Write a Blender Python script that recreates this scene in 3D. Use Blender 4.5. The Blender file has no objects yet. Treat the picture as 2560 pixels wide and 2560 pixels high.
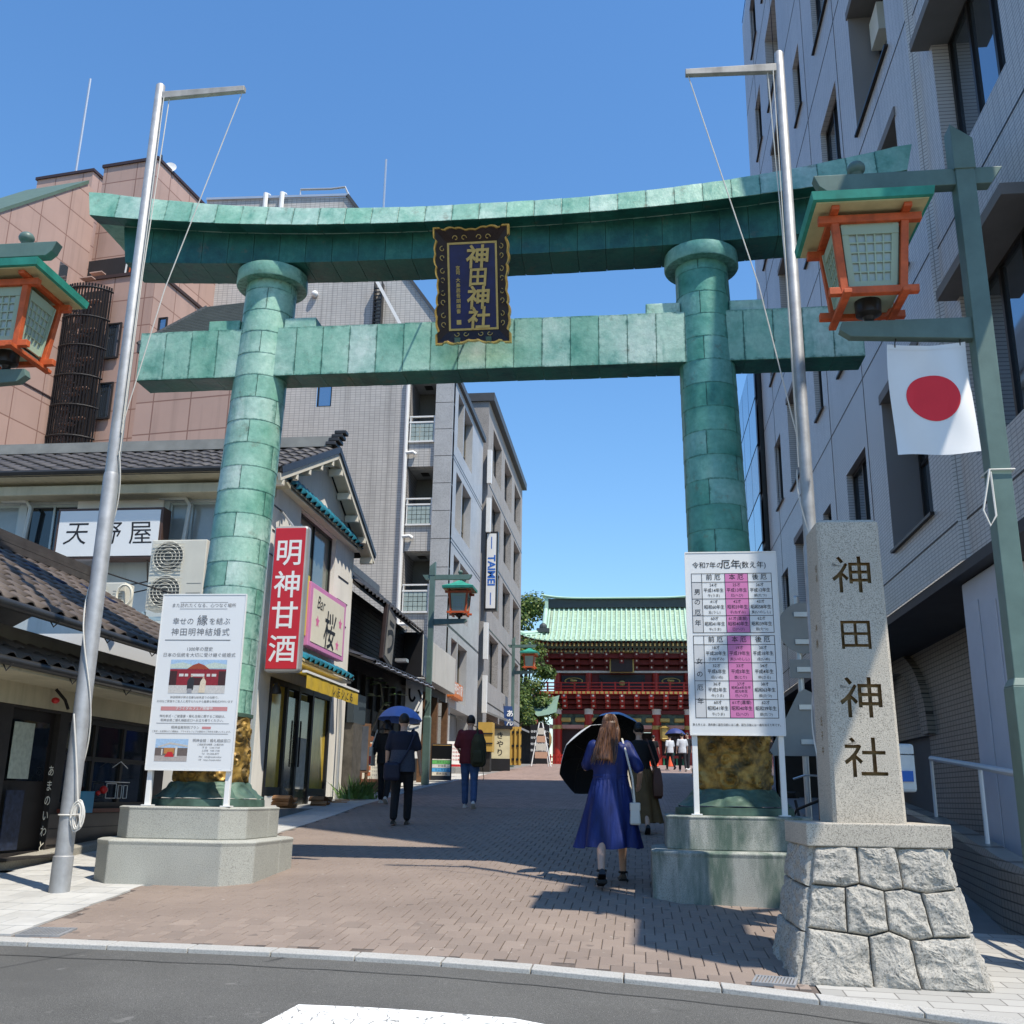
import bpy, math, random
from mathutils import Vector as V, Matrix as M, noise

R = math.radians
rnd = random.Random(7)
S = bpy.context.scene
COL = S.collection

# ---------------------------------------------------------------- camera, sky, sun, exposure
# World: eye level is z = 0, +Y runs up the approach street, +X to the right.
def cam_axes(pitch, roll, yaw):
    p, r, y = R(pitch), R(roll), R(yaw)
    f = V((-math.sin(y) * math.cos(p), math.cos(y) * math.cos(p), math.sin(p)))
    rt = V((math.cos(y), math.sin(y), 0))
    up = rt.cross(f)
    return rt * math.cos(r) + up * math.sin(r), up * math.cos(r) - rt * math.sin(r), f
cd = bpy.data.cameras.new('camera')
cam = bpy.data.objects.new('camera', cd)
COL.objects.link(cam)
ax, ay, af = cam_axes(15.6, 0.9, 7.0)
cam.matrix_world = M(((ax.x, ay.x, -af.x, 0), (ax.y, ay.y, -af.y, 0), (ax.z, ay.z, -af.z, 0), (0, 0, 0, 1)))
cd.sensor_width = 36
cd.lens = 36.0
cd.clip_start = 0.05
cd.clip_end = 2000
S.camera = cam

SUN_A, SUN_E = 52.0, 61.5        # light travels to the left and away from the camera
ld = V((-math.sin(R(SUN_A)) * math.cos(R(SUN_E)), math.cos(R(SUN_A)) * math.cos(R(SUN_E)), -math.sin(R(SUN_E))))
W = bpy.data.worlds.new('World')
S.world = W
W.use_nodes = True
nt = W.node_tree
bg = nt.nodes['Background']
sky = nt.nodes.new('ShaderNodeTexSky')
sky.sky_type = 'NISHITA'
sky.sun_disc = False
sky.sun_elevation = R(SUN_E)
sky.sun_rotation = math.atan2(-ld.x, -ld.y)
sky.air_density = 1.5
sky.dust_density = 0.0
sky.ozone_density = 10.0
sky.altitude = 20
hs_ = nt.nodes.new('ShaderNodeHueSaturation')
hs_.inputs['Saturation'].default_value = 1.08
nt.links.new(sky.outputs[0], hs_.inputs['Color'])
nt.links.new(hs_.outputs[0], bg.inputs[0])
bg.inputs[1].default_value = 0.135
sl = bpy.data.lights.new('sun', 'SUN')
sl.energy = 4.2
sl.angle = R(0.53)
sl.color = (1.0, 0.925, 0.80)
so = bpy.data.objects.new('sun', sl)
so.rotation_euler = ld.to_track_quat('-Z', 'Y').to_euler()
so.location = (6, -6, 30)
COL.objects.link(so)
S.view_settings.view_transform = 'Standard'
S.view_settings.look = 'None'
S.view_settings.gamma = 1
S.view_settings.use_curve_mapping = False
S.view_settings.exposure = 0.5
S.render.engine = 'CYCLES'
S.cycles.max_bounces = 6
S.cycles.use_denoising = True

# ---------------------------------------------------------------- materials
MATS = {}
def nd(t, kind, **kw):
    n = t.nodes.new('ShaderNode' + kind)
    for k, v in kw.items():
        if k.startswith('i_'):
            n.inputs[k[2:].replace('_', ' ')].default_value = v
        else:
            setattr(n, k, v)
    return n
def base(name, col, rough=.6, metal=0, spec=.4):
    m = bpy.data.materials.new(name)
    m.use_nodes = True
    t = m.node_tree
    b = t.nodes['Principled BSDF']
    b.inputs['Base Color'].default_value = (*col, 1)
    b.inputs['Roughness'].default_value = rough
    b.inputs['Metallic'].default_value = metal
    b.inputs['Specular IOR Level'].default_value = spec
    MATS[name] = m
    return m, t, b
def coords(t, kind='Object', scale=(1, 1, 1), rot=(0, 0, 0)):
    c = nd(t, 'TexCoord')
    mp = nd(t, 'Mapping')
    mp.inputs['Scale'].default_value = scale
    mp.inputs['Rotation'].default_value = rot
    t.links.new(c.outputs[kind], mp.inputs[0])
    return mp.outputs[0]
def ramp(t, src, stops):
    r = nd(t, 'ValToRGB')
    e = r.color_ramp.elements
    while len(e) < len(stops):
        e.new(.5)
    for x, (p, c) in zip(e, stops):
        x.position = p
        x.color = (*c, 1) if len(c) == 3 else c
    t.links.new(src, r.inputs[0])
    return r.outputs[0]
def mixc(t, fac, a, b, mode='MIX'):
    n = nd(t, 'MixRGB', blend_type=mode)
    for i, s in ((0, fac), (1, a), (2, b)):
        if isinstance(s, (int, float)):
            n.inputs[i].default_value = s
        elif isinstance(s, tuple):
            n.inputs[i].default_value = (*s, 1)
        else:
            t.links.new(s, n.inputs[i])
    return n.outputs[0]
def tnoise(t, vec, scale, detail=4, rough=.55):
    n = nd(t, 'TexNoise')
    n.inputs['Scale'].default_value = scale
    n.inputs['Detail'].default_value = detail
    n.inputs['Roughness'].default_value = rough
    t.links.new(vec, n.inputs['Vector'])
    return n.outputs['Fac']
def add_bump(t, b, h, strength, dist=.01):
    bm = nd(t, 'Bump')
    bm.inputs['Strength'].default_value = strength
    bm.inputs['Distance'].default_value = dist
    t.links.new(h, bm.inputs['Height'])
    t.links.new(bm.outputs[0], b.inputs['Normal'])
def sc(c, k):
    return tuple(min(1, x * k) for x in c)
def mat(name, col, rough=.6, metal=0, spec=.4, var=.12, vs=3.0, bump=0, bs=60, orand=0, streak=0):
    if name in MATS:
        return MATS[name]
    m, t, b = base(name, col, rough, metal, spec)
    vec = coords(t)
    out = None
    if var:
        n = tnoise(t, vec, vs, 5, .6)
        out = ramp(t, n, [(.3, sc(col, 1 - var)), (.7, sc(col, 1 + var))])
    if streak:
        v2 = coords(t, scale=(7, 7, .5))
        n2 = tnoise(t, v2, 1.0, 4, .6)
        out = mixc(t, ramp(t, n2, [(.5, (0, 0, 0)), (.75, (streak,) * 3)]), out or col, sc(col, .35))
    if orand:
        oi = nd(t, 'ObjectInfo')
        out = mixc(t, 1.0, out or col, ramp(t, oi.outputs['Random'], [(0, (1 - orand,) * 3), (1, (1 + orand * .0,) * 3)]), 'MULTIPLY')
    if out is not None:
        t.links.new(out, b.inputs['Base Color'])
    if bump:
        add_bump(t, b, tnoise(t, vec, bs, 5, .6), bump)
    return m
def granite(name, col, speck=.35, scale=120, bump=.25, stain=None, rough=.75):
    m, t, b = base(name, col, rough, 0, .3)
    vec = coords(t)
    n = tnoise(t, vec, scale, 3, .75)
    c = ramp(t, n, [(.36, sc(col, 1 - speck * 1.6)), (.47, col), (.62, sc(col, 1 + speck * .5))])
    n2 = tnoise(t, vec, 1.6, 5, .6)
    c = mixc(t, 1.0, c, ramp(t, n2, [(.3, (.82, .82, .82)), (.7, (1, 1, 1))]), 'MULTIPLY')
    if stain:
        n3 = tnoise(t, coords(t, scale=(2.2, 2.2, .5)), 1.5, 5, .65)
        c = mixc(t, ramp(t, n3, [(.42, (0, 0, 0)), (.62, (.85, .85, .85))]), c, stain)
    t.links.new(c, b.inputs['Base Color'])
    add_bump(t, b, n, bump, .006)
    return m
def tiled(name, col, joint, w, h, plane, mortar=.004, var=.08, offset=.0, bump=.4, rough=.45, big=None, dirt=0):
    """small wall tiles, too fine to pick apart: joints drawn by a brick pattern on the wall's own plane"""
    m, t, b = base(name, col, rough, 0, .4)
    c = nd(t, 'TexCoord')
    sep = nd(t, 'SeparateXYZ')
    t.links.new(c.outputs['Object'], sep.inputs[0])
    cmb = nd(t, 'CombineXYZ')
    t.links.new(sep.outputs['XYZ'.index(plane[0])], cmb.inputs[0])
    t.links.new(sep.outputs['XYZ'.index(plane[1])], cmb.inputs[1])
    br = nd(t, 'TexBrick', offset=offset)
    br.inputs['Scale'].default_value = 1
    br.inputs['Brick Width'].default_value = w
    br.inputs['Row Height'].default_value = h
    br.inputs['Mortar Size'].default_value = mortar
    br.inputs['Mortar Smooth'].default_value = .1
    br.inputs['Color1'].default_value = (*sc(col, 1 - var), 1)
    br.inputs['Color2'].default_value = (*sc(col, 1 + var), 1)
    br.inputs['Mortar'].default_value = (*joint, 1)
    t.links.new(cmb.outputs[0], br.inputs['Vector'])
    out = br.outputs['Color']
    n = tnoise(t, c.outputs['Object'], .35, 5, .6)
    out = mixc(t, 1.0, out, ramp(t, n, [(.3, (.84, .84, .84)), (.7, (1, 1, 1))]), 'MULTIPLY')
    if dirt:
        n2 = tnoise(t, coords(t, scale=(3, 3, .12)), 1.0, 5, .6)
        out = mixc(t, ramp(t, n2, [(.52, (0, 0, 0)), (.75, (dirt,) * 3)]), out, sc(col, .3))
    t.links.new(out, b.inputs['Base Color'])
    iv = nd(t, 'Invert')
    t.links.new(br.outputs['Fac'], iv.inputs[1])
    add_bump(t, b, iv.outputs[0], bump, .006)
    return m

# ---------------------------------------------------------------- mesh helpers
class MB:
    def __init__(s, mx=None):
        s.v, s.f, s.mx = [], [], mx
    def add(s, vs, fs):
        o = len(s.v)
        s.v += [(s.mx @ V(p)) if s.mx else V(p) for p in vs]
        s.f += [tuple(i + o for i in f) for f in fs]
        return s
    def box(s, x0, x1, y0, y1, z0, z1):
        return s.hexa([(x0, y0, z0), (x1, y0, z0), (x1, y1, z0), (x0, y1, z0), (x0, y0, z1), (x1, y0, z1), (x1, y1, z1), (x0, y1, z1)])
    def hexa(s, p):
        return s.add(p, [(0, 3, 2, 1), (4, 5, 6, 7), (0, 1, 5, 4), (1, 2, 6, 5), (2, 3, 7, 6), (3, 0, 4, 7)])
    def obox(s, O, u, v, n, a, b, c, d, e, f):
        """box in a wall frame: a..b along u, c..d along v, e..f along the outward normal n"""
        q = lambda i, j, k: O + u * i + v * j + n * k
        return s.hexa([q(a, c, f), q(b, c, f), q(b, c, e), q(a, c, e), q(a, d, f), q(b, d, f), q(b, d, e), q(a, d, e)])
    def beam(s, p0, p1, w, h, up=(0, 0, 1)):
        p0, p1 = V(p0), V(p1)
        d = (p1 - p0).normalized()
        r = d.cross(V(up))
        if r.length < 1e-4:
            r = d.cross(V((0, 1, 0)))
        r.normalize()
        q = r.cross(d)
        a, b = r * w / 2, q * h / 2
        return s.hexa([p0 - a - b, p0 + a - b, p1 + a - b, p1 - a - b, p0 - a + b, p0 + a + b, p1 + a + b, p1 - a + b])
    def loft(s, rings, caps=True, close=True):
        n = len(rings[0])
        vs = [p for r in rings for p in r]
        fs = []
        for i in range(len(rings) - 1):
            for j in range(n if close else n - 1):
                k = (j + 1) % n
                fs.append((i * n + j, i * n + k, (i + 1) * n + k, (i + 1) * n + j))
        if caps:
            fs.append(tuple(range(n - 1, -1, -1)))
            fs.append(tuple((len(rings) - 1) * n + j for j in range(n)))
        return s.add(vs, fs)
    def tube(s, pts, r, n=8, caps=True):
        pts = [V(p) for p in pts]
        rs = r if isinstance(r, (list, tuple)) else [r] * len(pts)
        rings = []
        px = None
        for i, p in enumerate(pts):
            d = (pts[min(i + 1, len(pts) - 1)] - pts[max(i - 1, 0)]).normalized()
            if px is None:
                px = d.cross(V((0, 0, 1)) if abs(d.z) < .9 else V((0, 1, 0))).normalized()
            px = (px - d * px.dot(d)).normalized()
            py = d.cross(px)
            rings.append([p + (px * math.cos(6.28318 * k / n) + py * math.sin(6.28318 * k / n)) * rs[i] for k in range(n)])
        return s.loft(rings, caps)
    def lathe(s, prof, n=24, c=(0, 0, 0), caps=True, a0=0, a1=360):
        c = V(c)
        full = a1 - a0 >= 360
        m = n if full else n + 1
        rings = [[c + V((r * math.cos(R(a0 + (a1 - a0) * k / n)), r * math.sin(R(a0 + (a1 - a0) * k / n)), z)) for k in range(m)] for r, z in prof]
        return s.loft(rings, caps and full, full)
    def extr(s, poly, vec):
        n = len(poly)
        vec = V(vec)
        vs = [V(p) for p in poly] + [V(p) + vec for p in poly]
        fs = [tuple(range(n - 1, -1, -1)), tuple(range(n, 2 * n))]
        fs += [(i, (i + 1) % n, n + (i + 1) % n, n + i) for i in range(n)]
        return s.add(vs, fs)
    def sheet(s, fn, nu, nv):
        vs = [fn(i / nu, j / nv) for j in range(nv + 1) for i in range(nu + 1)]
        w = nu + 1
        return s.add(vs, [(j * w + i, j * w + i + 1, (j + 1) * w + i + 1, (j + 1) * w + i) for j in range(nv) for i in range(nu)])
    def ball(s, c, rx, ry=None, rz=None, n=12, m=8, a0=-90, a1=90):
        ry, rz = ry or rx, rz or rx
        c = V(c)
        rings = []
        for i in range(m + 1):
            a = R(a0 + (a1 - a0) * i / m)
            k = max(math.cos(a), .01)
            rings.append([c + V((rx * k * math.cos(6.28318 * j / n), ry * k * math.sin(6.28318 * j / n), rz * math.sin(a))) for j in range(n)])
        return s.loft(rings)
    def quad(s, a, b, c, d):
        return s.add([a, b, c, d], [(0, 1, 2, 3)])
    def build(s, name, material, parent=None, smooth=False, bevel=0, kind=None, flip=False, recalc=True):
        me = bpy.data.meshes.new(name)
        off = OFF.get(parent.name, V((0, 0, 0))) if parent else V((0, 0, 0))
        me.from_pydata([p - off for p in s.v], [], s.f)
        if recalc:
            import bmesh
            bm = bmesh.new()
            bm.from_mesh(me)
            bmesh.ops.recalc_face_normals(bm, faces=bm.faces)
            bm.to_mesh(me)
            bm.free()
        me.update()
        return link(name, me, material, parent, smooth, bevel, kind)
OFF = {}
def link(name, me, material, parent=None, smooth=False, bevel=0, kind=None):
    o = bpy.data.objects.new(name, me)
    COL.objects.link(o)
    if material:
        me.materials.clear()
        me.materials.append(material)
    if parent:
        o.parent = parent
        if parent.name in OFF:
            OFF[o.name] = OFF[parent.name]
    if smooth:
        me.polygons.foreach_set('use_smooth', [True] * len(me.polygons))
        try:
            me.set_sharp_from_angle(angle=R(40))
        except Exception:
            pass
    if bevel:
        b = o.modifiers.new('bevel', 'BEVEL')
        b.width = bevel
        b.segments = 2
        b.limit_method = 'ANGLE'
        b.angle_limit = R(35)
    if kind:
        o['kind'] = kind
    return o
def tag(o, label=None, cat=None, group=None, kind=None):
    for k, v in (('label', label), ('category', cat), ('group', group), ('kind', kind)):
        if v:
            o[k] = v
    return o
def thing(name, label, cat, loc=(0, 0, 0), rz=0, group=None, world=True):
    """an Empty at the thing's base; with world=True its parts are given in world coordinates"""
    o = bpy.data.objects.new(name, None)
    COL.objects.link(o)
    o.empty_display_size = .2
    o.location = loc
    o.rotation_euler = (0, 0, R(rz))
    tag(o, label, cat, group)
    if world and not rz:
        OFF[o.name] = V(loc)
    return o
def copy_tree(o, parent=None):
    c = o.copy()
    COL.objects.link(c)
    c.parent = parent
    for ch in list(o.children):
        copy_tree(ch, c)
    return c
def inst(name, me, parent, mx, material=None):
    """one more piece sharing mesh data; mx in the parent's world-coordinates frame"""
    o = bpy.data.objects.new(name, me)
    COL.objects.link(o)
    if parent:
        o.parent = parent
        off = OFF.get(parent.name)
        if off is not None:
            mx = M.Translation(-off) @ mx
    o.matrix_local = mx
    return o

# text: made in a scene of its own so that each evaluation stays cheap
TS = bpy.data.scenes.new('lettering_scratch')
def text_mesh(body, size, bold=0, ext=0, align='CENTER', line=1.0, gap=1.0, shear=0):
    cu = bpy.data.curves.new('lettering', 'FONT')
    cu.body = body
    cu.size = size
    cu.align_x = align
    cu.align_y = 'CENTER'
    cu.space_line = line
    cu.space_character = gap
    cu.offset = bold * size
    cu.extrude = ext
    cu.resolution_u = 3
    cu.shear = shear
    o = bpy.data.objects.new('lettering', cu)
    TS.collection.objects.link(o)
    with bpy.context.temp_override(scene=TS, view_layer=TS.view_layers[0]):
        dg = bpy.context.evaluated_depsgraph_get()
    dg.update()
    me = bpy.data.meshes.new_from_object(o.evaluated_get(dg))
    bpy.data.objects.remove(o)
    bpy.data.curves.remove(cu)
    return me
class Text:
    """collects lettering of one colour on one sign into one mesh"""
    def __init__(s, O, u, v, lift=.003):
        s.O, s.u, s.v, s.n, s.lift = V(O), V(u).normalized(), V(v).normalized(), V(u).cross(V(v)).normalized(), lift
        s.mb = MB()
    def t(s, body, x, y, size, bold=0, align='CENTER', wx=1.0, vert=0, ext=0, gap=1.0, shear=0, line=1.0):
        if vert:
            for i, ch in enumerate(body):
                s.t(ch, x, y - i * vert, size, bold, 'CENTER', wx, 0, ext, 1.0, shear)
            return s
        me = text_mesh(body, size, bold, ext, align, line, gap, shear)
        if len(body) == 1 and me.vertices:   # centre single glyphs by their box
            xs = [q.co.x for q in me.vertices]
            ys = [q.co.y for q in me.vertices]
            cx, cy = (min(xs) + max(xs)) / 2, (min(ys) + max(ys)) / 2
        else:
            cx, cy = 0, 0
        s.mb.add([s.O + s.u * (x + (q.co.x - cx) * wx) + s.v * (y + q.co.y - cy) + s.n * (s.lift + q.co.z + ext) for q in me.vertices],
                 [tuple(p.vertices) for p in me.polygons])
        bpy.data.meshes.remove(me)
        return s
    def bar(s, x0, x1, y0, y1, lift=None):
        l = s.lift if lift is None else lift
        q = lambda a, b: s.O + s.u * a + s.v * b + s.n * l
        s.mb.quad(q(x0, y0), q(x1, y0), q(x1, y1), q(x0, y1))
        return s
    def poly(s, pts, lift=None):
        l = s.lift if lift is None else lift
        s.mb.add([s.O + s.u * a + s.v * b + s.n * l for a, b in pts], [tuple(range(len(pts)))])
        return s
    def disc(s, x, y, rx, ry=None, n=20, lift=None):
        ry = ry or rx
        return s.poly([(x + rx * math.cos(6.28318 * i / n), y + ry * math.sin(6.28318 * i / n)) for i in range(n)], lift)
    def done(s, name, material, parent):
        return s.mb.build(name, material, parent, recalc=False)

def wall(mb, O, u, v, n, Wd, H, holes, depth):
    """flat wall with rectangular openings and their reveals"""
    us = sorted({0, Wd, *[h[0] for h in holes], *[h[1] for h in holes]})
    vs = sorted({0, H, *[h[2] for h in holes], *[h[3] for h in holes]})
    q = lambda a, b, d=0: O + u * a + v * b - n * d
    for i in range(len(us) - 1):
        for j in range(len(vs) - 1):
            a, b = (us[i] + us[i + 1]) / 2, (vs[j] + vs[j + 1]) / 2
            if not any(h[0] < a < h[1] and h[2] < b < h[3] for h in holes):
                mb.quad(q(us[i], vs[j]), q(us[i + 1], vs[j]), q(us[i + 1], vs[j + 1]), q(us[i], vs[j + 1]))
    for a, b, c, d in [h[:4] for h in holes]:
        for p0, p1 in (((a, c), (b, c)), ((b, c), (b, d)), ((b, d), (a, d)), ((a, d), (a, c))):
            mb.quad(q(*p0), q(*p1), q(*p1, depth), q(*p0, depth))
def window(parent, O, u, v, n, h, depth, fm, gm, mulls=(), rails=(), ft=.05, fd=.06, name='window', sill=None):
    a, b, c, d = h[:4]
    f = MB()
    e0, e1 = -depth, -depth + fd
    f.obox(O, u, v, n, a, b, c, c + ft, e0, e1).obox(O, u, v, n, a, b, d - ft, d, e0, e1)
    f.obox(O, u, v, n, a, a + ft, c + ft, d - ft, e0, e1).obox(O, u, v, n, b - ft, b, c + ft, d - ft, e0, e1)
    for k in mulls:
        x = a + (b - a) * k
        f.obox(O, u, v, n, x - ft * .45, x + ft * .45, c + ft, d - ft, e0, e1 - .004)
    for k in rails:
        y = c + (d - c) * k
        f.obox(O, u, v, n, a + ft, b - ft, y - ft * .4, y + ft * .4, e0, e1 - .008)
    w = f.build(name, fm, parent, recalc=False)
    edges = [a + ft] + [a + (b - a) * k for k in mulls] + [b - ft]
    for x0, x1 in zip(edges, edges[1:]):
        MB().obox(O, u, v, n, x0, x1, c + ft, d - ft, e0 + .012, e0 + .022).build('pane', gm, w, recalc=False)
    if sill:
        MB().obox(O, u, v, n, a - .03, b + .03, c - .05, c - .003, -depth, .05).build('sill', sill, w, recalc=False)
    return w
X1, Y1, Z1 = V((1, 0, 0)), V((0, 1, 0)), V((0, 0, 1))

# ---------------------------------------------------------------- common materials
white = mat('white_paint', (.78, .78, .76), .5, var=.04)
offwhite = mat('off_white_render', (.82, .79, .72), .8, var=.06, vs=1.5, bump=.1, bs=30, streak=.18)
cream = mat('cream_board', (.74, .70, .58), .6, var=.05)
boardw = mat('board_white', (.72, .735, .74), .35, var=.02, vs=1)
black = mat('black_paint', (.012, .012, .014), .5, var=.2)
ink = mat('black_ink', (.012, .012, .015), .6, var=0)
grey_ink = mat('grey_ink', (.14, .14, .15), .6, var=0)
darkmetal = mat('dark_bronze_metal', (.035, .032, .03), .35, .4, var=.2)
steel = mat('galvanised_steel', (.40, .405, .41), .55, .5, var=.16, vs=9, bump=.04, bs=40, streak=.25)
alu = mat('aluminium', (.55, .56, .57), .35, .6, var=.06)
glass = mat('window_glass', (.012, .018, .024), .04, 0, .9, var=0)
glassb = mat('blue_window_glass', (.30, .36, .42), .03, .9, 1.0, var=0)
curtain = mat('pale_curtain', (.5, .52, .5), .8, var=.1, vs=8)
rubber = mat('black_rubber', (.01, .01, .01), .7, var=.1)
gold = mat('gilt', (.50, .33, .09), .38, .55, var=.25, vs=20, bump=.1, bs=50)
goldpaint = mat('gold_paint', (.52, .38, .13), .5, .15, var=.14, vs=15)
navy = mat('navy_lacquer', (.006, .015, .085), .35, var=.25, vs=8)
lacquer = mat('dark_brown_lacquer', (.022, .012, .012), .5, var=.3, vs=6)
orange = mat('vermilion_paint', (.50, .095, .026), .6, var=.28, vs=9, streak=.45, bump=.1, bs=30)
teal = mat('teal_roof_paint', (.03, .27, .20), .55, var=.22, vs=6, streak=.3)
postgreen = mat('grey_green_post_paint', (.105, .165, .145), .45, var=.14, vs=5, bump=.05, bs=25, streak=.2)
soffit = mat('cream_soffit', (.50, .46, .24), .7, var=.14, vs=5)
lattice = mat('pale_green_lattice', (.34, .42, .31), .6, var=.06)
frosted = mat('frosted_pane', (.36, .44, .42), .3, var=.05)
kawara = mat('grey_roof_tile', (.085, .078, .075), .42, var=.25, vs=6, orand=.45)
kawara_dark = mat('dark_roof_tile', (.04, .038, .04), .4, var=.25, vs=6, orand=.4)
woodd = mat('dark_weathered_wood', (.022, .019, .017), .7, var=.4, vs=5, bump=.15, bs=30)
woodb = mat('brown_wood', (.16, .085, .045), .6, var=.25, vs=8)
red_sign = mat('red_sign_face', (.52, .018, .03), .35, var=.05)
asphalt_m, t_, b_ = base('asphalt', (.1, .1, .1), .85, 0, .25)
v_ = coords(t_)
n_ = tnoise(t_, v_, 190, 2, .9)
c_ = ramp(t_, n_, [(.34, (.06, .059, .056)), (.5, (.125, .123, .115)), (.63, (.18, .177, .165)), (.72, (.45, .44, .41))])
c_ = mixc(t_, 1.0, c_, ramp(t_, tnoise(t_, v_, 1.3, 6, .6), [(.3, (.78, .78, .78)), (.7, (1, 1, 1))]), 'MULTIPLY')
vo_ = nd(t_, 'TexVoronoi', feature='DISTANCE_TO_EDGE')
vo_.inputs['Scale'].default_value = .55
wp_ = mixc(t_, .35, v_, nd(t_, 'TexNoise', i_Scale=1.7).outputs['Color'], 'ADD')
t_.links.new(wp_, vo_.inputs['Vector'])
ck = mixc(t_, 1.0, ramp(t_, vo_.outputs['Distance'], [(.004, (1, 1, 1)), (.012, (0, 0, 0))]), ramp(t_, tnoise(t_, v_, .9, 3, .5), [(.5, (0, 0, 0)), (.6, (.8, .8, .8))]), 'MULTIPLY')
c_ = mixc(t_, ck, c_, (.03, .03, .03))
c_ = mixc(t_, ramp(t_, tnoise(t_, v_, .45, 5, .6), [(.52, (0, 0, 0)), (.62, (.55, .55, .55))]), c_, (.085, .084, .08))
c_ = mixc(t_, ramp(t_, tnoise(t_, v_, 5, 3, .7), [(.66, (0, 0, 0)), (.74, (.5, .5, .5))]), c_, (.24, .235, .22))
t_.links.new(c_, b_.inputs['Base Color'])
add_bump(t_, b_, n_, .6, .008)
# ---------------------------------------------------------------- the ground
GY = [-40, 0, 7.3, 10.5, 16.3, 19.5, 52, 60, 70, 260]
GZ = [-3.6, -1.5, -1.0, -.78, -.43, -.2, 1.48, 1.9, 2.0, 2.0]
def gz(y, x=-2.0):
    for i in range(len(GY) - 1):
        if y <= GY[i + 1] or i == len(GY) - 2:
            k = (y - GY[i]) / (GY[i + 1] - GY[i])
            z = GZ[i] + (GZ[i + 1] - GZ[i]) * k
            break
    cross = -.02 * (min(max(x, -1.5), 4.5) + 1.5) * max(0, min(1, (22 - y) / 10))
    return z + cross
def lerp_tab(tab, y):
    if y <= tab[0][0]:
        return tab[0][1]
    for (a, p), (b, q) in zip(tab, tab[1:]):
        if y <= b:
            return p + (q - p) * (y - a) / (b - a)
    return tab[-1][1]
KERB = [(-60, 8.2), (-14, 7.32), (-4.4, 7.2), (-2.5, 7.15), (-.8, 7.02), (.6, 6.78), (2.05, 6.36), (3.5, 5.75), (6, 4.4), (12, 1), (40, -16)]
def kerb_y(x):
    return lerp_tab(KERB, x)
LEFT = [(5, -4.38), (7.2, -4.45), (10, -4.62), (15, -5.1), (18, -5.15), (28, -5.7), (80, -5.75)]   # brick paving / grey slabs
RIGHT = [(5, 1.0), (6.9, 1.06), (8.3, 1.05), (9.0, 2.4), (14, 3.0), (80, 3.1)]

YS = [-40, -20, -8, 0, 3, 5, 6] + [7 + .5 * i for i in range(30)] + [23, 26, 30, 36, 44, 52, 56, 60, 65, 70, 90, 140, 260]
XS = [-120, -60, -30, -15, -8, -5.5, -4.4, -3, -1.5, 0, 1.5, 3, 4.5, 8, 20, 60, 120]
ground_m = mat('city_ground', (.2, .195, .185), .9, var=.1, bump=.2)
g = MB()
vs = [(x, y, gz(y, x) - .08) for y in YS for x in XS]
w_ = len(XS)
g.add(vs, [(j * w_ + i, j * w_ + i + 1, (j + 1) * w_ + i + 1, (j + 1) * w_ + i) for j in range(len(YS) - 1) for i in range(w_ - 1)])
tag(g.build('ground', ground_m), kind='structure')

# asphalt carriageway in front of the kerb
g = MB()
xs = [-60, -30, -14, -8, -6] + [-5 + .5 * i for i in range(18)] + [5, 7, 9, 12, 20, 40]
ys = [0, .3, .6, .8, .9, 1.0]
for i in range(len(xs) - 1):
    for j in range(len(ys) - 1):
        q = lambda x, k: (x, -38 + (kerb_y(x) + 38 - .05) * k, gz(-38 + (kerb_y(x) + 38 - .05) * k, x) - .02)
        g.quad(q(xs[i], ys[j]), q(xs[i + 1], ys[j]), q(xs[i + 1], ys[j + 1]), q(xs[i], ys[j + 1]))
tag(g.build('road', asphalt_m, recalc=False), kind='structure')
# worn white stripe of the crossing
stripe_m, t_, b_ = base('worn_road_paint', (.8, .8, .78), .7)
v_ = coords(t_)
vo = nd(t_, 'TexVoronoi', feature='DISTANCE_TO_EDGE')
vo.inputs['Scale'].default_value = 5
wv = nd(t_, 'MixRGB', blend_type='ADD')
wv.inputs[0].default_value = .25
t_.links.new(v_, wv.inputs[1])
nn = nd(t_, 'TexNoise')
nn.inputs['Scale'].default_value = 6
t_.links.new(v_, nn.inputs['Vector'])
t_.links.new(nn.outputs['Color'], wv.inputs[2])
t_.links.new(wv.outputs[0], vo.inputs['Vector'])
cr = ramp(t_, vo.outputs['Distance'], [(.008, (.2, .2, .19)), (.03, (.82, .82, .79))])
cr = mixc(t_, ramp(t_, tnoise(t_, v_, 40, 4, .8), [(.62, (0, 0, 0)), (.7, (.7, .7, .7))]), cr, (.3, .3, .29))
t_.links.new(cr, b_.inputs['Base Color'])
g = MB()
ed = [(-1.86, 5.93), (-1.5, 5.93), (-1.2, 5.93), (-.68, 5.9), (-.3, 5.74), (.3, 5.5), (.9, 5.2)]
for (xa, ya), (xb, yb) in zip(ed, ed[1:]):
    for k in range(4):
        l = lambda x, y, d: (x - .07 * d, y - .42 * d, gz(y - .42 * d, x) - .009)
        g.quad(l(xa, ya, k + 1), l(xb, yb, k + 1), l(xb, yb, k), l(xa, ya, k))
tag(g.build('crossing_stripe', stripe_m, recalc=False), kind='structure')

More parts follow.
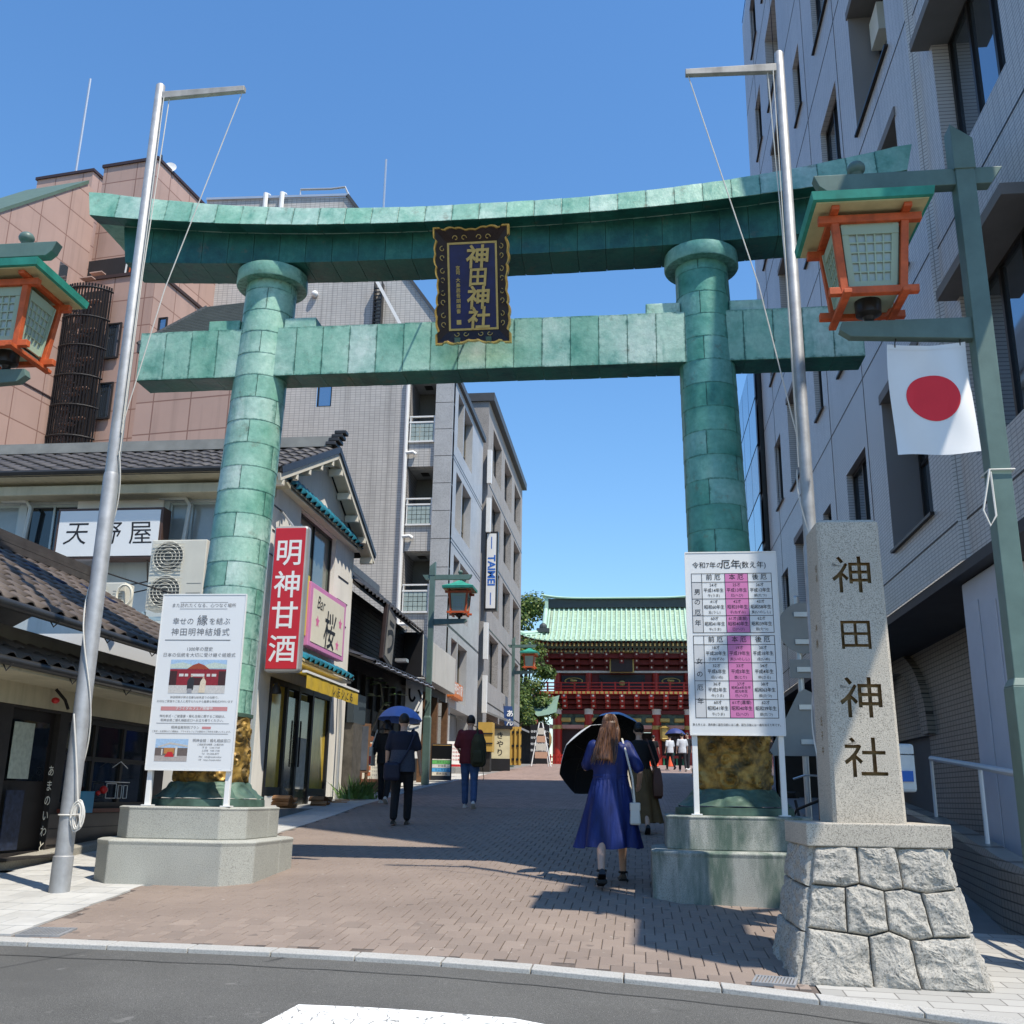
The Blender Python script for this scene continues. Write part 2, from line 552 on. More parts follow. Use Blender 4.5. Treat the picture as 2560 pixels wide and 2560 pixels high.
# paving bed (dark joints) under the bricks, slab pavement on the left, grey pavers on the right
bed_m = mat('paving_joint_sand', (.13, .105, .09), .95, var=.3, vs=20)
g = MB()
for y0, y1 in zip([6.2, 6.8, 7, 7.3, 7.6] + [8 + i for i in range(12)], [6.8, 7, 7.3, 7.6] + [8 + i for i in range(13)]):
    for k in range(10):
        q = lambda f, y: (lerp_tab(LEFT, y) + (lerp_tab(RIGHT, y) - lerp_tab(LEFT, y)) * f,)
        xa, xb, xc, xd_ = q(k / 10, y0)[0], q((k + 1) / 10, y0)[0], q((k + 1) / 10, y1)[0], q(k / 10, y1)[0]
        P = [(xa, max(y0, kerb_y(xa) + .05)), (xb, max(y0, kerb_y(xb) + .05)), (xc, max(y1, kerb_y(xc) + .05)), (xd_, max(y1, kerb_y(xd_) + .05))]
        g.quad(*[(x, y, gz(y, x) - .012) for x, y in P])
street = g.build('street_paving', bed_m, recalc=False)
tag(street, kind='structure')
brick_m, t_, b_ = base('brick_paver', (.30, .215, .18), .8, 0, .25)
v_ = coords(t_)
n_ = tnoise(t_, v_, 170, 3, .8)
oi = nd(t_, 'ObjectInfo')
geo = nd(t_, 'NewGeometry')
vr = ramp(t_, oi.outputs['Random'], [(0, (.25, .202, .172)), (.5, (.285, .228, .193)), (1, (.31, .25, .212))])
wp = nd(t_, 'VectorMath', operation='MULTIPLY')
wp.inputs[1].default_value = (1, 1, .0)
t_.links.new(geo.outputs['Position'], wp.inputs[0])
big = tnoise(t_, wp.outputs[0], .8, 6, .65)
c_ = mixc(t_, 1.0, vr, ramp(t_, big, [(.3, (.8, .79, .78)), (.7, (1.06, 1.05, 1.03))]), 'MULTIPLY')
c_ = mixc(t_, 1.0, c_, ramp(t_, n_, [(.3, (.8, .8, .8)), (.55, (1, 1, 1)), (.75, (1.2, 1.2, 1.2))]), 'MULTIPLY')
c_ = mixc(t_, ramp(t_, tnoise(t_, wp.outputs[0], 7, 2, .4), [(.70, (0, 0, 0)), (.725, (.55, .55, .55))]), c_, (.11, .09, .08))
c_ = mixc(t_, ramp(t_, tnoise(t_, wp.outputs[0], 13, 2, .4), [(.715, (0, 0, 0)), (.735, (.5, .5, .5))]), c_, (.42, .38, .34))
t_.links.new(c_, b_.inputs['Base Color'])
add_bump(t_, b_, n_, .35, .004)
def paver_mesh(name, w, l, h=.012):
    e, c = .0025, .004
    me = bpy.data.meshes.new(name)
    a, b = w / 2 - e, l / 2 - e
    vs = [(-a, -b, -h), (a, -b, -h), (a, b, -h), (-a, b, -h), (-a, -b, -c), (a, -b, -c), (a, b, -c), (-a, b, -c),
          (-a + c, -b + c, 0), (a - c, -b + c, 0), (a - c, b - c, 0), (-a + c, b - c, 0)]
    me.from_pydata(vs, [], [(8, 9, 10, 11)] + [(i, (i + 1) % 4, 4 + (i + 1) % 4, 4 + i) for i in range(4)] + [(4 + i, 4 + (i + 1) % 4, 8 + (i + 1) % 4, 8 + i) for i in range(4)])
    me.materials.append(brick_m)
    return me
UX, UY = .076, .115
big_me, small_me = paver_mesh('brick', UX * 2, UY * 2), paver_mesh('brick', UX, UY)
pieces = []
for i in range(-20, 120):
    for j in range(-20, 120):
        for (dx, dy, kind) in ((1, 1, 0), (1.5, 2.5, 1)):
            x = -4.3 + (2 * i - j + dx) * UX
            y = 5.6 + (i + 2 * j + dy) * UY
            hw, hl = (UX, UY) if kind == 0 else (UX / 2, UY / 2)
            if y > 20 or y - hl < kerb_y(x) + .02 or x - hw < lerp_tab(LEFT, y) - .02 or x + hw > lerp_tab(RIGHT, y) + .02 or y < 6:
                continue
            pieces.append((y + abs(x + 1) * .15, x, y, kind))
pieces.sort()
far = MB()
for k, (_, x, y, kind) in enumerate(pieces):
    zz = gz(y, x)
    sl_y = math.atan2(gz(y + .1, x) - gz(y - .1, x), .2)
    sl_x = math.atan2(gz(y, x + .1) - gz(y, x - .1), .2)
    mx = M.Translation((x, y, zz + rnd.uniform(-.0018, .0018))) @ M.Rotation(sl_y + rnd.uniform(-.004, .004), 4, 'X') @ M.Rotation(-sl_x + rnd.uniform(-.004, .004), 4, 'Y')
    me = small_me if kind else big_me
    if k < 300:
        inst('brick', me, street, mx)
    else:
        far.add([mx @ q.co for q in me.vertices], [tuple(p.vertices) for p in me.polygons])
far.build('far_bricks', brick_m, street, kind='stuff', recalc=False)
# beyond 20 m the bricks are too small to tell apart
farbrick = tiled('far_brick_paving', (.30, .215, .18), (.12, .09, .075), .15, .23, 'XY', .006, .16, .5, .15, .8)
g = MB()
for y0, y1 in zip([19.9, 23, 26, 30, 36, 44, 52, 56, 60, 65], [23, 26, 30, 36, 44, 52, 56, 60, 65, 72]):
    for k in range(6):
        f = lambda f_, y: lerp_tab(LEFT, y) + (lerp_tab(RIGHT, y) - lerp_tab(LEFT, y)) * f_
        g.quad(*[(x, y, gz(y, x)) for x, y in ((f(k / 6, y0), y0), (f((k + 1) / 6, y0), y0), (f((k + 1) / 6, y1), y1), (f(k / 6, y1), y1))])
tag(g.build('upper_street', farbrick, recalc=False), kind='structure')
# left pavement: pale concrete slabs
slab_m = mat('pale_concrete_slab', (.50, .495, .47), .85, var=.12, vs=2.5, bump=.25, bs=120, orand=.16, streak=.12)
slab_bed = mat('slab_joint', (.2, .19, .18), .9, var=.2)
g = MB()
yy = [6.2, 7, 7.4, 8, 9, 10, 11, 12, 13, 14, 16, 18, 20, 24, 28, 34, 40, 50, 60, 70]
for y0, y1 in zip(yy, yy[1:]):
    for xa, xb in ((-16, -9), (-9, -6.8), (-6.8, 0)):
        P = []
        for x, y in ((xa, y0), (xb, y0), (xb, y1), (xa, y1)):
            x = min(x, lerp_tab(LEFT, y))
            P.append((x, max(y, kerb_y(x) + .05)))
        g.quad(*[(x, y, gz(y, x) - .012) for x, y in P])
pav = g.build('left_pavement', slab_bed, recalc=False)
tag(pav, kind='structure')
k = 0
far_sl = MB()
for j in range(0, 110):
    y0 = 7.1 + j * .3
    x1 = lerp_tab(LEFT, y0 + .15) - .004
    i = 0
    x0 = x1 - (.15 if j % 2 else .3)
    while x1 > -7.6:
        if y0 > kerb_y(x0) + .1:
            s = .003
            m = MB() if k < 290 else far_sl
            h = lambda x, y, d=0: (x, y, gz(y, x) - d + .001 * ((j * 7 + i * 3) % 3 - 1))
            m.hexa([h(x0 + s, y0 + s, .02), h(x1 - s, y0 + s, .02), h(x1 - s, y0 + .3 - s, .02), h(x0 + s, y0 + .3 - s, .02),
                    h(x0 + s, y0 + s), h(x1 - s, y0 + s), h(x1 - s, y0 + .3 - s), h(x0 + s, y0 + .3 - s)])
            if k < 290:
                m.build('slab', slab_m, pav, recalc=False)
            k += 1
        x1, x0, i = x0, x0 - .3, i + 1
far_sl.build('far_slabs', slab_m, pav, kind='stuff', recalc=False)
# right pavement below the monument
g = MB()
greypav = tiled('grey_paver', (.42, .41, .38), (.2, .19, .175), .3, .15, 'XY', .005, .12, .5, .3, .85)
for y0, y1 in zip([0, 3, 5, 6, 6.5, 7, 7.5, 8], [3, 5, 6, 6.5, 7, 7.5, 8, 9]):
    for xa, xb in ((1.06, 1.6), (1.6, 2.2), (2.2, 3), (3, 4.5), (4.5, 8), (8, 14)):
        P = [(x, max(y, kerb_y(x) + .05)) for x, y in ((xa, y0), (xb, y0), (xb, y1), (xa, y1))]
        g.quad(*[(x, y, gz(y, x) - .002) for x, y in P])
tag(g.build('right_pavement', greypav, recalc=False), kind='structure')
# kerb stones
kerb_m = granite('kerb_concrete', (.47, .46, .43), .18, 90, .3)
ke = bpy.data.objects.new('kerb', None)
COL.objects.link(ke)
tag(ke, kind='structure')
x = -10.0
while x < 6:
    xb = x + .6 * (.97 if x < 0 else .9)
    m = MB()
    e = .004
    lim = lambda xx: gz(kerb_y(xx), xx) + .005
    ya, yb = kerb_y(x), kerb_y(xb)
    m.hexa([(x + e, ya - .07, lim(x) - .15), (xb - e, yb - .07, lim(xb) - .15), (xb - e, yb + .1, lim(xb) - .15), (x + e, ya + .1, lim(x) - .15),
            (x + e, ya - .07, lim(x)), (xb - e, yb - .07, lim(xb)), (xb - e, yb + .1, lim(xb) + .006), (x + e, ya + .1, lim(x) + .006)])
    m.build('kerb_stone', kerb_m, ke, bevel=.006)
    x = xb
m = MB()
for k in range(60):
    x0_, x1_ = -9 + .22 * k, -9 + .22 * (k + 1)
    f_ = lambda x, o: (x, kerb_y(x) - .34 - o + .012 * math.sin(x * 9), gz(kerb_y(x) - .34, x) - .0165)
    m.quad(f_(x0_, .012), f_(x1_, .012), f_(x1_, 0), f_(x0_, 0))
tag(m.build('asphalt_seam', mat('tar_seam', (.03, .03, .03), .7), recalc=False), kind='structure')
# drain gratings
def grating(label, cx, cy, w, d, rz):
    z = gz(cy, cx)
    t = thing('drain_cover', label, 'drain cover', (cx, cy, z + .003), rz, world=False)
    f = MB()
    f.box(-w / 2, w / 2, -d / 2, -d / 2 + .015, -.01, .01).box(-w / 2, w / 2, d / 2 - .015, d / 2, -.01, .01)
    f.box(-w / 2, -w / 2 + .015, -d / 2 + .015, d / 2 - .015, -.01, .01).box(w / 2 - .015, w / 2, -d / 2 + .015, d / 2 - .015, -.01, .01)
    f.build('frame', steel, t)
    MB().box(-w / 2 + .015, w / 2 - .015, -d / 2 + .015, d / 2 - .015, -.012, -.004).build('pit', black, t)
    for i in range(11):
        x = -w / 2 + .03 + (w - .06) * i / 10
        MB().box(x - .006, x + .006, -d / 2 + .015, d / 2 - .015, -.004, .008).build('bar', steel, t)
    t.rotation_euler = (math.atan(.07), 0, R(rz))
grating('steel drain grating in the brick paving by the left kerb', -4.25, 7.48, .32, .28, 4)
grating('steel drain grating in the brick paving beside the stone monument', .82, 7.0, .26, .2, -14)
# ---------------------------------------------------------------- torii
cop, t_, b_ = base('verdigris_copper', (.25, .48, .38), .5, .05, .45)
v_ = coords(t_)
n1 = tnoise(t_, v_, 2.2, 6, .65)
c_ = ramp(t_, n1, [(.28, (.11, .30, .23)), (.42, (.26, .465, .375)), (.6, (.40, .58, .495)), (.8, (.56, .68, .62))])
oi = nd(t_, 'ObjectInfo')
c_ = mixc(t_, 1.0, c_, ramp(t_, oi.outputs['Random'], [(0, (.60, .78, .74)), (.35, (.84, .97, .90)), (.7, (1, 1, 1)), (1, (1.12, 1.03, 1.08))]), 'MULTIPLY')
c_ = mixc(t_, .5, c_, mixc(t_, 1.0, c_, ramp(t_, tnoise(t_, v_, 16, 5, .7), [(.3, (.55, .62, .6)), (.65, (1.15, 1.12, 1.12))]), 'MULTIPLY'))
ns = tnoise(t_, coords(t_, scale=(5, 5, .9)), 1.1, 7, .75)
c_ = mixc(t_, ramp(t_, ns, [(.56, (0, 0, 0)), (.74, (.6, .6, .6))]), c_, (.05, .21, .165))
# darker stain along the edges of each sheet
gc = nd(t_, 'TexCoord')
sp = nd(t_, 'SeparateXYZ')
t_.links.new(gc.outputs['Generated'], sp.inputs[0])
def edge_d(out):
    a = nd(t_, 'Math', operation='SUBTRACT')
    t_.links.new(out, a.inputs[0])
    a.inputs[1].default_value = .5
    b = nd(t_, 'Math', operation='ABSOLUTE')
    t_.links.new(a.outputs[0], b.inputs[0])
    return b.outputs[0]
mx_ = nd(t_, 'Math', operation='MAXIMUM')
t_.links.new(edge_d(sp.outputs[2]), mx_.inputs[0])
t_.links.new(edge_d(sp.outputs[0]), mx_.inputs[1])
nz = tnoise(t_, v_, 14, 4, .7)
ad = nd(t_, 'Math', operation='MULTIPLY_ADD')
t_.links.new(nz, ad.inputs[0])
ad.inputs[1].default_value = .22
t_.links.new(mx_.outputs[0], ad.inputs[2])
c_ = mixc(t_, ramp(t_, ad.outputs[0], [(.565, (0, 0, 0)), (.63, (.85, .85, .85))]), c_, (.03, .135, .105))
c_ = mixc(t_, ramp(t_, tnoise(t_, v_, 5, 5, .7), [(.6, (0, 0, 0)), (.72, (.55, .55, .55))]), c_, (.13, .11, .07))
t_.links.new(c_, b_.inputs['Base Color'])
t_.links.new(ramp(t_, n1, [(.3, (.3, .3, .3)), (.7, (.55, .55, .55))]), b_.inputs['Roughness'])
add_bump(t_, b_, tnoise(t_, v_, 9, 5, .65), .35, .02)
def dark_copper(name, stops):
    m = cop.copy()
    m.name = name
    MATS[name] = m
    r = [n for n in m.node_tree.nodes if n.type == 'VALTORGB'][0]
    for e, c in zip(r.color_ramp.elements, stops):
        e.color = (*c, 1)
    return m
cop_sh = dark_copper('shaded_teal_copper', [(.008, .045, .04), (.013, .09, .08), (.025, .15, .125), (.09, .28, .23)])  # dark patina copy; shade on lower lintel and undersides is in its colour
cop_md = dark_copper('shaded_green_copper', [(.03, .15, .115), (.09, .30, .25), (.17, .41, .355), (.28, .51, .45)])  # darker copy; the right pillar's shade and staining are in its colour
core_m = mat('old_dark_copper', (.02, .07, .055), .6, var=.3)
gran_l = granite('plinth_granite', (.42, .42, .375), .3, 130, .5, stain=None)
gran_d = granite('mossy_plinth_granite', (.40, .41, .37), .3, 130, .5, stain=(.05, .10, .075))
XC, YT = -1.68, 10.5
torii = thing('torii_gate', 'tall copper-clad torii gate, green with verdigris, spanning the street', 'torii gate', (XC, YT, gz(YT, XC)))
def crv(x, k):
    return k * abs((x - XC) / 4.72) ** 2.3
KT, KB = .46, .34
def sec_kasagi(x, e=0):
    zt, zb = 6.45 + crv(x, KT), 6.21 + crv(x, KB)
    return [V((x, 9.99 + e, zb + e)), V((x, 10.24, zb + .03 + e)), V((x, 10.76, zb + .03 + e)), V((x, 11.01 - e, zb + e)), V((x, 10.94 - e, zt - e)), V((x, 10.5, zt + .14 - e)), V((x, 10.06 + e, zt - e))]
def sec_shim(x, e=0):
    zb, zt = 5.90 + crv(x, .17), 6.24 + crv(x, KB)
    return [V((x, 10.25 + e, zb + e)), V((x, 10.75 - e, zb + e)), V((x, 10.75 - e, zt)), V((x, 10.25 + e, zt))]
def sec_nuki(x, e=0):
    return [V((x, 10.3 + e, 4.54 + e)), V((x, 10.68 - e, 4.54 + e)), V((x, 10.68 - e, 5.13 - e)), V((x, 10.3 + e, 5.13 - e))]
def clad_beam(name, sec, x0, x1, step, slant=0, cm=None):
    n = int(round((x1 - x0) / step))
    xs = [x0 + (x1 - x0) * i / 60 for i in range(61)]
    core = MB().loft([sec(x, .012) for x in xs]).build(name, core_m, torii)
    for i in range(n):
        a, b = x0 + (x1 - x0) * i / n, x0 + (x1 - x0) * (i + 1) / n
        e = .0022
        rings = [sec(a + e + (b - a - 2 * e) * k / 3, rnd.uniform(-.0015, .0015)) for k in range(4)]
        if slant and (i == 0 or i == n - 1):
            ring = rings[0] if i == 0 else rings[-1]
            zs = [p.z for p in ring]
            for p in ring:
                p.x += (-1 if i == 0 else 1) * slant * (p.z - min(zs)) / (max(zs) - min(zs))
        j = V((0, rnd.uniform(-.002, .002), rnd.uniform(-.002, .002)))
        rings = [[p + j for p in r_] for r_ in rings]
        MB().loft(rings).build('copper_sheet', cm or cop, core, bevel=.002)
        if not cm:       # darker sheets put sheltered patina and underside shade into the colour
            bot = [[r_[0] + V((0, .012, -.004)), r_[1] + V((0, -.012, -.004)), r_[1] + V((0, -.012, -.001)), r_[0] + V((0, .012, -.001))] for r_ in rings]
            MB().loft(bot).build('shaded_underside_sheet', cop_sh, core)
    return core
clad_beam('top_lintel', sec_kasagi, -6.29, 2.98, .31, .13)
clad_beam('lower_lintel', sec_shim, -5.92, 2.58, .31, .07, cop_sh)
clad_beam('tie_beam', sec_nuki, -5.63, 2.46, .312)
gilt, t_, b_ = base('worn_gilt_bronze', (.30, .19, .05), .5, .35, .5)
v_ = coords(t_)
n1 = tnoise(t_, v_, 7, 5, .65)
t_.links.new(ramp(t_, n1, [(.3, (.03, .035, .02)), (.43, (.15, .095, .026)), (.57, (.38, .235, .055)), (.8, (.54, .36, .11))]), b_.inputs['Base Color'])
add_bump(t_, b_, tnoise(t_, v_, 60, 4, .6), .25, .004)
bronze = mat('green_bronze', (.07, .125, .095), .55, .2, var=.4, vs=6, streak=.4)
swirl = [(rnd.uniform(0, 6.28), rnd.uniform(.1, .9), rnd.uniform(.5, 1.1), rnd.choice((-1, 1)), rnd.uniform(.8, 1.3)) for _ in range(64)]
def relief(a, z):
    h = 0
    for (sa, sz, sr, sg, am) in swirl:
        da = (a - sa + math.pi) % (2 * math.pi) - math.pi
        x, y = da * .37, (z - .08 - sz * .7)
        d = math.hypot(x, y)
        if d < .13 * sr:
            th = math.atan2(y, x) * sg
            f = 1 - d / (.13 * sr)
            h = max(h, am * min(1, f * 2.5) * (.5 + .5 * math.cos(th - d * 95)))
    h += .12 * abs(math.sin(z * 45 + 1.6 * math.sin(a * 5) + math.sin(a * 3)))
    return .03 * h
for side, pn in ((-1, 'left'), (1, 'right')):
    px = lambda z: XC + side * ((2.72 - .039 * z) if side < 0 else (2.61 - .022 * z))
    pr = lambda z: .335 - .008 * z
    colm = MB().loft([[V((px(z) + (pr(z) - .008) * math.cos(6.2832 * k / 32), YT + (pr(z) - .008) * math.sin(6.2832 * k / 32), z)) for k in range(32)] for z in (.6, 3, 5.75)]).build('pillar', core_m, torii, smooth=True)
    zs = [.78 + .2683 * i for i in range(20)]
    for i in range(19):
        z0, z1 = zs[i], zs[i + 1]
        a_off = (i % 2) * 60 + rnd.uniform(-6, 6) + side * 20
        for s in range(3):
            a0, a1 = a_off + 120 * s, a_off + 120 * (s + 1)
            rings = []
            for q in range(4):
                z = z0 - .006 + (z1 - z0 + .006) * q / 3
                rr = pr(z) + .0035 * (1 - q / 3) + rnd.uniform(-.0008, .0008)
                rings.append([V((px(z) + rr * math.cos(R(a0 + .5 + (a1 - a0 - 1) * k / 12)), YT + rr * math.sin(R(a0 + .5 + (a1 - a0 - 1) * k / 12)), z)) for k in range(13)])
            m = MB().loft(rings, False, False)
            m.loft([[p + (p - V((px(p.z), YT, p.z))) * (-.02) for p in r_] for r_ in (rings[0],)] + [rings[0]], False, False)
            m.build('copper_sheet', cop if side < 0 else cop_md, colm, smooth=True)
    # ring under the lintel
    cx = px(5.7)
    MB().lathe([(.3, 5.718), (.40, 5.72), (.41, 5.735), (.405, 5.885), (.39, 5.897), (.3, 5.897)], 40, (cx, YT, 0)).build('capital_ring', cop if side < 0 else cop_md, torii, smooth=True)
    # wedges beside the pillar on the tie beam
    for d in (-1, 1):
        a, b = sorted((px(5.2) + d * (pr(5.2) - .03), px(5.2) + d * .64))
        MB().box(a, b, 10.33, 10.65, 5.13, 5.262).build('wedge', cop, torii, bevel=.012)
    # gilt relief drum and lotus foot
    cx = px(.4)
    NA, NZ = 150, 60
    d = MB()
    rings = []
    for j in range(NZ + 1):
        z = .08 + .7 * j / NZ
        rings.append([V((cx + (.352 + relief(6.2832 * k / NA, z)) * math.cos(6.2832 * k / NA), YT + (.352 + relief(6.2832 * k / NA, z)) * math.sin(6.2832 * k / NA), z)) for k in range(NA)])
    d.loft(rings, False).build('gilt_relief_drum', gilt, torii, smooth=True)
    MB().lathe([(.34, .76), (.375, .765), (.378, .8), (.345, .81)], 40, (cx, YT, 0)).build('collar', bronze, torii, smooth=True)
    d = MB()
    rings = []
    for j in range(15):
        k_ = j / 14
        z = .10 - .155 * k_
        rr = .365 + .155 * k_ ** 1.4
        ring = []
        for k in range(128):
            a = 6.2832 * k / 128
            ph = (a * 10 / 6.2832) % 1 - .5
            pet = math.cos(ph * math.pi) ** .6
            curl = .5 + .5 * math.cos(math.hypot(ph * 7, (k_ - .55) * 7) * 2.2)
            ring.append(V((cx, YT, 0)) + V(((rr + .022 * pet + .015 * curl) * math.cos(a), (rr + .022 * pet + .015 * curl) * math.sin(a), z + .012 * pet)))
        rings.append(ring)
    d.loft(rings, False).build('lotus_foot', bronze, torii, smooth=True)
    MB().lathe([(.54, -.055), (.56, -.06), (.565, -.125), (.4, -.13)], 48, (cx, YT, 0)).build('foot_flange', bronze, torii, smooth=True)
    # two-tier granite plinth, each tier of two blocks
    gm = gran_l if side < 0 else gran_d
    if side < 0:
        cx -= .06
    def tier(half, ch, z0, z1, bead, nm):
        for fb in (-1, 1):
            y0, y1 = (YT - half, YT + .14) if fb < 0 else (YT + .146, YT + half)
            if fb < 0:
                poly = [(-half, y1), (-half, y0 + ch), (-half + ch, y0), (half - ch, y0), (half, y0 + ch), (half, y1)]
            else:
                poly = [(half, y0), (half, y1 - ch), (half - ch, y1), (-half + ch, y1), (-half, y1 - ch), (-half, y0)]
            def ring(z, ins):
                return [V((cx + x * (1 - ins / half), YT + (y - YT) * (1 - ins / half) if abs(y - YT) > .2 else y, z)) for x, y in poly]
            rings = [ring(z0, 0), ring(z1 - bead * 1.2, 0), ring(z1 - bead * .35, -.008), ring(z1, bead * .8)]
            MB().loft(rings).build(nm, gm, torii, bevel=.012)
    zl = gz(YT - .9, cx) - .15
    tier(.80, .24, zl, -.43, .045, 'plinth_block')
    tier(.66, .20, -.43, -.128, .03, 'plinth_block')

# ---------------------------------------------------------------- name plaque
pb, pt = V((XC, 10.08, 4.73)), V((XC, 9.70, 5.93))
pv = (pt - pb).normalized()
pn_ = X1.cross(pv).normalized()
pc = (pb + pt) / 2
HW, HH = .41, (pt - pb).length / 2
plq = thing('shrine_plaque', 'navy and gold shrine plaque with cusped gilt frame hung from the torii', 'plaque', pc)
q3 = lambda x, y, d: pc + X1 * x + pv * y + pn_ * d
iw, ih = .272, .475
MB().obox(pc, X1, pv, pn_, -iw, iw, -ih, ih, -.03, 0).build('panel', navy, plq)
b_t = .022
bd = MB()
for a in ((-iw, iw, ih - b_t, ih), (-iw, iw, -ih, -ih + b_t), (-iw, -iw + b_t, -ih + b_t, ih - b_t), (iw - b_t, iw, -ih + b_t, ih - b_t)):
    bd.obox(pc, X1, pv, pn_, *a, 0, .008)
bd.build('inner_border', goldpaint, plq)
# cusped outline: outer edge of the flared frame
outl, inn = [], []
def cusp(s, n):
    return .018 * abs(math.sin(s * math.pi * n)) ** .7 * (0 if s < .1 or s > .9 else 1) - (.03 if .1 <= s <= .9 else 0)
N = 48
for e in range(4):
    for k in range(N):
        s = k / N
        w = cusp(s, 9 if e % 2 else 7) - (.014 * math.cos(2 * math.pi * s * 2) * (1 if .1 < s < .9 else 0))
        if e == 0:
            outl.append((-HW + 2 * HW * s, -HH - w)); inn.append((-iw + 2 * iw * s, -ih))
        elif e == 1:
            outl.append((HW + w, -HH + 2 * HH * s)); inn.append((iw, -ih + 2 * ih * s))
        elif e == 2:
            outl.append((HW - 2 * HW * s, HH + w)); inn.append((iw - 2 * iw * s, ih))
        else:
            outl.append((-HW - w, HH - 2 * HH * s)); inn.append((-iw, ih - 2 * ih * s))
d = MB()
d.loft([[q3(x, y, .0) for x, y in inn], [q3(x * .985, y * .985, .075) for x, y in outl], [q3(x, y, .03) for x, y in outl], [q3(x * .9, y * .93, -.05) for x, y in inn]], False)
d.build('flared_frame', lacquer, plq)
ge = MB()
sc_o = lambda k, dd: [q3(x * k, y * (1 - (1 - k) * HW / HH), dd) for x, y in outl]
ge.loft([sc_o(.95, .066), sc_o(.965, .084), sc_o(1.0, .086), sc_o(1.012, .06), sc_o(1.012, .01), sc_o(.98, .008)], False)
ge.build('gilt_edge', gold, plq)
fr_d = lambda y: .03
orn = MB()
def curl(cx_, cy_, s, fx, fy, rot):
    pts = []
    for k in range(22):
        t = k / 21
        a = t * 5.2
        r_ = .032 * (1 - t * .72)
        x = t * .0 + r_ * math.cos(a) + .0
        y = r_ * math.sin(a)
        if rot:
            x, y = y, x
        px_, py_ = cx_ + fx * x * s, cy_ + fy * y * s
        f = max((abs(px_) - iw) / (HW - iw), (abs(py_) - ih) / (HH - ih), .05)
        pts.append(q3(px_, py_, .078 * f + .008))
    orn.tube(pts, .0045, 5)
for yy_ in (-.36, -.12, .12, .36):
    for sx in (-1, 1):
        curl(sx * .318, yy_ + .045, 1.0, sx, 1, 1)
        curl(sx * .318, yy_ - .045, 1.0, sx, -1, 1)
for xx_ in (-.13, .13):
    for sy in (-1, 1):
        curl(xx_ + .045, sy * .515, 1.0, 1, sy, 0)
        curl(xx_ - .045, sy * .515, 1.0, -1, sy, 0)
orn.build('cloud_scrolls', goldpaint, plq, smooth=True)
T = Text(pc, X1, pv, .004)
for ch, y, s in (('神', .315, .26), ('田', .09, .215), ('神', -.125, .26), ('社', -.345, .25)):
    T.t(ch, .06, y, s, .022, ext=.006, shear=.08)
T.t('宮司', -.16, .2, .05, .012, vert=.05, ext=.002)
T.t('大鳥居吾朗謹書', -.16, .07, .05, .012, vert=.056, ext=.002)
T.bar(-.185, -.135, -.41, -.36)
T.done('lettering', goldpaint, plq)
MB().tube([q3(-.3, HH - .1, -.03), V((XC - .3, 10.26, 6.0))], .012, 6).tube([q3(.3, HH - .1, -.03), V((XC + .3, 10.26, 6.0))], .012, 6).build('hanger', darkmetal, plq)
MB().obox(pc, X1, pv, pn_, -.2, -.14, -HH + .01, -HH + .07, -.06, .085).obox(pc, X1, pv, pn_, .14, .2, -HH + .01, -HH + .07, -.06, .085).build('support_bracket', bronze, plq)
# ---------------------------------------------------------------- stone monument with carved name
mon = thing('stone_monument', 'granite pillar carved with the shrine name on a base of rough stones', 'monument', (1.52, 7.55, gz(7.2, 1.5)), 1.5, world=False)
mz = -gz(7.2, 1.5)              # local height of eye level
pale_gran = granite('monument_granite', (.49, .445, .37), .42, 150, .3)
rough_gran = granite('rough_monument_granite', (.42, .395, .345), .34, 70, .9, stain=None)
cut_m = mat('carved_letter_paint', (.20, .13, .055), .8, var=.35, vs=12)
bw, tw, bd_, td = .575, .405, .52, .39     # half widths/depths of the base, bottom and top
zt_, zb_ = mz - .27, -.03
STONES = [[(0, 1), (.33, 1), (.335, .73), (.235, .70), (0, .72)], [(.33, 1), (.63, 1), (.635, .70), (.5, .68), (.335, .73)],
          [(.63, 1), (1, 1), (1, .70), (.78, .67), (.755, .675), (.635, .70)], [(0, .72), (.235, .70), (.25, .38), (0, .41)],
          [(.235, .70), (.335, .73), (.5, .68), (.505, .40), (.38, .36), (.25, .38)], [(.5, .68), (.635, .70), (.755, .675), (.77, .36), (.69, .34), (.625, .345), (.505, .40)],
          [(.755, .675), (.78, .67), (1, .70), (1, .37), (.77, .36)], [(0, .41), (.25, .38), (.38, .36), (.395, 0), (0, 0)],
          [(.38, .36), (.505, .40), (.625, .345), (.64, 0), (.395, 0)], [(.625, .345), (.69, .34), (.77, .36), (1, .37), (1, 0), (.64, 0)]]
SIDE = [[(0, 1), (.52, 1), (.5, .7), (0, .72)], [(.52, 1), (1, 1), (1, .7), (.5, .7)], [(0, .72), (.34, .71), (.36, .38), (0, .4)], [(.34, .71), (.5, .7), (1, .7), (1, .38), (.36, .38)],
        [(0, .4), (.36, .38), (.55, .38), (.57, 0), (0, 0)], [(.55, .38), (1, .38), (1, 0), (.57, 0)]]
def face_pt(side, u, v):
    w, d = bw + (tw - bw) * v ** .8, bd_ + (td - bd_) * v ** .8
    z = zb_ + (zt_ - zb_) * v
    return {'f': V((-w + 2 * w * u, -d, z)), 'l': V((-w, d - 2 * d * u, z)), 'r': V((w, -d + 2 * d * u, z)), 'b': V((w - 2 * w * u, d, z))}[side]
NRM = {'f': V((0, -1, .2)), 'l': V((-1, 0, .2)), 'r': V((1, 0, .2)), 'b': V((0, 1, .2))}
MB().loft([[face_pt(s, 0, v) * .975 for s in 'frbl'] for v in (0, .3, .6, .99)]).build('base_core', mat('dark_mortar', (.06, .055, .05), .9), mon)
seed = 0
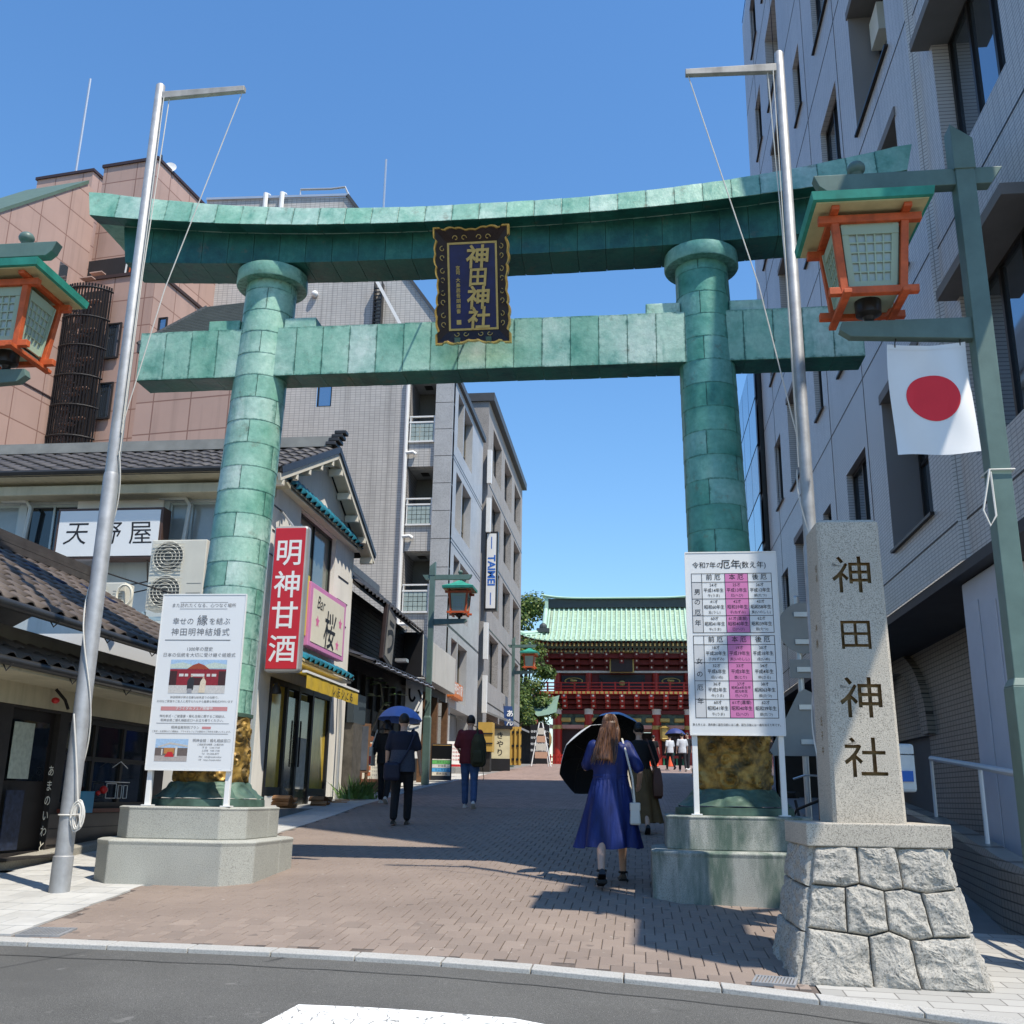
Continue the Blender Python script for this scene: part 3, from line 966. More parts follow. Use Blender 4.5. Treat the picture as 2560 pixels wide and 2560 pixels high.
for side, polys in (('f', STONES), ('l', SIDE), ('r', SIDE), ('b', SIDE)):
    for poly in polys:
        seed += 1
        dense = []
        for (a, b) in zip(poly, poly[1:] + poly[:1]):
            n = max(3, int(math.hypot(b[0] - a[0], b[1] - a[1]) * 44))
            dense += [(a[0] + (b[0] - a[0]) * k / n, a[1] + (b[1] - a[1]) * k / n) for k in range(n)]
        cx_ = sum(p[0] for p in dense) / len(dense)
        cy_ = sum(p[1] for p in dense) / len(dense)
        rings = []
        for s_, hgt in ((.985, -.03), (.982, .006), (.955, .024), (.91, .034), (.84, .04), (.76, .043), (.68, .045), (.6, .047), (.5, .049), (.4, .05), (.3, .05), (.2, .051), (.1, .051)):
            ring = []
            for (u, v) in dense:
                p = face_pt(side, cx_ + (u - cx_) * s_, cy_ + (v - cy_) * s_)
                nz_ = noise.ridged_multi_fractal(p * 7 + V((seed * 3.1, 0, 0)), .85, 2.1, 6, 1.0, 2.0) - 1.0
                nz2 = noise.noise(p * 4 + V((0, seed * 1.7, 0)))
                k = 0 if s_ > .983 else (.25 if s_ > .97 else 1)
                ring.append(p + NRM[side] * (hgt * .8 + k * (.016 * nz_ + .016 * nz2)))
            rings.append(ring)
        MB().loft(rings).build('stone', rough_gran, mon)
MB().box(-.455, .455, -.43, .43, mz - .27, mz - .125).build('slab', pale_gran, mon, bevel=.008)
pil = MB()
pf, pt_ = .238, .216
ch = .022
def pring(h, z):
    c = ch
    return [V((x, y, z)) for x, y in ((-h + c, -h), (h - c, -h), (h, -h + c), (h, h - c), (h - c, h), (-h + c, h), (-h, h - c), (-h, -h + c))]
pil.loft([pring(pf + (pt_ - pf) * (zz_ + .125) / 2.07, mz + zz_) for zz_ in (-.125, .06, .505, .93, 1.33, 1.78, 1.945)] + [pring(pt_ - .02, mz + 1.965)])
pillar = pil.build('pillar', pale_gran, mon)
# carve the four characters
import bmesh
cut = MB()
for ch_, y, s in (('神', 1.56, .40), ('田', 1.13, .33), ('神', .70, .42), ('社', .30, .40)):
    me = text_mesh(ch_, s, .006, .03)
    xs_ = [p.co.x for p in me.vertices]; ys_ = [p.co.y for p in me.vertices]
    ox, oy = (min(xs_) + max(xs_)) / 2, (min(ys_) + max(ys_)) / 2
    h = pf + (pt_ - pf) * (y + .125) / 2.07
    cut.add([((p.co.x - ox) * .74, -h - p.co.z + .006, mz + y + (p.co.y - oy) * .70) for p in me.vertices], [tuple(p.vertices) for p in me.polygons])
    bpy.data.meshes.remove(me)
cutter = cut.build('carving_cutter', cut_m, mon, recalc=False)
bm = bmesh.new(); bm.from_mesh(cutter.data)
bmesh.ops.remove_doubles(bm, verts=bm.verts, dist=1e-5)
bmesh.ops.recalc_face_normals(bm, faces=bm.faces)
if bm.calc_volume(signed=True) < 0:
    bmesh.ops.reverse_faces(bm, faces=bm.faces)
bm.to_mesh(cutter.data); bm.free()
md = pillar.modifiers.new('carve', 'BOOLEAN')
md.operation = 'DIFFERENCE'; md.solver = 'MANIFOLD'; md.object = cutter
md.material_mode = 'TRANSFER'
dg = bpy.context.evaluated_depsgraph_get()
carved = bpy.data.meshes.new_from_object(pillar.evaluated_get(dg))
pillar.modifiers.clear()
if len(carved.polygons) > 60:
    pillar.data = carved
bpy.data.objects.remove(cutter)
T = Text((0, 0, 0), (0, -1, 0), (0, 0, 1), .0)
for i, (ch_, y, s) in enumerate((('昭', 1.62, .06), ('和', 1.55, .06), ('奉', 1.2, .07), ('納', 1.1, .07), ('氏', .55, .07), ('子', .45, .07), ('中', .35, .07))):
    h = pf + (pt_ - pf) * (y + .125) / 2.07
    T.O = V((-h, 0, mz)); T.lift = .0015
    T.t(ch_, .12 if i < 2 else .02, y, s, .004)
T.done('side_inscription', cut_m, mon)

# ---------------------------------------------------------------- notice boards on the plinths
pink = mat('pink_print', (.60, .20, .42), .4, var=0)
lgrey = mat('light_grey_print', (.58, .585, .59), .4, var=0)
rose = mat('rose_print', (.55, .24, .24), .4, var=0)
def board(label, cx, y, z0, z1, w, zleg, rz):
    t = thing('notice_board', label, 'notice board', (cx, y, zleg), rz, world=False)
    MB().box(-w / 2, w / 2, -.012, .012, z0 - zleg, z1 - zleg).build('panel', boardw, t, bevel=.003)
    f = MB()
    a, b, c, d = -w / 2, w / 2, z0 - zleg, z1 - zleg
    f.box(a - .006, b + .006, -.016, .016, d, d + .012).box(a - .006, b + .006, -.016, .016, c - .012, c).box(a - .008, a, -.016, .016, c, d).box(b, b + .008, -.016, .016, c, d)
    f.build('frame', white, t)
    for s in (-1, 1):
        MB().box(s * (w / 2 - .035) - .025, s * (w / 2 - .035) + .025, .016, .066, 0, z1 - zleg - .05).build('leg', white, t, bevel=.004)
        MB().box(s * (w / 2 - .035) - .05, s * (w / 2 - .035) + .05, .0, .1, 0, .01).build('foot', white, t)
    return t, Text((-w / 2, -.012, z0 - zleg), X1, Z1, .002)
bR, T = board('white notice board with pink-columned table of unlucky years on the right plinth', .93, 9.9, .6, 2.33, .86, -.125, 0)
BW_, BH_ = .86, 1.73
G = Text(T.O, T.u, T.v, .0012)
K = Text(T.O, T.u, T.v, .0016)
L = Text(T.O, T.u, T.v, .0024)
def tb(rows, y0, y1, cells, side):
    xs_ = [.06, .155, .39, .63, .86 - .055]
    xs_ = [.052, .15, .37, .588, .81]
    hh = .085
    G.bar(xs_[0], xs_[1], y0, y1 - hh)
    K.bar(xs_[2], xs_[3], y0, y1)
    e = .0025
    for x in xs_:
        L.bar(x - e, x + e, y0, y1)
    ys_ = [y0 + (y1 - hh - y0) * i / rows for i in range(rows + 1)] + [y1]
    for y in ys_:
        L.bar(xs_[0] - e, xs_[4] + e, y - e, y + e, .0026)
    for i, h in enumerate(('前 厄', '本 厄', '後 厄')):
        L.t(h, (xs_[i + 1] + xs_[i + 2]) / 2, y1 - hh / 2 + .004, .062, .008)
    for r_, row in enumerate(cells):
        top = ys_[rows - r_]
        hh_ = ys_[1] - ys_[0]
        for i, (a, b, c) in enumerate(row):
            xm = (xs_[i + 1] + xs_[i + 2]) / 2
            L.t(a, xm, top - hh_ * .18, .038, .004)
            if len(b) > 8:
                p, q_ = b[:7], b[7:]
                L.t(p, xm, top - hh_ * .38, .03, .006)
                L.t(q_, xm, top - hh_ * .58, .03, .006)
            else:
                L.t(b, xm, top - hh_ * .50, .043, .008, wx=.9)
            L.t(c, xm, top - hh_ * .81, .032, .003)
    ym = (y0 + y1 - hh) / 2
    for i, h in enumerate(side):
        L.t(h, (xs_[0] + xs_[1]) / 2, ym + (1.5 - i) * (.1 if rows == 3 else .125), .062, .006)
tb(3, .95, 1.525, [[('24才', '平成14年生', '午(うま)'), ('25才', '平成13年生', '巳(へび)'), ('26才', '平成12年生', '辰(たつ)')],
                   [('41才', '昭和60年生', '丑(うし)'), ('42才', '昭和59年生', '子(ねずみ)'), ('43才', '昭和58年生', '亥(いのしし)')],
                   [('60才', '昭和41年生', '午(うま)'), ('61才(還暦)', '昭和40年生', '巳(へび)'), ('62才', '昭和39年生', '辰(たつ)')]], '男の厄年')
tb(4, .15, .92, [[('18才', '平成20年生', '子(ねずみ)'), ('19才', '平成19年生', '亥(いのしし)'), ('20才', '平成18年生', '戌(いぬ)')],
                 [('32才', '平成6年生', '戌(いぬ)'), ('33才', '平成5年生', '酉(とり)'), ('34才', '平成4年生', '申(さる)')],
                 [('36才', '平成2年生', '午(うま)'), ('37才', '昭和64年生平成元年生', '巳(へび)'), ('38才', '昭和63年生', '辰(たつ)')],
                 [('60才', '昭和41年生', '午(うま)'), ('61才(還暦)', '昭和40年生', '巳(へび)'), ('62才', '昭和39年生', '辰(たつ)')]], '女の厄年')
L.t('令和7年の', .21, 1.605, .066, .004)
L.t('厄年', .43, 1.61, .095, .008)
L.t('(数え年)', .64, 1.605, .07, .004)
L.t('数え年とは、満年齢に誕生日前には二歳、誕生日後には一歳を加えた年です。', .43, .085, .026, .004, wx=.9)
G.done('grey_cells', lgrey, bR)
K.done('pink_columns', pink, bR)
L.done('lettering', ink, bR)

bL, T = board('white wedding notice board with two photographs on the left plinth', -4.36, 9.88, .22, 1.95, .86, -.125, 2)
D = Text(T.O, T.u, T.v, .002)
D.t('また訪れたくなる、心つなぐ場所', .43, 1.62, .045)
for y in (1.652, 1.585, 1.265, .44, .34):
    D.bar(.18 if y > 1.5 else .06, .68 if y > 1.5 else (.74 if y > 1 else .8), y, y + (.004 if y != 1.265 else .007))
D.t('幸せの', .23, 1.455, .075).t('縁', .43, 1.47, .115, .004).t('を結ぶ', .61, 1.455, .075)
D.t('神田明神結婚式', .42, 1.345, .083, gap=1.12)
D.t('1300年の歴史', .43, 1.175, .046).t('日本の伝統を大切に受け継ぐ結婚式', .43, 1.115, .046, gap=1.05)
D.t('神田明神が誇る荘厳な総朱塗りの社殿で、', .43, .695, .027).t('大切なご家族やご友人に見守られながら厳粛な神前式が叶います', .43, .655, .027)
D.t('神社挙式・ご披露宴・婚礼全般に関するご相談は、', .43, .51, .03).t('明神会館ご婚礼相談窓口へお立ち寄りください。', .43, .47, .03)
D.t('明神会館特別プラン', .36, .40, .032).t('ご見学・お食事などご相談は、ブライダルフェアの事前のご予約をお願いいたします。', .43, .362, .021)
D.t('明神会館｜婚礼相談窓口', .64, .275, .035)
for i, s_ in enumerate(('ご相談受付時間（火曜定休）', '平 日　12:00-17:00', '土日祝　9:00-17:00', 'Tel　03-6206-8077', 'Mail　info@myojin.tokyo', 'HP　https://myojin.tokyo')):
    D.t(s_, .64, .238 - i * .029, .022)
D.done('lettering', grey_ink, bL)
Bn = Text(T.O, T.u, T.v, .0014).bar(.09, .77, .565, .605).bar(.53, .62, .388, .412)
Bn.done('rose_banner', rose, bL)
Text(T.O, T.u, T.v, .0026).t('ブライダルフェア開催中', .43, .587, .035, .004).done('banner_lettering', white, bL)
# the two printed photographs, as flat colour areas
def flat(name, col):
    return mat('print_' + name, col, .4, var=.15, vs=60)
def photo(name, areas):
    for i, (nm, col, polys) in enumerate(areas):
        P = Text(T.O, T.u, T.v, .0012 + .0003 * i)
        for p in polys:
            P.poly(p)
        P.done(name, flat(nm, col), bL)
rect = lambda a, b, c, d: [(a, c), (b, c), (b, d), (a, d)]
x0, y0, w0, h0 = .145, .735, .58, .335
f_ = lambda pts: [(x0 + a * w0, y0 + b * h0) for a, b in pts]
photo('shrine_photograph', [('sky', (.35, .5, .68), [f_(rect(0, 1, 0, 1))]), ('ground', (.55, .53, .5), [f_(rect(0, 1, 0, .28))]),
      ('hall', (.25, .02, .03), [f_(rect(0, 1, .24, .72))]), ('hall_dark', (.05, .02, .02), [f_(rect(.0, .13, .24, .66)), f_(rect(.87, 1, .24, .66)), f_(rect(.36, .64, .24, .46))]),
      ('roof', (.5, .58, .52), [f_([(0, .74), (1, .74), (1, .86), (.78, .92), (.6, .84), (.4, .84), (.22, .92), (0, .86)])]),
      ('gable', (.32, .06, .03), [f_([(.3, .72), (.7, .72), (.6, .84), (.5, .9), (.4, .84)])]), ('noren', (.6, .58, .55), [f_(rect(.17, .25, .5, .58)), f_(rect(.27, .33, .5, .58)), f_(rect(.38, .62, .5, .58)), f_(rect(.66, .72, .5, .58)), f_(rect(.75, .83, .5, .58))]),
      ('groom', (.03, .03, .035), [f_([(.33, .1), (.44, .1), (.45, .38), (.42, .5), (.38, .5), (.33, .38)])]), ('bride', (.66, .56, .42), [f_([(.54, .02), (.65, .02), (.66, .35), (.63, .44), (.59, .44), (.56, .34)])]),
      ('hakama', (.3, .3, .32), [f_(rect(.34, .42, .02, .14))]), ('faces', (.55, .38, .28), [f_(rect(.385, .415, .48, .54)), f_(rect(.595, .625, .43, .49))])])
x0, y0, w0, h0 = .075, .075, .33, .215
photo('hall_photograph', [('sky', (.35, .5, .68), [f_(rect(0, 1, 0, 1))]), ('plaza', (.4, .36, .34), [f_(rect(0, 1, 0, .3))]), ('wall2', (.14, .11, .1), [f_(rect(0, 1, .25, .6))]),
      ('eave', (.5, .48, .45), [f_([(.08, .66), (.45, .85), (1, .72), (1, .64), (.45, .76), (.1, .6)])]), ('glow', (.45, .2, .06), [f_(rect(.28, .6, .34, .6))]),
      ('carpet', (.5, .02, .03), [f_([(.3, .2), (.6, .2), (.54, .42), (.4, .42)])]), ('post', (.6, .58, .54), [f_(rect(.62, .69, .2, .66)), f_(rect(.2, .24, .28, .55))])])

# ---------------------------------------------------------------- flagpoles
rope_m = mat('white_rope', (.62, .60, .55), .9, var=.1)
rusty = mat('rusty_white_arm', (.40, .38, .35), .6, .2, var=.2, vs=8, streak=.6)
def helix(x, y, z0, z1, r, turns, ph, n=40):
    return [V((x + r * math.cos(ph + 6.2832 * turns * k / n), y + r * math.sin(ph + 6.2832 * turns * k / n), z0 + (z1 - z0) * k / n)) for k in range(n + 1)]
def flagpole(label, x, y, ztop, zjoint, r0, r1, r2, arm, zarm, coil):
    zb = gz(y, x) - .02
    t = thing('flagpole', label, 'flagpole', (x, y, zb), group='steel flagpoles in front of the torii')
    MB().lathe([(r0, zb), (r0 * .98, zjoint - .02), (r1 * 1.02, zjoint + .01)], 20, (x, y, 0)).build('lower_tube', steel, t, smooth=True)
    MB().lathe([(r1, zjoint), (r2, ztop - .02), (r2 * .7, ztop)], 20, (x, y, 0)).build('upper_tube', steel, t, smooth=True)
    if coil:
        MB().lathe([(r0 + .012, zb), (r0 + .012, zb + .32), (r0, zb + .33)], 20, (x, y, 0)).build('ground_sleeve', steel, t, smooth=True)
    a = MB()
    x1 = x + arm
    a.hexa([V((x, y - .03, zarm - .05)), V((x1, y - .03, zarm - .02)), V((x1, y + .03, zarm - .02)), V((x, y + .03, zarm - .05)),
            V((x, y - .03, zarm + .04)), V((x1, y - .03, zarm + .045)), V((x1, y + .03, zarm + .045)), V((x, y + .03, zarm + .04))])
    a.build('arm', rusty, t, bevel=.006)
    sg = 1 if arm > 0 else -1
    ln = MB().tube([V((x1 - sg * .03, y, zarm - .03)), V((x + sg * arm * sg * .35, y - .03, zarm - 2.4)), V((x + sg * (r1 + .01), y - .05, zarm - 3.9))], .006, 5)
    ln.tube([V((x + sg * .12, y, zarm - .04)), V((x + sg * (r1 + .012), y - .03, zarm - 2.2)), V((x + sg * (r1 + .01), y - .04, zarm - 4.2))], .006, 5)
    ln.tube([V((x + sg * .07, y - .03, zarm - .04)), V((x + sg * (r1 + .006), y - .05, zarm - 4.0))], .005, 5)
    ln.tube(helix(x, y, zarm - 4.2, zb + 1.0, r0 + .012, 1.35, -.6 if sg > 0 else 2.6, 60), .007, 5)
    ln.build('halyard', rope_m, t, smooth=True)
    if coil:
        c = MB()
        cx_, cz_ = x + r0 + .03, zb + .68
        for k in range(7):
            w_, h_ = .035 + .012 * (k % 3), .11 + .012 * ((k * 2) % 3)
            c.tube([V((cx_ + w_ * math.cos(6.2832 * q / 16) + .004 * k, y - .06 - .006 * (k % 4), cz_ + h_ * math.sin(6.2832 * q / 16) - .01 * (k % 2))) for q in range(17)], .007, 5)
        c.tube([V((cx_, y - .06, cz_ + .1)), V((cx_ - .03, y - .08, cz_ + .35)), V((x - .02, y - r0 - .02, cz_ + .9))], .007, 5)
        c.tube([V((x + (r0 + .008) * math.cos(6.2832 * q / 16), y + (r0 + .008) * math.sin(6.2832 * q / 16), cz_)) for q in range(17)], .007, 5)
        c.tube([V((cx_ - .03, y - .085, cz_)), V((cx_ + .04, y - .09, cz_ + .01)), V((cx_ + .06, y - .08, cz_ - .1))], .007, 5)
        c.build('rope_coil', rope_m, t, smooth=True)
    return t
flagpole('grey steel flagpole with white rope coil at its foot, left of the torii', -5.16, 9.2, 7.62, 3.05, .078, .068, .05, .99, 7.47, True)
flagpole('grey steel flagpole rising behind the stone monument on the right', 1.53, 8.9, 7.25, 2.15, .068, .058, .045, -.93, 7.06, False)

# ---------------------------------------------------------------- lantern street lamps
def lamp(name, label, x, y, rz, panes=True, zb=None):
    zb = gz(y, x) if zb is None else zb
    t = thing('lantern_street_lamp', label, 'street lamp', (x, y, zb), rz, 'lantern street lamps along the approach', world=False)
    H = 6.42
    p = MB().box(-.075, .075, -.075, .075, 1.9, H - .35)
    p.box(-.1, .1, -.1, .1, 0, 1.87)
    p.loft([[V((a * s, b * s, z)) for a, b in ((-1, -1), (1, -1), (1, 1), (-1, 1))] for s, z in ((.1, 1.87), (.075, 1.93))])
    p.build('post', postgreen, t, bevel=.006)
    MB().hexa([V((-.085, -.085, H - .36)), V((.085, -.085, H - .36)), V((.085, .085, H - .36)), V((-.085, .085, H - .36)),
               V((-.085, -.085, H - .08)), V((.085, -.085, H + .06)), V((.085, .085, H + .06)), V((-.085, .085, H - .08))]).build('post_cap', postgreen, t, bevel=.005)
    zc = 6.0
    MB().extr([V((-.30, -.055, zc + .08)), V((-.20, -.055, zc - .07)), V((1.1, -.055, zc - .07)), V((1.16, -.055, zc - .02)), V((1.2, -.055, zc + .08))], (0, .11, 0)).build('crossbeam', postgreen, t, bevel=.005)
    lx = .84
    MB().ball((lx, 0, zc + .16), .075, .075, .065).lathe([(.03, zc + .07), (.05, zc + .11), (.03, zc + .12)], 12, (lx, 0, 0)).build('finial', postgreen, t, smooth=True)
    MB().extr([V((-.05, -.045, 4.56)), V((1.0, -.045, 4.62)), V((1.08, -.045, 4.68)), V((1.06, -.045, 4.75)), V((-.05, -.045, 4.75))], (0, .09, 0)).build('bracket_arm', postgreen, t, bevel=.005)
    # lantern
    rw = .455
    r_ = MB().loft([[V((lx + a * s, b * s, z)) for a, b in ((-1, -1), (1, -1), (1, 1), (-1, 1))] for s, z in ((rw - .025, 5.60), (rw, 5.605), (rw + .01, 5.675), (rw * .5, 5.78), (.05, 5.9))])
    r_.build('lantern_roof', teal, t)
    MB().box(lx - rw + .03, lx + rw - .03, -rw + .03, rw - .03, 5.588, 5.5985).build('soffit', soffit, t)
    zt, zl, wt, wb = 5.52, 4.93, .275, .22
    for sx in (-1, 1):
        for sy in (-1, 1):
            MB().beam((lx + sx * wt, sy * wt, 5.59), (lx + sx * wb, sy * wb, zl - .05), .058, .058, (1, 0, 0)).build('lantern_post', orange, t, bevel=.004)
    for s in (-1, 1):
        MB().box(lx - wt - .12, lx + wt + .12, s * wt - .03, s * wt + .03, zt - .035, zt + .03).build('top_rail', orange, t, bevel=.004)
        MB().box(lx + s * wt - .03, lx + s * wt + .03, -wt - .12, wt + .12, zt + .0305, zt + .068).build('top_rail', orange, t, bevel=.004)
        MB().box(lx - wb - .12, lx + wb + .12, s * wb - .03, s * wb + .03, zl - .04, zl + .02).build('bottom_rail', orange, t, bevel=.004)
        MB().box(lx + s * wb - .03, lx + s * wb + .03, -wb - .12, wb + .12, zl - .075, zl - .0405).build('bottom_rail', orange, t, bevel=.004)
    # lattice windows on four sides
    for k in range(4):
        mx = M.Translation((lx, 0, 0)) @ M.Rotation(R(90 * k), 4, 'Z')
        l0, l1, h0, h1 = wb - .045, wt - .055, zl + .03, zt - .04
        pt = lambda a, b, o=0: mx @ V((a * (l0 + (l1 - l0) * b), -(wb + (wt - wb) * b) + .012 + o, h0 + (h1 - h0) * b))
        la = MB()
        n = 5
        for i in range(n + 1):
            a = -.8 + 1.6 * i / n
            la.beam(pt(a, .08), pt(a, .86), .012, .014, (0, 1, 0))
            b = .08 + .78 * i / n
            la.beam(pt(-.8, b), pt(.8, b), .014, .012, (0, 0, 1))
        for a in (-.9, .9):
            la.beam(pt(a, 0), pt(a, 1), .05, .018, (0, 1, 0))
        la.beam(pt(-1, .04), pt(1, .04), .018, .05).beam(pt(-1, .93), pt(1, .93), .018, .1)
        lo = la.build('lattice_panel', lattice, t)
        if panes:
            for i in range(n):
                for j in range(n):
                    a0, a1 = -.8 + 1.6 * i / n, -.8 + 1.6 * (i + 1) / n
                    b0, b1 = .08 + .78 * j / n, .08 + .78 * (j + 1) / n
                    MB().quad(pt(a0, b0, .008), pt(a1, b0, .008), pt(a1, b1, .008), pt(a0, b1, .008)).build('pane', frosted, lo, recalc=False)
        else:
            MB().quad(pt(-.8, .08, .008), pt(.8, .08, .008), pt(.8, .86, .008), pt(-.8, .86, .008)).build('pane', frosted, lo, recalc=False)
    MB().box(lx - wb + .03, lx + wb - .03, -wb + .03, wb - .03, zl + .0, zl + .012).build('lantern_floor', lattice, t)
    MB().lathe([(.045, 4.74), (.035, 4.77), (.05, 4.8), (.1, 4.82), (.105, 4.93), (.09, 4.94)], 20, (lx, 0, 0)).build('lamp_socket', darkmetal, t, smooth=True)
    return t
lampR = lamp('r', 'green lamp post with vermilion lantern standing beside the stone monument', 2.74, 7.75, 180)
lampL = lamp('l', 'vermilion lantern at the left edge of the picture, on a green post', -6.72, 8.35, 0)
lampM = lamp('m', 'green lamp post with lantern beside the white standing banner up the street', -6.0, 29.6, 0, False)
lampF = lamp('f', 'farthest green lamp post with lantern, in front of the trees by the red gate', -6.2, 52, 0, False)
# white cord tied round the near post
c = MB()
zc_ = 2.42 - gz(7.75, 2.74)
c.tube([V((.092 * a, .092 * b, zc_)) for a, b in ((-1, -1), (1, -1), (1, 1), (-1, 1), (-1, -1))], .008, 5)
c.tube([V((.09, .1, zc_)), V((.12, .11, zc_ - .12)), V((.17, .11, zc_ - .32)), V((.13, .11, zc_ - .44)), V((.08, .1, zc_ - .36)), V((.085, .1, zc_ - .02))], .008, 5)
c.build('tied_cord', rope_m, lampR, smooth=True)

# ---------------------------------------------------------------- flag hung from the near lamp
flag_m = mat('white_flag_cloth', (.74, .74, .73), .85, var=.03, vs=3)
red_m = mat('red_flag_disc', (.74, .035, .05), .8, var=.06)
fl = thing('japanese_flag', 'white flag with a red disc hung from the lamp bracket', 'flag', (2.31, 7.75, 2.56))
def cloth(u, v, off=0):
    x = 2.02 + .59 * u + .012 * math.sin(v * 5 + 1) * (1 - u) - .02 * (1 - v) * (1 - u)
    sag = .03 * math.sin(math.pi * u) * v ** 6
    z = 2.56 + .94 * v - sag + .012 * math.sin(u * 7) * (1 - v)
    y = 7.73 + .03 * math.sin(u * 5.5 + v * 2.0) * (.35 + .65 * (1 - v)) + .02 * math.sin((u - .5) * 9 + v * 3) * math.sin(math.pi * v) - .05 * (1 - v) ** 2
    y += .022 * math.exp(-((u - .5 - .35 * (v - .85)) / .1) ** 2) * max(0, v - .55)
    return V((x, y - off, z))
MB().sheet(lambda u, v: cloth(u, v), 28, 40).build('cloth', flag_m, fl, smooth=True, recalc=False)
for sgn, nm in ((1, 'red_disc'), (-1, 'red_disc')):
    m = MB()
    rr = [[cloth(.515 + .325 * k * math.cos(6.2832 * a / 40), .50 + .204 * k * math.sin(6.2832 * a / 40), sgn * .003) for a in range(40)] for k in (.02, .25, .5, .75, 1)]
    m.loft(rr, True).build(nm, red_m, fl, smooth=True, recalc=False)
MB().sheet(lambda u, v: cloth(u, .955 + .045 * v, .003), 28, 2).build('hem', flag_m, fl, smooth=True, recalc=False)
h = MB()
for u in (.1, .93):
    p = cloth(u, .985)
    h.tube([p + V((0, .0, -.01)), p + V((0, -.012, .03)), p + V((.012, 0, .06)), V((p.x, 7.75, 3.585))], .005, 5)
h.build('hooks', darkmetal, fl)

# ---------------------------------------------------------------- road signs seen from behind
sg = thing('road_sign', 'backs of a round, an oblong and a triangular road sign on one grey pole', 'road sign', (1.95, 12.6, gz(12.6, 1.95)))
signback = mat('sign_back_grey', (.30, .31, .31), .5, .3, var=.08)
Ys = 12.6
MB().lathe([(.038, gz(Ys, 1.95) - .02), (.038, 2.4), (.02, 2.42)], 16, (1.95, Ys, 0)).build('pole', alu, sg, smooth=True)
disc = [V((2.02 + .31 * math.cos(6.2832 * k / 40), Ys - .06, 2.02 + .31 * math.sin(6.2832 * k / 40))) for k in range(40)]
MB().extr(disc, (0, .006, 0)).build('round_sign', signback, sg)
MB().box(1.82, 2.36, Ys - .066, Ys - .06, 1.42, 1.64).build('oblong_sign', signback, sg, bevel=.02)
MB().extr([V((x, Ys - .066, z)) for x, z in ((1.58, .52), (2.40, .52), (2.44, .58), (2.06, 1.25), (1.98, 1.29), (1.9, 1.25), (1.54, .58))], (0, .006, 0)).build('triangular_sign', signback, sg)
for z in (2.18, 1.85, 1.52, 1.08, .68):
    MB().box(1.9, 2.22, Ys - .09, Ys - .067, z - .028, z + .028).build('clamp', alu, sg)
T = Text((0, Ys - .0905, 0), X1, Z1, .001)
for z in (2.18, 1.85, 1.52, 1.08, .68):
    T.t('11', 2.12, z, .06, .02)
T.done('number_stickers', ink, sg)
# ---------------------------------------------------------------- roof tiles
def tile_me(name, m, w=.28, l=.28, amp=.028, n=8):
    me = bpy.data.meshes.new(name)
    vs, fs = [], []
    th = .018
    for j, (y, dz) in enumerate(((0, 0), (l, 0))):
        for i in range(n + 1):
            u = i / n
            z = amp * math.sin((u - .12) * 6.2832) + (.012 if u > .9 else 0)
            vs.append(((u - .5) * w, y, z + .02))
    for i in range(n + 1):
        vs.append((vs[i][0], 0, vs[i][2] - th))
    for i in range(n):
        fs.append((i, i + 1, n + 2 + i, n + 1 + i))
        fs.append((2 * (n + 1) + i, 2 * (n + 1) + i + 1, i + 1, i))
    me.from_pydata(vs, [], fs)
    me.materials.append(m)
    me.polygons.foreach_set('use_smooth', [True] * len(me.polygons))
    return me
def frame_mx(o, x, y):
    x, y = V(x).normalized(), V(y).normalized()
    z = x.cross(y)
    return M(((x.x, y.x, z.x, o[0]), (x.y, y.y, z.y, o[1]), (x.z, y.z, z.z, o[2]), (0, 0, 0, 1)))
def tile_roof(parent, p0, along, up, ncol, nrow, wc, lr, me, keep=None, alt=None, name='roof_tile'):
    """p0: eave corner; tiles laid from the eave upward"""
    along, up = V(along).normalized(), V(up).normalized()
    nrm = along.cross(up)
    for j in range(nrow):
        for i in range(ncol):
            if keep and not keep(i, j):
                continue
            o = V(p0) + along * (i + .5) * wc + up * j * lr + nrm * rnd.uniform(0, .005)
            mx = frame_mx(o, along, up - nrm * .07)
            inst(name, (alt if alt and rnd.random() < .05 else me), parent, mx @ M.Rotation(rnd.uniform(-.01, .01), 4, 'Z'))
kt = tile_me('roof_tile', kawara)
kt_brown = tile_me('roof_tile', mat('brown_grey_tile', (.13, .105, .09), .45, var=.25, vs=6, orand=.4))
kt_navy = tile_me('roof_tile', mat('navy_tile', (.012, .02, .06), .35, var=.2, orand=.3))
kt_dark = tile_me('roof_tile', kawara_dark)
blue_tile = mat('turquoise_glazed_tile', (.03, .22, .30), .25, spec=.6, var=.35, vs=7, orand=.5)
kt_blue = tile_me('roof_tile', blue_tile, .28, .34, .045)
plaster_b = mat('pale_blue_render', (.42, .47, .48), .8, var=.1, vs=1.2, streak=.3)
plaster_y = mat('yellowish_plaster', (.46, .42, .30), .85, var=.12, vs=2, streak=.3)
gutter_m = mat('dark_gutter', (.03, .03, .03), .4, var=.2)

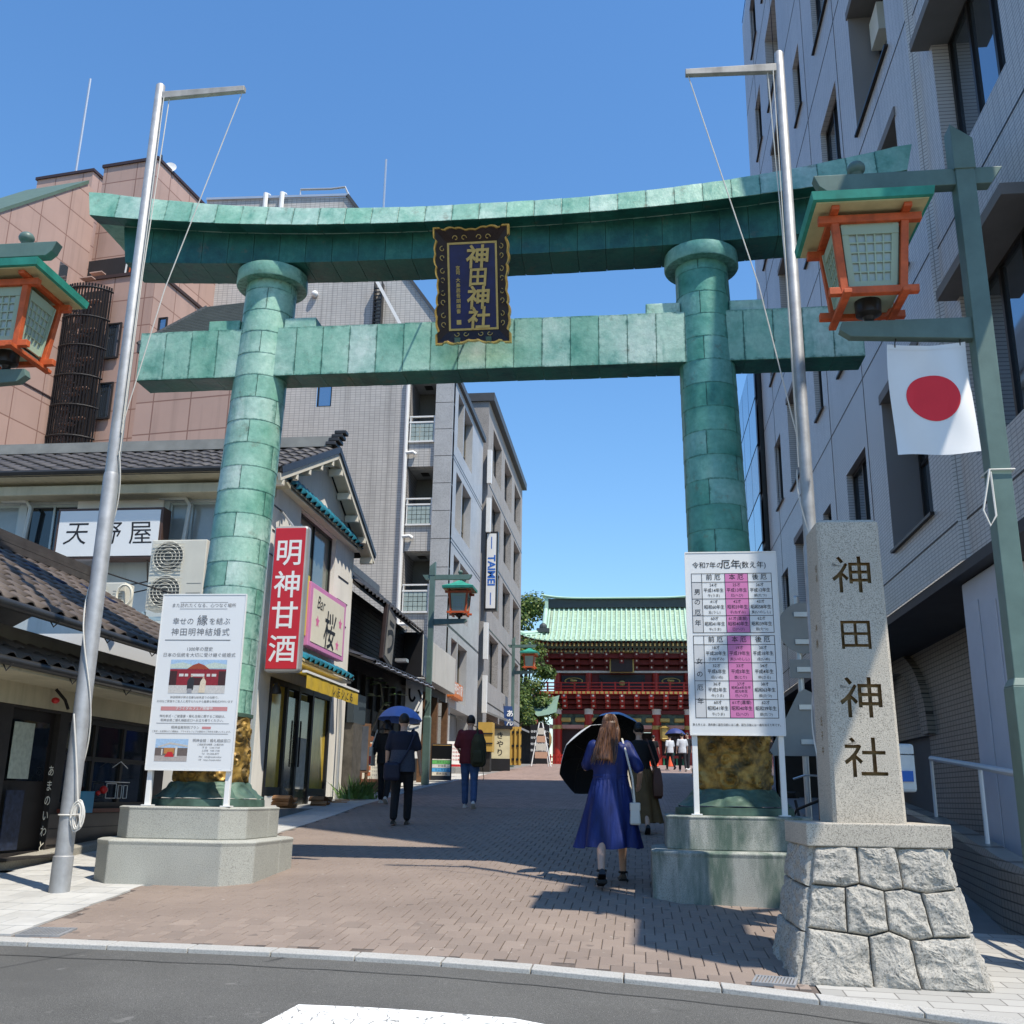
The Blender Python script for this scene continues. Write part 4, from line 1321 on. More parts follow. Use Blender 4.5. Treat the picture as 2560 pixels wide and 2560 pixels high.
# ---------------------------------------------------------------- low tiled shop at the left edge
A = thing('tiled_shop', 'low old shop with grey tiled roofs and dark front at the left edge', 'shop', (-6.7, 11, gz(11, -6.7)))
ya, yb = 5.5, 14.35
zt = 1.16
w = MB()
fw = V((-6.7, ya, -1.2))
holes = [(5.05, 6.0, .55, 2.07), (6.2, 8.45, 1.0, 2.07), (.6, 4.6, .5, 2.0)]
wall(w, fw, Y1, Z1, X1, yb - ya, 2.5, holes, .12)
w.quad(V((-6.7, yb, -1.2)), V((-12, yb, -1.2)), V((-12, yb, 1.7)), V((-6.7, yb, 1.7)))
w.build('front_wall', mat('dark_stained_front', (.030, .026, .024), .6, var=.3, vs=4, bump=.1, bs=40), A, recalc=False)
MB().box(-6.72, -6.66, ya, yb, .9, 1.32).build('plaster_band', plaster_y, A)
MB().box(-6.695, -6.685, 11.5, 13.95, -1.0, -.26).build('wainscot', mat('brown_tile_wainscot', (.06, .05, .045), .4, var=.2), A)
for i, z in enumerate((-.42, -.6, -.78)):
    MB().box(-6.684, -6.68, 11.52, 13.93, z - .006, z + .006).build('wainscot_joint', black, A)
window(A, fw, Y1, Z1, X1, holes[1], .1, mat('dark_timber_frame', (.02, .016, .014), .5), glass, (.33, .66), (.55,), .07, name='shop_window', sill=mat('red_brown_sill', (.12, .03, .02), .5))
window(A, fw, Y1, Z1, X1, holes[2], .1, MATS['dark_timber_frame'], glass, (.5,), (), .07, name='shop_window')
d = MB().obox(fw, Y1, Z1, X1, *holes[0], -.12, -.07).build('door', MATS['dark_timber_frame'], A)
MB().obox(fw, Y1, Z1, X1, 5.15, 5.9, 1.3, 1.95, -.068, -.06).build('door_glass', glass, d)
for k in range(3):
    MB().box(-6.69 + .1 * k, -6.3, 10.2 - .02 * k, 11.4, -.85 + .12 * k - .06, -.73 + .0 * k - .1 * (2 - k) + .04).build('step', woodd, A)
# posters, hanging lettering, trinkets in the window
T = Text((-6.7, 0, 0), Y1, Z1, .008)
MB().box(-6.699, -6.69, 10.6, 10.98, .12, .72).build('menu_poster', mat('pale_poster', (.42, .46, .38), .5, var=.2, vs=20), A)
MB().box(-6.699, -6.69, 10.62, 10.95, -.62, -.0).build('dark_poster', mat('blue_black_poster', (.02, .03, .06), .4, var=.6, vs=15), A)
T.lift = .014
T.t('あまのいわと', 11.42, .22, .13, .01, vert=.165).done('window_lettering', cream, A)
redg = mat('red_enamel', (.45, .02, .02), .35, var=.1)
for (y, z, r_) in ((12.55, .02, .05), (12.42, -.02, .03)):
    MB().ball((-6.62, y, z), r_).build('daruma', redg, A, smooth=True)
neon = mat('white_outline', (.6, .62, .62), .5)
ol = MB()
for pts in ([(12.75, -.08), (12.75, .1), (13.0, .1), (13.0, -.08), (12.75, -.08)], [(13.05, -.08), (13.05, .08), (13.15, .08), (13.15, -.08), (13.05, -.08)], [(13.2, -.08), (13.2, .08), (13.3, .08), (13.3, -.08), (13.2, -.08)], [(12.7, .12), (13.35, .12)], [(12.85, .3), (13.05, .38), (13.25, .3)]):
    ol.tube([V((-6.69, y, z)) for y, z in pts], .006, 4)
ol.build('window_drawing', neon, A)
MB().box(-6.64, -6.6, 12.0, 12.3, -.25, .0).build('blue_box', mat('sky_blue_card', (.05, .28, .45), .5), A)
# upper roof
up = V((-2.3, 0, 1.28))
ul = up.length
eave = V((-5.9, 0, 1.75))
MB().extr([V((-5.93, ya, 1.735)), V((-8.25, ya, 3.03)), V((-10.6, ya, 1.735)), V((-10.6, ya, 1.68)), V((-8.25, ya, 2.95)), V((-5.93, ya, 1.66))], (0, yb - ya, 0)).build('roof_deck', woodd, A)
nc = int((yb - 8.0) / .272)
rows = 11
tile_roof(A, V((-5.88, yb - nc * .272, 1.745)), Y1, up, nc, rows, .272, ul / rows, kt_brown, alt=kt_navy)
# dark vertical run of newer tiles
ridge = MB()
for k, (dz, hw) in enumerate(((0, .17), (.05, .15), (.1, .15), (.15, .14), (.2, .13))):
    ridge.box(-8.22 - hw, -8.22 + hw, ya, yb - .15, 3.0 + dz, 3.045 + dz)
ridge.build('ridge_courses', kawara, A)
for k in range(21):
    y = yb - .3 - k * .3
    MB().lathe([(.095, -.14), (.1, .13), (.108, .135), (.108, .155), (.095, .16)], 12, (0, 0, 0)).build('ridge_cap', kawara, A, smooth=True).matrix_local = M.Translation(V((-8.22, y, 3.27)) - OFF[A.name]) @ M.Rotation(R(90), 4, 'X')
MB().box(-8.44, -8.0, yb - .15, yb - .05, 2.95, 3.38).build('ridge_end_tile', kawara, A, bevel=.04)
for k in range(9):
    p = V((-5.95, yb + .02, 1.77)) + up * ((k + .5) / 9)
    o = MB().lathe([(.07, -.15), (.08, .14)], 10).build('verge_tile', kawara, A, smooth=True)
    o.matrix_local = M.Translation(p - OFF[A.name]) @ up.to_track_quat('Z', 'Y').to_matrix().to_4x4()
MB().tube([V((-5.86, ya, 1.69)), V((-5.86, yb, 1.69))], .05, 10).build('gutter', gutter_m, A, smooth=True)
for k in range(6):
    y = 8.6 + k * 1.1
    MB().tube([V((-5.9, y, 1.66)), V((-5.86, y, 1.6)), V((-5.8, y, 1.66))], .008, 5).build('gutter_hook', gutter_m, A)
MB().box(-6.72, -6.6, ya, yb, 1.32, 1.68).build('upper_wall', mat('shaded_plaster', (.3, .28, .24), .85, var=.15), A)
# pent roof over the shop front
up2 = V((-.62, 0, .30))
MB().extr([V((-6.03, ya, 1.245)), V((-6.62, ya, 1.53)), V((-6.62, ya, 1.48)), V((-6.03, ya, 1.2))], (0, yb - ya, 0)).build('pent_deck', woodd, A)
tile_roof(A, V((-6.0, yb - 21 * .272, 1.255)), Y1, up2, 21, 2, .272, .29, kt_brown, keep=lambda i, j: True)
MB().tube([V((-5.99, ya, 1.2)), V((-5.99, yb, 1.2))], .045, 10).build('gutter', gutter_m, A, smooth=True)
for k in range(5):
    y = 9.2 + k * 1.2
    MB().tube([V((-6.02, y, 1.17)), V((-5.98, y, 1.1)), V((-5.92, y, 1.17))], .008, 5).build('gutter_hook', gutter_m, A)
MB().box(-6.7, -6.02, ya, yb, 1.13, 1.16).build('pent_soffit', plaster_y, A)
sl_ = thing('spotlight', 'round black spotlight with a red lamp under the old shop eave', 'spotlight', (-6.55, 11.2, 1.0))
MB().tube([V((-6.6, 11.15, 1.12)), V((-6.5, 11.2, 1.0)), V((-6.45, 11.2, .9))], .02, 6).build('arm', black, sl_)
MB().lathe([(.02, .1), (.06, .06), (.075, 0), (.07, -.03)], 16).build('lamp_head', black, sl_, smooth=True).matrix_local = M.Translation(V((-6.42, 11.15, .82)) - OFF[sl_.name]) @ M.Rotation(R(70), 4, 'X')
MB().ball((-6.5, 11.0, .98), .045, .045, .035).build('red_lamp', redg, sl_, smooth=True)
# stone gutter kerb along the shop
st = thing('shop_step', 'low stone edging along the foot of the old shop', 'stone edging', (-6.5, 11.5, gz(11.5, -6.5)))
for k in range(9):
    y0 = 7.6 + k * 1.2
    MB().hexa([V((x, y, gz(y, x) + z)) for z in (-.05, .09) for x, y in ((-6.62, y0 + .01), (-6.42, y0 + .01), (-6.42, y0 + 1.19), (-6.62, y0 + 1.19))]).build('edging_stone', granite('edging', (.36, .34, .29), .25, 90, .4) if k == 0 else MATS['edging'], st, bevel=.015)

# ---------------------------------------------------------------- two-storey shop building behind it
B = thing('white_gabled_shop', 'white two-storey shop with tiled gable roof and blue glazed tile canopies', 'shop building', (-9, 18, gz(18, -6.4)))
YB0, YB1, XG = 17.0, 22.4, -6.4
OB = V((-15, YB0, -.6))
hb = [(1.0, 3.75, 4.55, 5.68), (3.9, 4.92, 4.55, 5.68), (6.65, 7.85, 4.55, 5.68)]
w = MB()
wall(w, OB, X1, Z1, -Y1, 8.6, 6.15, hb, .14)
w.build('front_wall', plaster_b, B, recalc=False)
curt = mat('dim_curtain_glass', (.24, .28, .29), .12, spec=.7, var=.1, vs=3)
alw = mat('pale_window_frame', (.36, .42, .43), .4, .3, var=.05)
for k, h in enumerate(hb):
    window(B, OB, X1, Z1, -Y1, h, .1, alw, curt if k != 1 else glass, (.5,) if k != 2 else (.35,), (), .045)
MB().box(-10.1, -8.45, YB0 - .03, YB0 - .002, 4.95, 5.3).build('white_panel', white, B)
MB().box(-15, -6.35, 16.55, YB0, 5.12, 5.30).build('cornice', plaster_y, B, bevel=.02)
MB().hexa([V((-15, 16.32, 5.42)), V((-6.1, 16.32, 5.42)), V((-6.1, YB0, 5.28)), V((-15, YB0, 5.28)), V((-15, 16.32, 5.46)), V((-6.1, 16.32, 5.46)), V((-6.1, YB0, 5.34)), V((-15, YB0, 5.34))]).build('eave_soffit', plaster_y, B)
MB().tube([V((-15, 16.3, 5.47)), V((-6.1, 16.3, 5.47))], .05, 8).build('gutter', gutter_m, B, smooth=True)
for x, zc in ((-10.95, 4.95), (-7.9, 5.05)):
    MB().tube([V((x - .6, 16.9, 5.14)), V((x - .1, 16.88, 5.12)), V((x, 16.88, 4.98)), V((x - .08, 16.88, 4.0))], .045, 8).build('rain_pipe', mat('pale_grey_pipe', (.45, .47, .44), .5, var=.1), B, smooth=True)
upB = V((0, 3.35, 1.5))
yr, zr = 19.68, 6.98
deck = [V((-15, 16.33, 5.47)), V((-15, yr, zr)), V((-15, 23.0, 5.47)), V((-15, 23.0, 5.4)), V((-15, yr, zr - .09)), V((-15, 16.33, 5.4))]
MB().extr(deck, (8.95, 0, 0)).build('roof_deck', MATS['dark_stained_front'], B)
tile_roof(B, V((-6.05 - 24 * .36, 16.3, 5.49)), X1, upB, 24, 9, .36, 3.67 / 9, tile_me('roof_tile', kawara, .37, .42, .03))
rg = MB()
for k in range(5):
    rg.box(-15, -6.2, yr - .16 + .015 * k, yr + .16 - .015 * k, zr + .05 * k, zr + .045 + .05 * k)
rg.build('ridge_courses', mat('light_grey_ridge', (.24, .24, .225), .6, var=.15), B)
for k in range(4):
    MB().box(-6.32 + .05 * k, -6.1 + .06 * k, yr - .2 + .03 * k, yr + .2 - .03 * k, zr + .02 + .09 * k, zr + .1 + .09 * k).build('ridge_end_tile', kawara_dark, B, bevel=.015)
# gable wall with window, facing the street
OG = V((XG, YB0, -.6))
hg = [(1.55, 3.95, 4.55, 5.95), (.55, 4.3, .35, 2.6)]
w = MB()
wall(w, OG, Y1, Z1, X1, YB1 - YB0, 6.15, hg, .2)
w.add([V((XG, YB0, 5.55)), V((XG, YB1, 5.55)), V((XG, yr, zr - .12))], [(0, 1, 2)])
w.quad(V((XG, YB1, -.6)), V((-15, YB1, -.6)), V((-15, YB1, 5.5)), V((XG, YB1, 5.5)))
w.build('gable_wall', offwhite, B, recalc=False)
window(B, OG, Y1, Z1, X1, hg[0], .15, darkmetal, mat('pale_green_glass', (.14, .17, .14), .1, spec=.8, var=.1), (.5,), (), .05)
for s, y in ((-1, YB0 - .0), (1, YB1)):
    pass
for p0, p1 in ((V((-6.06, 16.35, 5.44)), V((-6.06, yr, zr - .03))), (V((-6.06, 23.0, 5.44)), V((-6.06, yr, zr - .03)))):
    MB().beam(p0, p1, .05, .12, (0, 0, 1)).build('verge_cap', kawara_dark, B)
    MB().beam(p0 + V((-.03, 0, -.13)), p1 + V((-.03, 0, -.13)), .05, .13, (0, 0, 1)).build('bargeboard', cream, B)
    MB().beam(p0 + V((-.17, 0, -.1)), p1 + V((-.17, 0, -.1)), .26, .03, (0, 0, 1)).build('verge_soffit', cream, B)
    for k in range(5):
        q = p0.lerp(p1, .06 + .21 * k)
        MB().box(q.x - .3, q.x - .01, q.y - .05, q.y + .05, q.z - .32, q.z - .17).build('purlin_end', cream, B, bevel=.01)
# canopies of blue tiles along the gable
def canopy(yc0, yc1, z, xo, n, nm):
    MB().hexa([V((XG, yc0, z + .3)), V((xo, yc0, z)), V((xo, yc1, z)), V((XG, yc1, z + .3)), V((XG, yc0, z + .34)), V((xo, yc0, z + .04)), V((xo, yc1, z + .04)), V((XG, yc1, z + .34))]).build('canopy_deck', plaster_y, B)
    MB().box(XG + .002, xo - .04, yc0, yc1, z - .04, z + .0).build('canopy_soffit', cream, B)
    tile_roof(B, V((xo + .03, yc0, z + .05)), Y1, V((XG - xo, 0, .3)), n, 1, (yc1 - yc0) / n, .26, kt_blue, name='blue_tile')
canopy(17.0, 22.35, 5.42, -6.2, 18, 'u')
canopy(18.0, 21.3, 2.32, -5.95, 11, 'l')
for y, z in ((17.35, 5.0), (17.35, 4.55), (17.3, 4.1), (21.6, 4.6), (21.6, 4.1), (21.6, 3.6)):
    MB().box(XG, XG + .012, y - .3 if y < 18 else y - .35, y + .3 if y < 18 else y + .45, z - .012, z + .012).build('wall_groove', lacquer, B)
# shop front below
yel = mat('yellow_wall_paint', (.42, .30, .04), .6, var=.15, vs=3)
fr_ = MB()
y0_, y1_, zA, zB = YB0 + .55, YB0 + 4.3, -.25, 2.0
MB().box(-6.95, -6.9, y0_, y1_, zA, zB).build('yellow_back_wall', yel, B)
for y in (y0_ + .05, y0_ + .95, y0_ + 1.65, y0_ + 2.5, y0_ + 3.65):
    MB().box(-6.5, -6.38, y - .05, y + .05, zA, zB).build('mullion', black, B)
MB().box(-6.5, -6.385, y0_, y1_, zB - .1, zB).build('shop_head', black, B)
for a, b in ((y0_ + .1, y0_ + .9), (y0_ + 2.55, y0_ + 3.6)):
    MB().box(-6.46, -6.39, a, b, -.02, .12).build('kick_rail', black, B)
    MB().box(-6.46, -6.38, a, b, -.25, -.03).build('white_base', white, B)
    MB().box(-6.45, -6.44, a, b, .12, zB - .1).build('pane', mat('yellow_shop_glass', (.50, .36, .06), .12, spec=.5, var=.4, vs=1.3), B)
for a, b in ((y0_ + 1.0, y0_ + 1.63), (y0_ + 1.68, y0_ + 2.45)):
    dd = MB().box(-6.46, -6.42, a, b, -.22, 1.75).build('glass_door', mat('dim_door_glass', (.09, .085, .06), .12, spec=.8, var=.4, vs=2.2), B)
    MB().tube([V((-6.37, b - .08 if a < 19 else a + .08, .5)), V((-6.37, b - .08 if a < 19 else a + .08, 1.35))], .018, 6).build('handle', black, dd)
MB().box(-6.415, -6.41, y0_ + 1.75, y0_ + 2.3, .1, 1.05).build('menu_sheet', mat('white_menu', (.5, .5, .46), .5, var=.2, vs=9), B)
# awning
aw = mat('yellow_awning', (.55, .38, .035), .7, var=.15, vs=5)
MB().hexa([V((-6.38, 17.15, 2.2)), V((-5.62, 17.15, 1.98)), V((-5.62, 20.5, 1.98)), V((-6.38, 20.5, 2.2)), V((-6.38, 17.15, 2.23)), V((-5.62, 17.15, 2.02)), V((-5.62, 20.5, 2.02)), V((-6.38, 20.5, 2.23))]).build('awning', aw, B)
MB().sheet(lambda u, v: V((-5.61 + .01 * math.sin(u * 40), 17.15 + 3.35 * u, 1.98 - .22 * (1 - v))), 40, 2).build('awning_valance', aw, B, recalc=False)
MB().box(-5.68, -5.6, 17.1, 20.55, 2.02, 2.06).build('awning_bar', white, B)
Text(V((-5.595, 0, 1.87)), Y1, Z1, .012).t('レ', 18.75, 0, .2, .02).t('モ', 19.05, 0, .2, .02).t('ン', 19.35, 0, .2, .02).t('と', 19.65, 0, .2, .02).t('も', 19.95, 0, .2, .02).done('awning_lettering', ink, B)
MB().lathe([(.02, .12), (.06, .06), (.09, -.06), (.085, -.07)], 12, (-6.2, 17.35, 1.75)).build('wall_lamp', black, B, smooth=True)
MB().tube([V((-6.3, 21.75, -.1)), V((-6.3, 21.75, 1.3)), V((-6.34, 21.7, 2.3))], .035, 8).build('rain_pipe', alu, B, smooth=True)
MB().box(-7.2, -5.9, 17.0, 22.4, -.6, -.24).build('floor_slab', mat('grey_screed', (.2, .195, .19), .8, var=.15), B)
ktt = mat('terracotta_tile', (.42, .22, .10), .8, var=.2, vs=10, orand=.3)
for i, (x, y, z, a) in enumerate(((-6.05, 17.75, -.2, 0), (-6.05, 17.75, -.11, 3), (-6.02, 19.75, -.2, 8), (-6.05, 19.85, -.11, -4), (-5.98, 20.75, -.2, 30), (-5.95, 21.35, -.19, -40), (-5.98, 21.05, -.19, 12))):
    tl = thing('loose_roof_tile', 'terracotta roof tiles lying in low stacks before the yellow shop front', 'roof tile', (x, y, z), 0, 'terracotta tiles on the shop step', world=False)
    MB().sheet(lambda u, v: V(((v - .5) * .3, (u - .5) * .55, .05 + .05 * math.sin(u * 6.28))), 12, 2).sheet(lambda u, v: V(((v - .5) * .3, (u - .5) * .55, .02 + .05 * math.sin(u * 6.28))), 12, 2).build('tile_body', ktt, tl, recalc=False)
    tl.rotation_euler = (R(2 * i), 0, R(a))
# hung shop signs
s1 = thing('shop_sign', 'white signboard with brush-written black characters in a brown case on the pale blue wall', 'sign', (-9.4, 16.7, 4.0))
brown_case = mat('brown_sign_case', (.08, .045, .035), .5, var=.15)
MB().box(-10.2, -8.22, 16.55, 16.85, 3.93, 4.86).build('case', brown_case, s1, bevel=.01)
MB().box(-10.15, -8.27, 16.54, 16.548, 3.98, 4.81).build('face', boardw, s1)
Text(V((-9.21, 16.54, 4.39)), X1, Z1, .002).t('天', -.6, 0, .46, .0, shear=.15).t('野', .02, 0, .46, .0, shear=.1).t('屋', .62, 0, .46, .0, shear=-.1).done('lettering', ink, s1)
MB().tube([V((-10.0, 16.7, 3.93)), V((-9.9, 17.0, 3.6))], .015, 6).tube([V((-8.5, 16.7, 3.93)), V((-8.6, 17.0, 3.6))], .015, 6).build('stays', darkmetal, s1)
s2 = thing('projecting_sign', 'tall red projecting sign with white characters on the gable corner', 'sign', (-5.98, 17.05, 2.0))
MB().box(-6.31, -5.68, 16.9, 17.12, 2.0, 4.58).build('case', mat('grey_sign_case', (.42, .42, .41), .4, .4, var=.1), s2, bevel=.06)
MB().box(-6.27, -5.72, 16.885, 16.905, 2.05, 4.53).build('face', red_sign, s2, bevel=.05)
T = Text(V((-5.995, 16.885, 0)), X1, Z1, .002)
for ch_, z in (('明', 4.08), ('神', 3.52), ('甘', 2.98), ('酒', 2.4)):
    T.t(ch_, 0, z, .50, .010)
T.done('lettering', white, s2)
MB().tube([V((-6.0, 17.05, 4.58)), V((-6.39, 17.4, 5.0))], .02, 6).tube([V((-6.3, 17.05, 3.6)), V((-6.39, 17.3, 3.6))], .02, 6).tube([V((-6.3, 17.05, 2.4)), V((-6.39, 17.3, 2.4))], .02, 6).build('stays', alu, s2)
s3 = thing('bar_sign', 'white bar sign with pink border and pink blossoms above the lower canopy', 'sign', (-6.15, 20, 2.7))
pk = mat('pink_border', (.62, .22, .46), .5, var=.05)
MB().box(-6.3, -6.15, 18.7, 21.15, 2.72, 3.95).build('panel', pk, s3, bevel=.01)
MB().box(-6.152, -6.142, 18.85, 21.0, 2.82, 3.85).build('face', cream, s3)
T = Text(V((-6.142, 0, 0)), Y1, Z1, .003)
T.t('Bar', 19.35, 3.62, .36, .004, shear=.3).t('桜', 20.05, 3.2, .8, .01, shear=.12).done('lettering', ink, s3)
T = Text(V((-6.142, 0, 0)), Y1, Z1, .003)
for (y, z, r_) in ((19.2, 3.25, .13), (20.75, 3.45, .13), (20.6, 2.98, .12)):
    T.poly([(y + r_ * (1 if k % 2 == 0 else .5) * math.sin(6.2832 * k / 10), z + r_ * (1 if k % 2 == 0 else .5) * math.cos(6.2832 * k / 10)) for k in range(10)])
T.done('blossoms', mat('blossom_pink', (.7, .15, .35), .5), s3)
MB().box(-6.32, -6.2, 18.3, 18.75, 2.9, 4.05).build('yellow_return', mat('yellow_border', (.62, .5, .08), .5), s3)
# air conditioners and wires
cw = mat('air_conditioner_cream', (.60, .59, .52), .5, var=.05)
grille = mat('fan_grille_dark', (.12, .125, .12), .5, var=.2)
def aircon(label, x0, x1, y0, y1, z0, z1, nf):
    t = thing('air_conditioner', label, 'air conditioner', ((x0 + x1) / 2, y0, z0), group='outdoor air conditioner units')
    MB().box(x0, x1, y0, y1, z0, z1).build('case', cw, t, bevel=.015)
    fw_ = (x1 - x0) * (.62 if nf == 2 else .6)
    for k in range(nf):
        zc = z0 + (z1 - z0) * (k + .5) / nf
        r_ = min(fw_ / 2, (z1 - z0) / nf / 2) * .86
        c = V((x0 + fw_ / 2 + .02, y0 - .004, zc))
        MB().extr([c + V((r_ * math.cos(6.2832 * q / 28), 0, r_ * math.sin(6.2832 * q / 28))) for q in range(28)], (0, .003, 0)).build('fan_opening', grille, t)
        g_ = MB()
        for rr in (1.05, .8, .55, .3):
            g_.tube([c + V((r_ * rr * math.cos(6.2832 * q / 24), -.02, r_ * rr * math.sin(6.2832 * q / 24))) for q in range(25)], .006, 4)
        for q in range(9):
            zz = -r_ * .9 + r_ * 1.8 * q / 8
            g_.beam(c + V((-r_ * 1.05, -.024, zz)), c + V((r_ * 1.05, -.024, zz)), .008, .008)
        g_.build('fan_guard', cw, t)
    for q in range(6 if nf == 1 else 3):
        MB().box(x0 + fw_ + .08, x1 - .04, y0 - .003, y0 + .001, z0 + .1 + q * (z1 - z0 - .2) / 6, z0 + .106 + q * (z1 - z0 - .2) / 6).build('panel_groove', grille, t)
    return t
aircon('tall cream air conditioner with two fans beside the copper pillar', -7.87, -6.92, 15.55, 15.92, 2.85, 4.0, 2)
ac2 = aircon('small cream air conditioner with a loop of hose on the tiled roof', -8.7, -8.0, 15.1, 15.4, 2.74, 3.2, 1)
MB().tube([V((-7.98 + .13 * math.sin(q * .5), 15.05, 2.98 + .17 * math.cos(q * .5))) for q in range(22)] + [V((-7.9, 15.0, 2.78))], .022, 6).build('hose', cream, ac2, smooth=True)
rk = thing('equipment_rack', 'pale blue steel rack carrying the air conditioners', 'rack', (-7.4, 15.7, 2.5))
blue_st = mat('pale_blue_steel', (.30, .42, .50), .5, var=.1)
for z in (2.70, 2.42):
    MB().beam(V((-9, 15.6, z)), V((-6.7, 15.6, z)), .05, .06).build('rail', blue_st, rk)
for x in (-8.6, -7.9, -7.3, -6.8):
    MB().beam(V((x, 15.6, 2.45)), V((x, 15.6, 2.82)), .05, .05, (0, 1, 0)).build('upright', blue_st, rk)
an = thing('white_annex', 'low white rendered annex between the tiled shop and the gabled shop', 'annex', (-7.5, 15.5, gz(15.5, -6.6)))
MB().box(-9.5, -6.6, 15.2, 16.9, -.6, 2.4).build('walls', white, an)
wr = thing('overhead_wires', 'black electric cables sagging across the pale blue wall', 'cables', (-8, 15, 4))
for (a, b, sg_) in ((V((-10.5, 14.0, 4.15)), V((-6.2, 14.6, 2.7)), .1), (V((-9.2, 16.2, 3.3)), V((-6.9, 15.9, 3.65)), .05), (V((-9.4, 16.3, 3.1)), V((-7.0, 15.9, 3.5)), .03)):
    MB().tube([a.lerp(b, q / 14) - Z1 * sg_ * math.sin(math.pi * q / 14) for q in range(15)], .012, 5).build('cable', rubber, wr)
# clutter of meters and pipes at the corner
pn = thing('meter_pipes', 'jumble of pipes, cables and a blue bucket on the gable corner', 'pipes', (-6.6, 16.8, 1))
for k in range(7):
    x = -6.75 + .05 * k
    MB().tube([V((x, 16.92, -.2)), V((x + .02 * math.sin(k), 16.93, 1.5)), V((x + .05, 16.9, 3.2 + .15 * k))], .018, 5).build('pipe', (alu, cream, gutter_m)[k % 3], pn)
MB().lathe([(.12, 0), (.16, .32), (.15, .32)], 16, (-6.5, 16.65, 2.35)).build('bucket', mat('blue_plastic', (.04, .26, .42), .4, var=.1), pn, smooth=True)
MB().box(-6.85, -6.5, 16.9, 16.98, .2, 1.9).build('louvre_panel', woodd, pn)

# ---------------------------------------------------------------- dark timber restaurant
Cc = thing('timber_restaurant', 'dark weathered timber restaurant with two tiled eaves', 'restaurant', (-6.8, 26, gz(26, -6.6)))
MB().box(-11, -6.75, 22.42, 29.4, -.3, 4.75).build('walls', woodd, Cc)
for k in range(14):
    MB().box(-6.752, -6.735, 22.5, 29.4, 3.2 + k * .11, 3.29 + k * .11).build('clapboard', woodd, Cc)
upC = V((-1.5, 0, 1.25))
MB().hexa([V((-6.25, 22.4, 4.55)), V((-6.25, 29.6, 4.55)), V((-7.8, 29.6, 5.85)), V((-7.8, 22.4, 5.85)), V((-6.25, 22.4, 4.62)), V((-6.25, 29.6, 4.62)), V((-7.8, 29.6, 5.92)), V((-7.8, 22.4, 5.92))]).build('upper_roof_deck', woodd, Cc)
tile_roof(Cc, V((-6.2, 22.5, 4.64)), Y1, upC, 20, 6, .355, .325, tile_me('roof_tile', kawara, .37, .35, .032))
MB().box(-8.0, -7.6, 22.4, 29.6, 5.85, 6.1).build('ridge', kawara, Cc, bevel=.03)
MB().hexa([V((-5.85, 22.4, 2.85)), V((-5.85, 29.4, 3.0)), V((-6.8, 29.4, 3.35)), V((-6.8, 22.4, 3.2)), V((-5.85, 22.4, 2.9)), V((-5.85, 29.4, 3.05)), V((-6.8, 29.4, 3.4)), V((-6.8, 22.4, 3.25))]).build('lower_roof_deck', woodd, Cc)
tile_roof(Cc, V((-5.83, 22.5, 2.92)), V((0, 1, .021)), V((-.95, 0, .36)), 22, 3, .31, .33, tile_me('roof_tile', kawara_dark, .32, .35, .032))
MB().tube([V((-5.78, 22.5 + k * .345, 2.86 + .007 * k + .03 * abs(math.sin(k * 1.57)))) for k in range(21)], .015, 5).build('eave_edge', alu, Cc)
for k in range(9):
    MB().box(-6.74, -6.66, 22.6 + k * .8, 22.68 + k * .8, -.2, 2.9).build('post', woodd, Cc)
MB().box(-6.74, -6.7, 22.7, 29.2, 1.6, 2.1).build('transom', mat('old_paper_transom', (.10, .085, .06), .7, var=.3), Cc)
MB().box(-6.6, -6.2, 22.45, 23.2, -.3, 1.55).build('side_fence', mat('grey_plank', (.10, .09, .075), .8, var=.35, vs=5), Cc)
MB().box(-6.35, -6.2, 22.4, 23.4, 1.55, 2.2).build('dark_blue_box', mat('slate_blue_metal', (.04, .055, .065), .5), Cc)
MB().lathe([(.09, -.35), (.1, .3), (.12, .32), (.12, .38)], 12).build('ridge_roll', kawara, Cc, smooth=True).matrix_local = M.Translation(V((-5.95, 22.8, 2.45)) - OFF[Cc.name]) @ M.Rotation(R(90), 4, 'X')
pq = thing('carved_plaque', 'tall pale wooden plaque with one brush character over the timber restaurant eave', 'sign', (-6.3, 25.3, 3.3))
m_ = M.Translation(V((-6.2, 25.2, 3.85))) @ M.Rotation(R(-12), 4, 'X')
MB(m_).box(-.06, .06, -.5, .5, -.72, .72).build('board', lacquer, pq, bevel=.02)
MB(m_).box(.06, .068, -.38, .38, -.6, .6).build('face', mat('weathered_plaque', (.20, .19, .17), .6, var=.3), pq)
Text(m_ @ V((.068, 0, 0)), Y1, m_.to_3x3() @ Z1, .003).t('う', 0, 0, 1.0, .03).done('lettering', ink, pq)
fl2 = thing('floodlight', 'small lit floodlight under the restaurant plaque', 'floodlight', (-6.2, 26.6, 3.4))
MB().box(-6.3, -6.0, 26.5, 26.8, 3.42, 3.5).build('head', alu, fl2)
wb_ = thing('white_canopy_box', 'white panelled canopy box over the next shop entrance', 'canopy', (-6.4, 31, 3.3))
for k in range(3):
    MB().box(-7.4, -6.2, 29.45 + k * 1.9, 31.33 + k * 1.9, 3.4, 4.6).build('panel', mat('stained_white_panel', (.58, .57, .53), .7, var=.06, vs=1, streak=.25), wb_, bevel=.01)
MB().box(-7.4, -6.19, 29.4, 29.44, 3.35, 4.65).build('end_panel', black, wb_)
MB().box(-7.4, -6.5, 29.4, 35.1, 3.1, 3.39).build('beam', woodd, wb_)
MB().box(-8, -6.9, 29.5, 35.5, 0, 3.1).build('shop_interior', woodd, wb_)
for y in (31.3, 33.2, 35.0):
    MB().box(-6.6, -6.4, y - .1, y + .1, .3, 3.1).build('post', woodb, wb_)
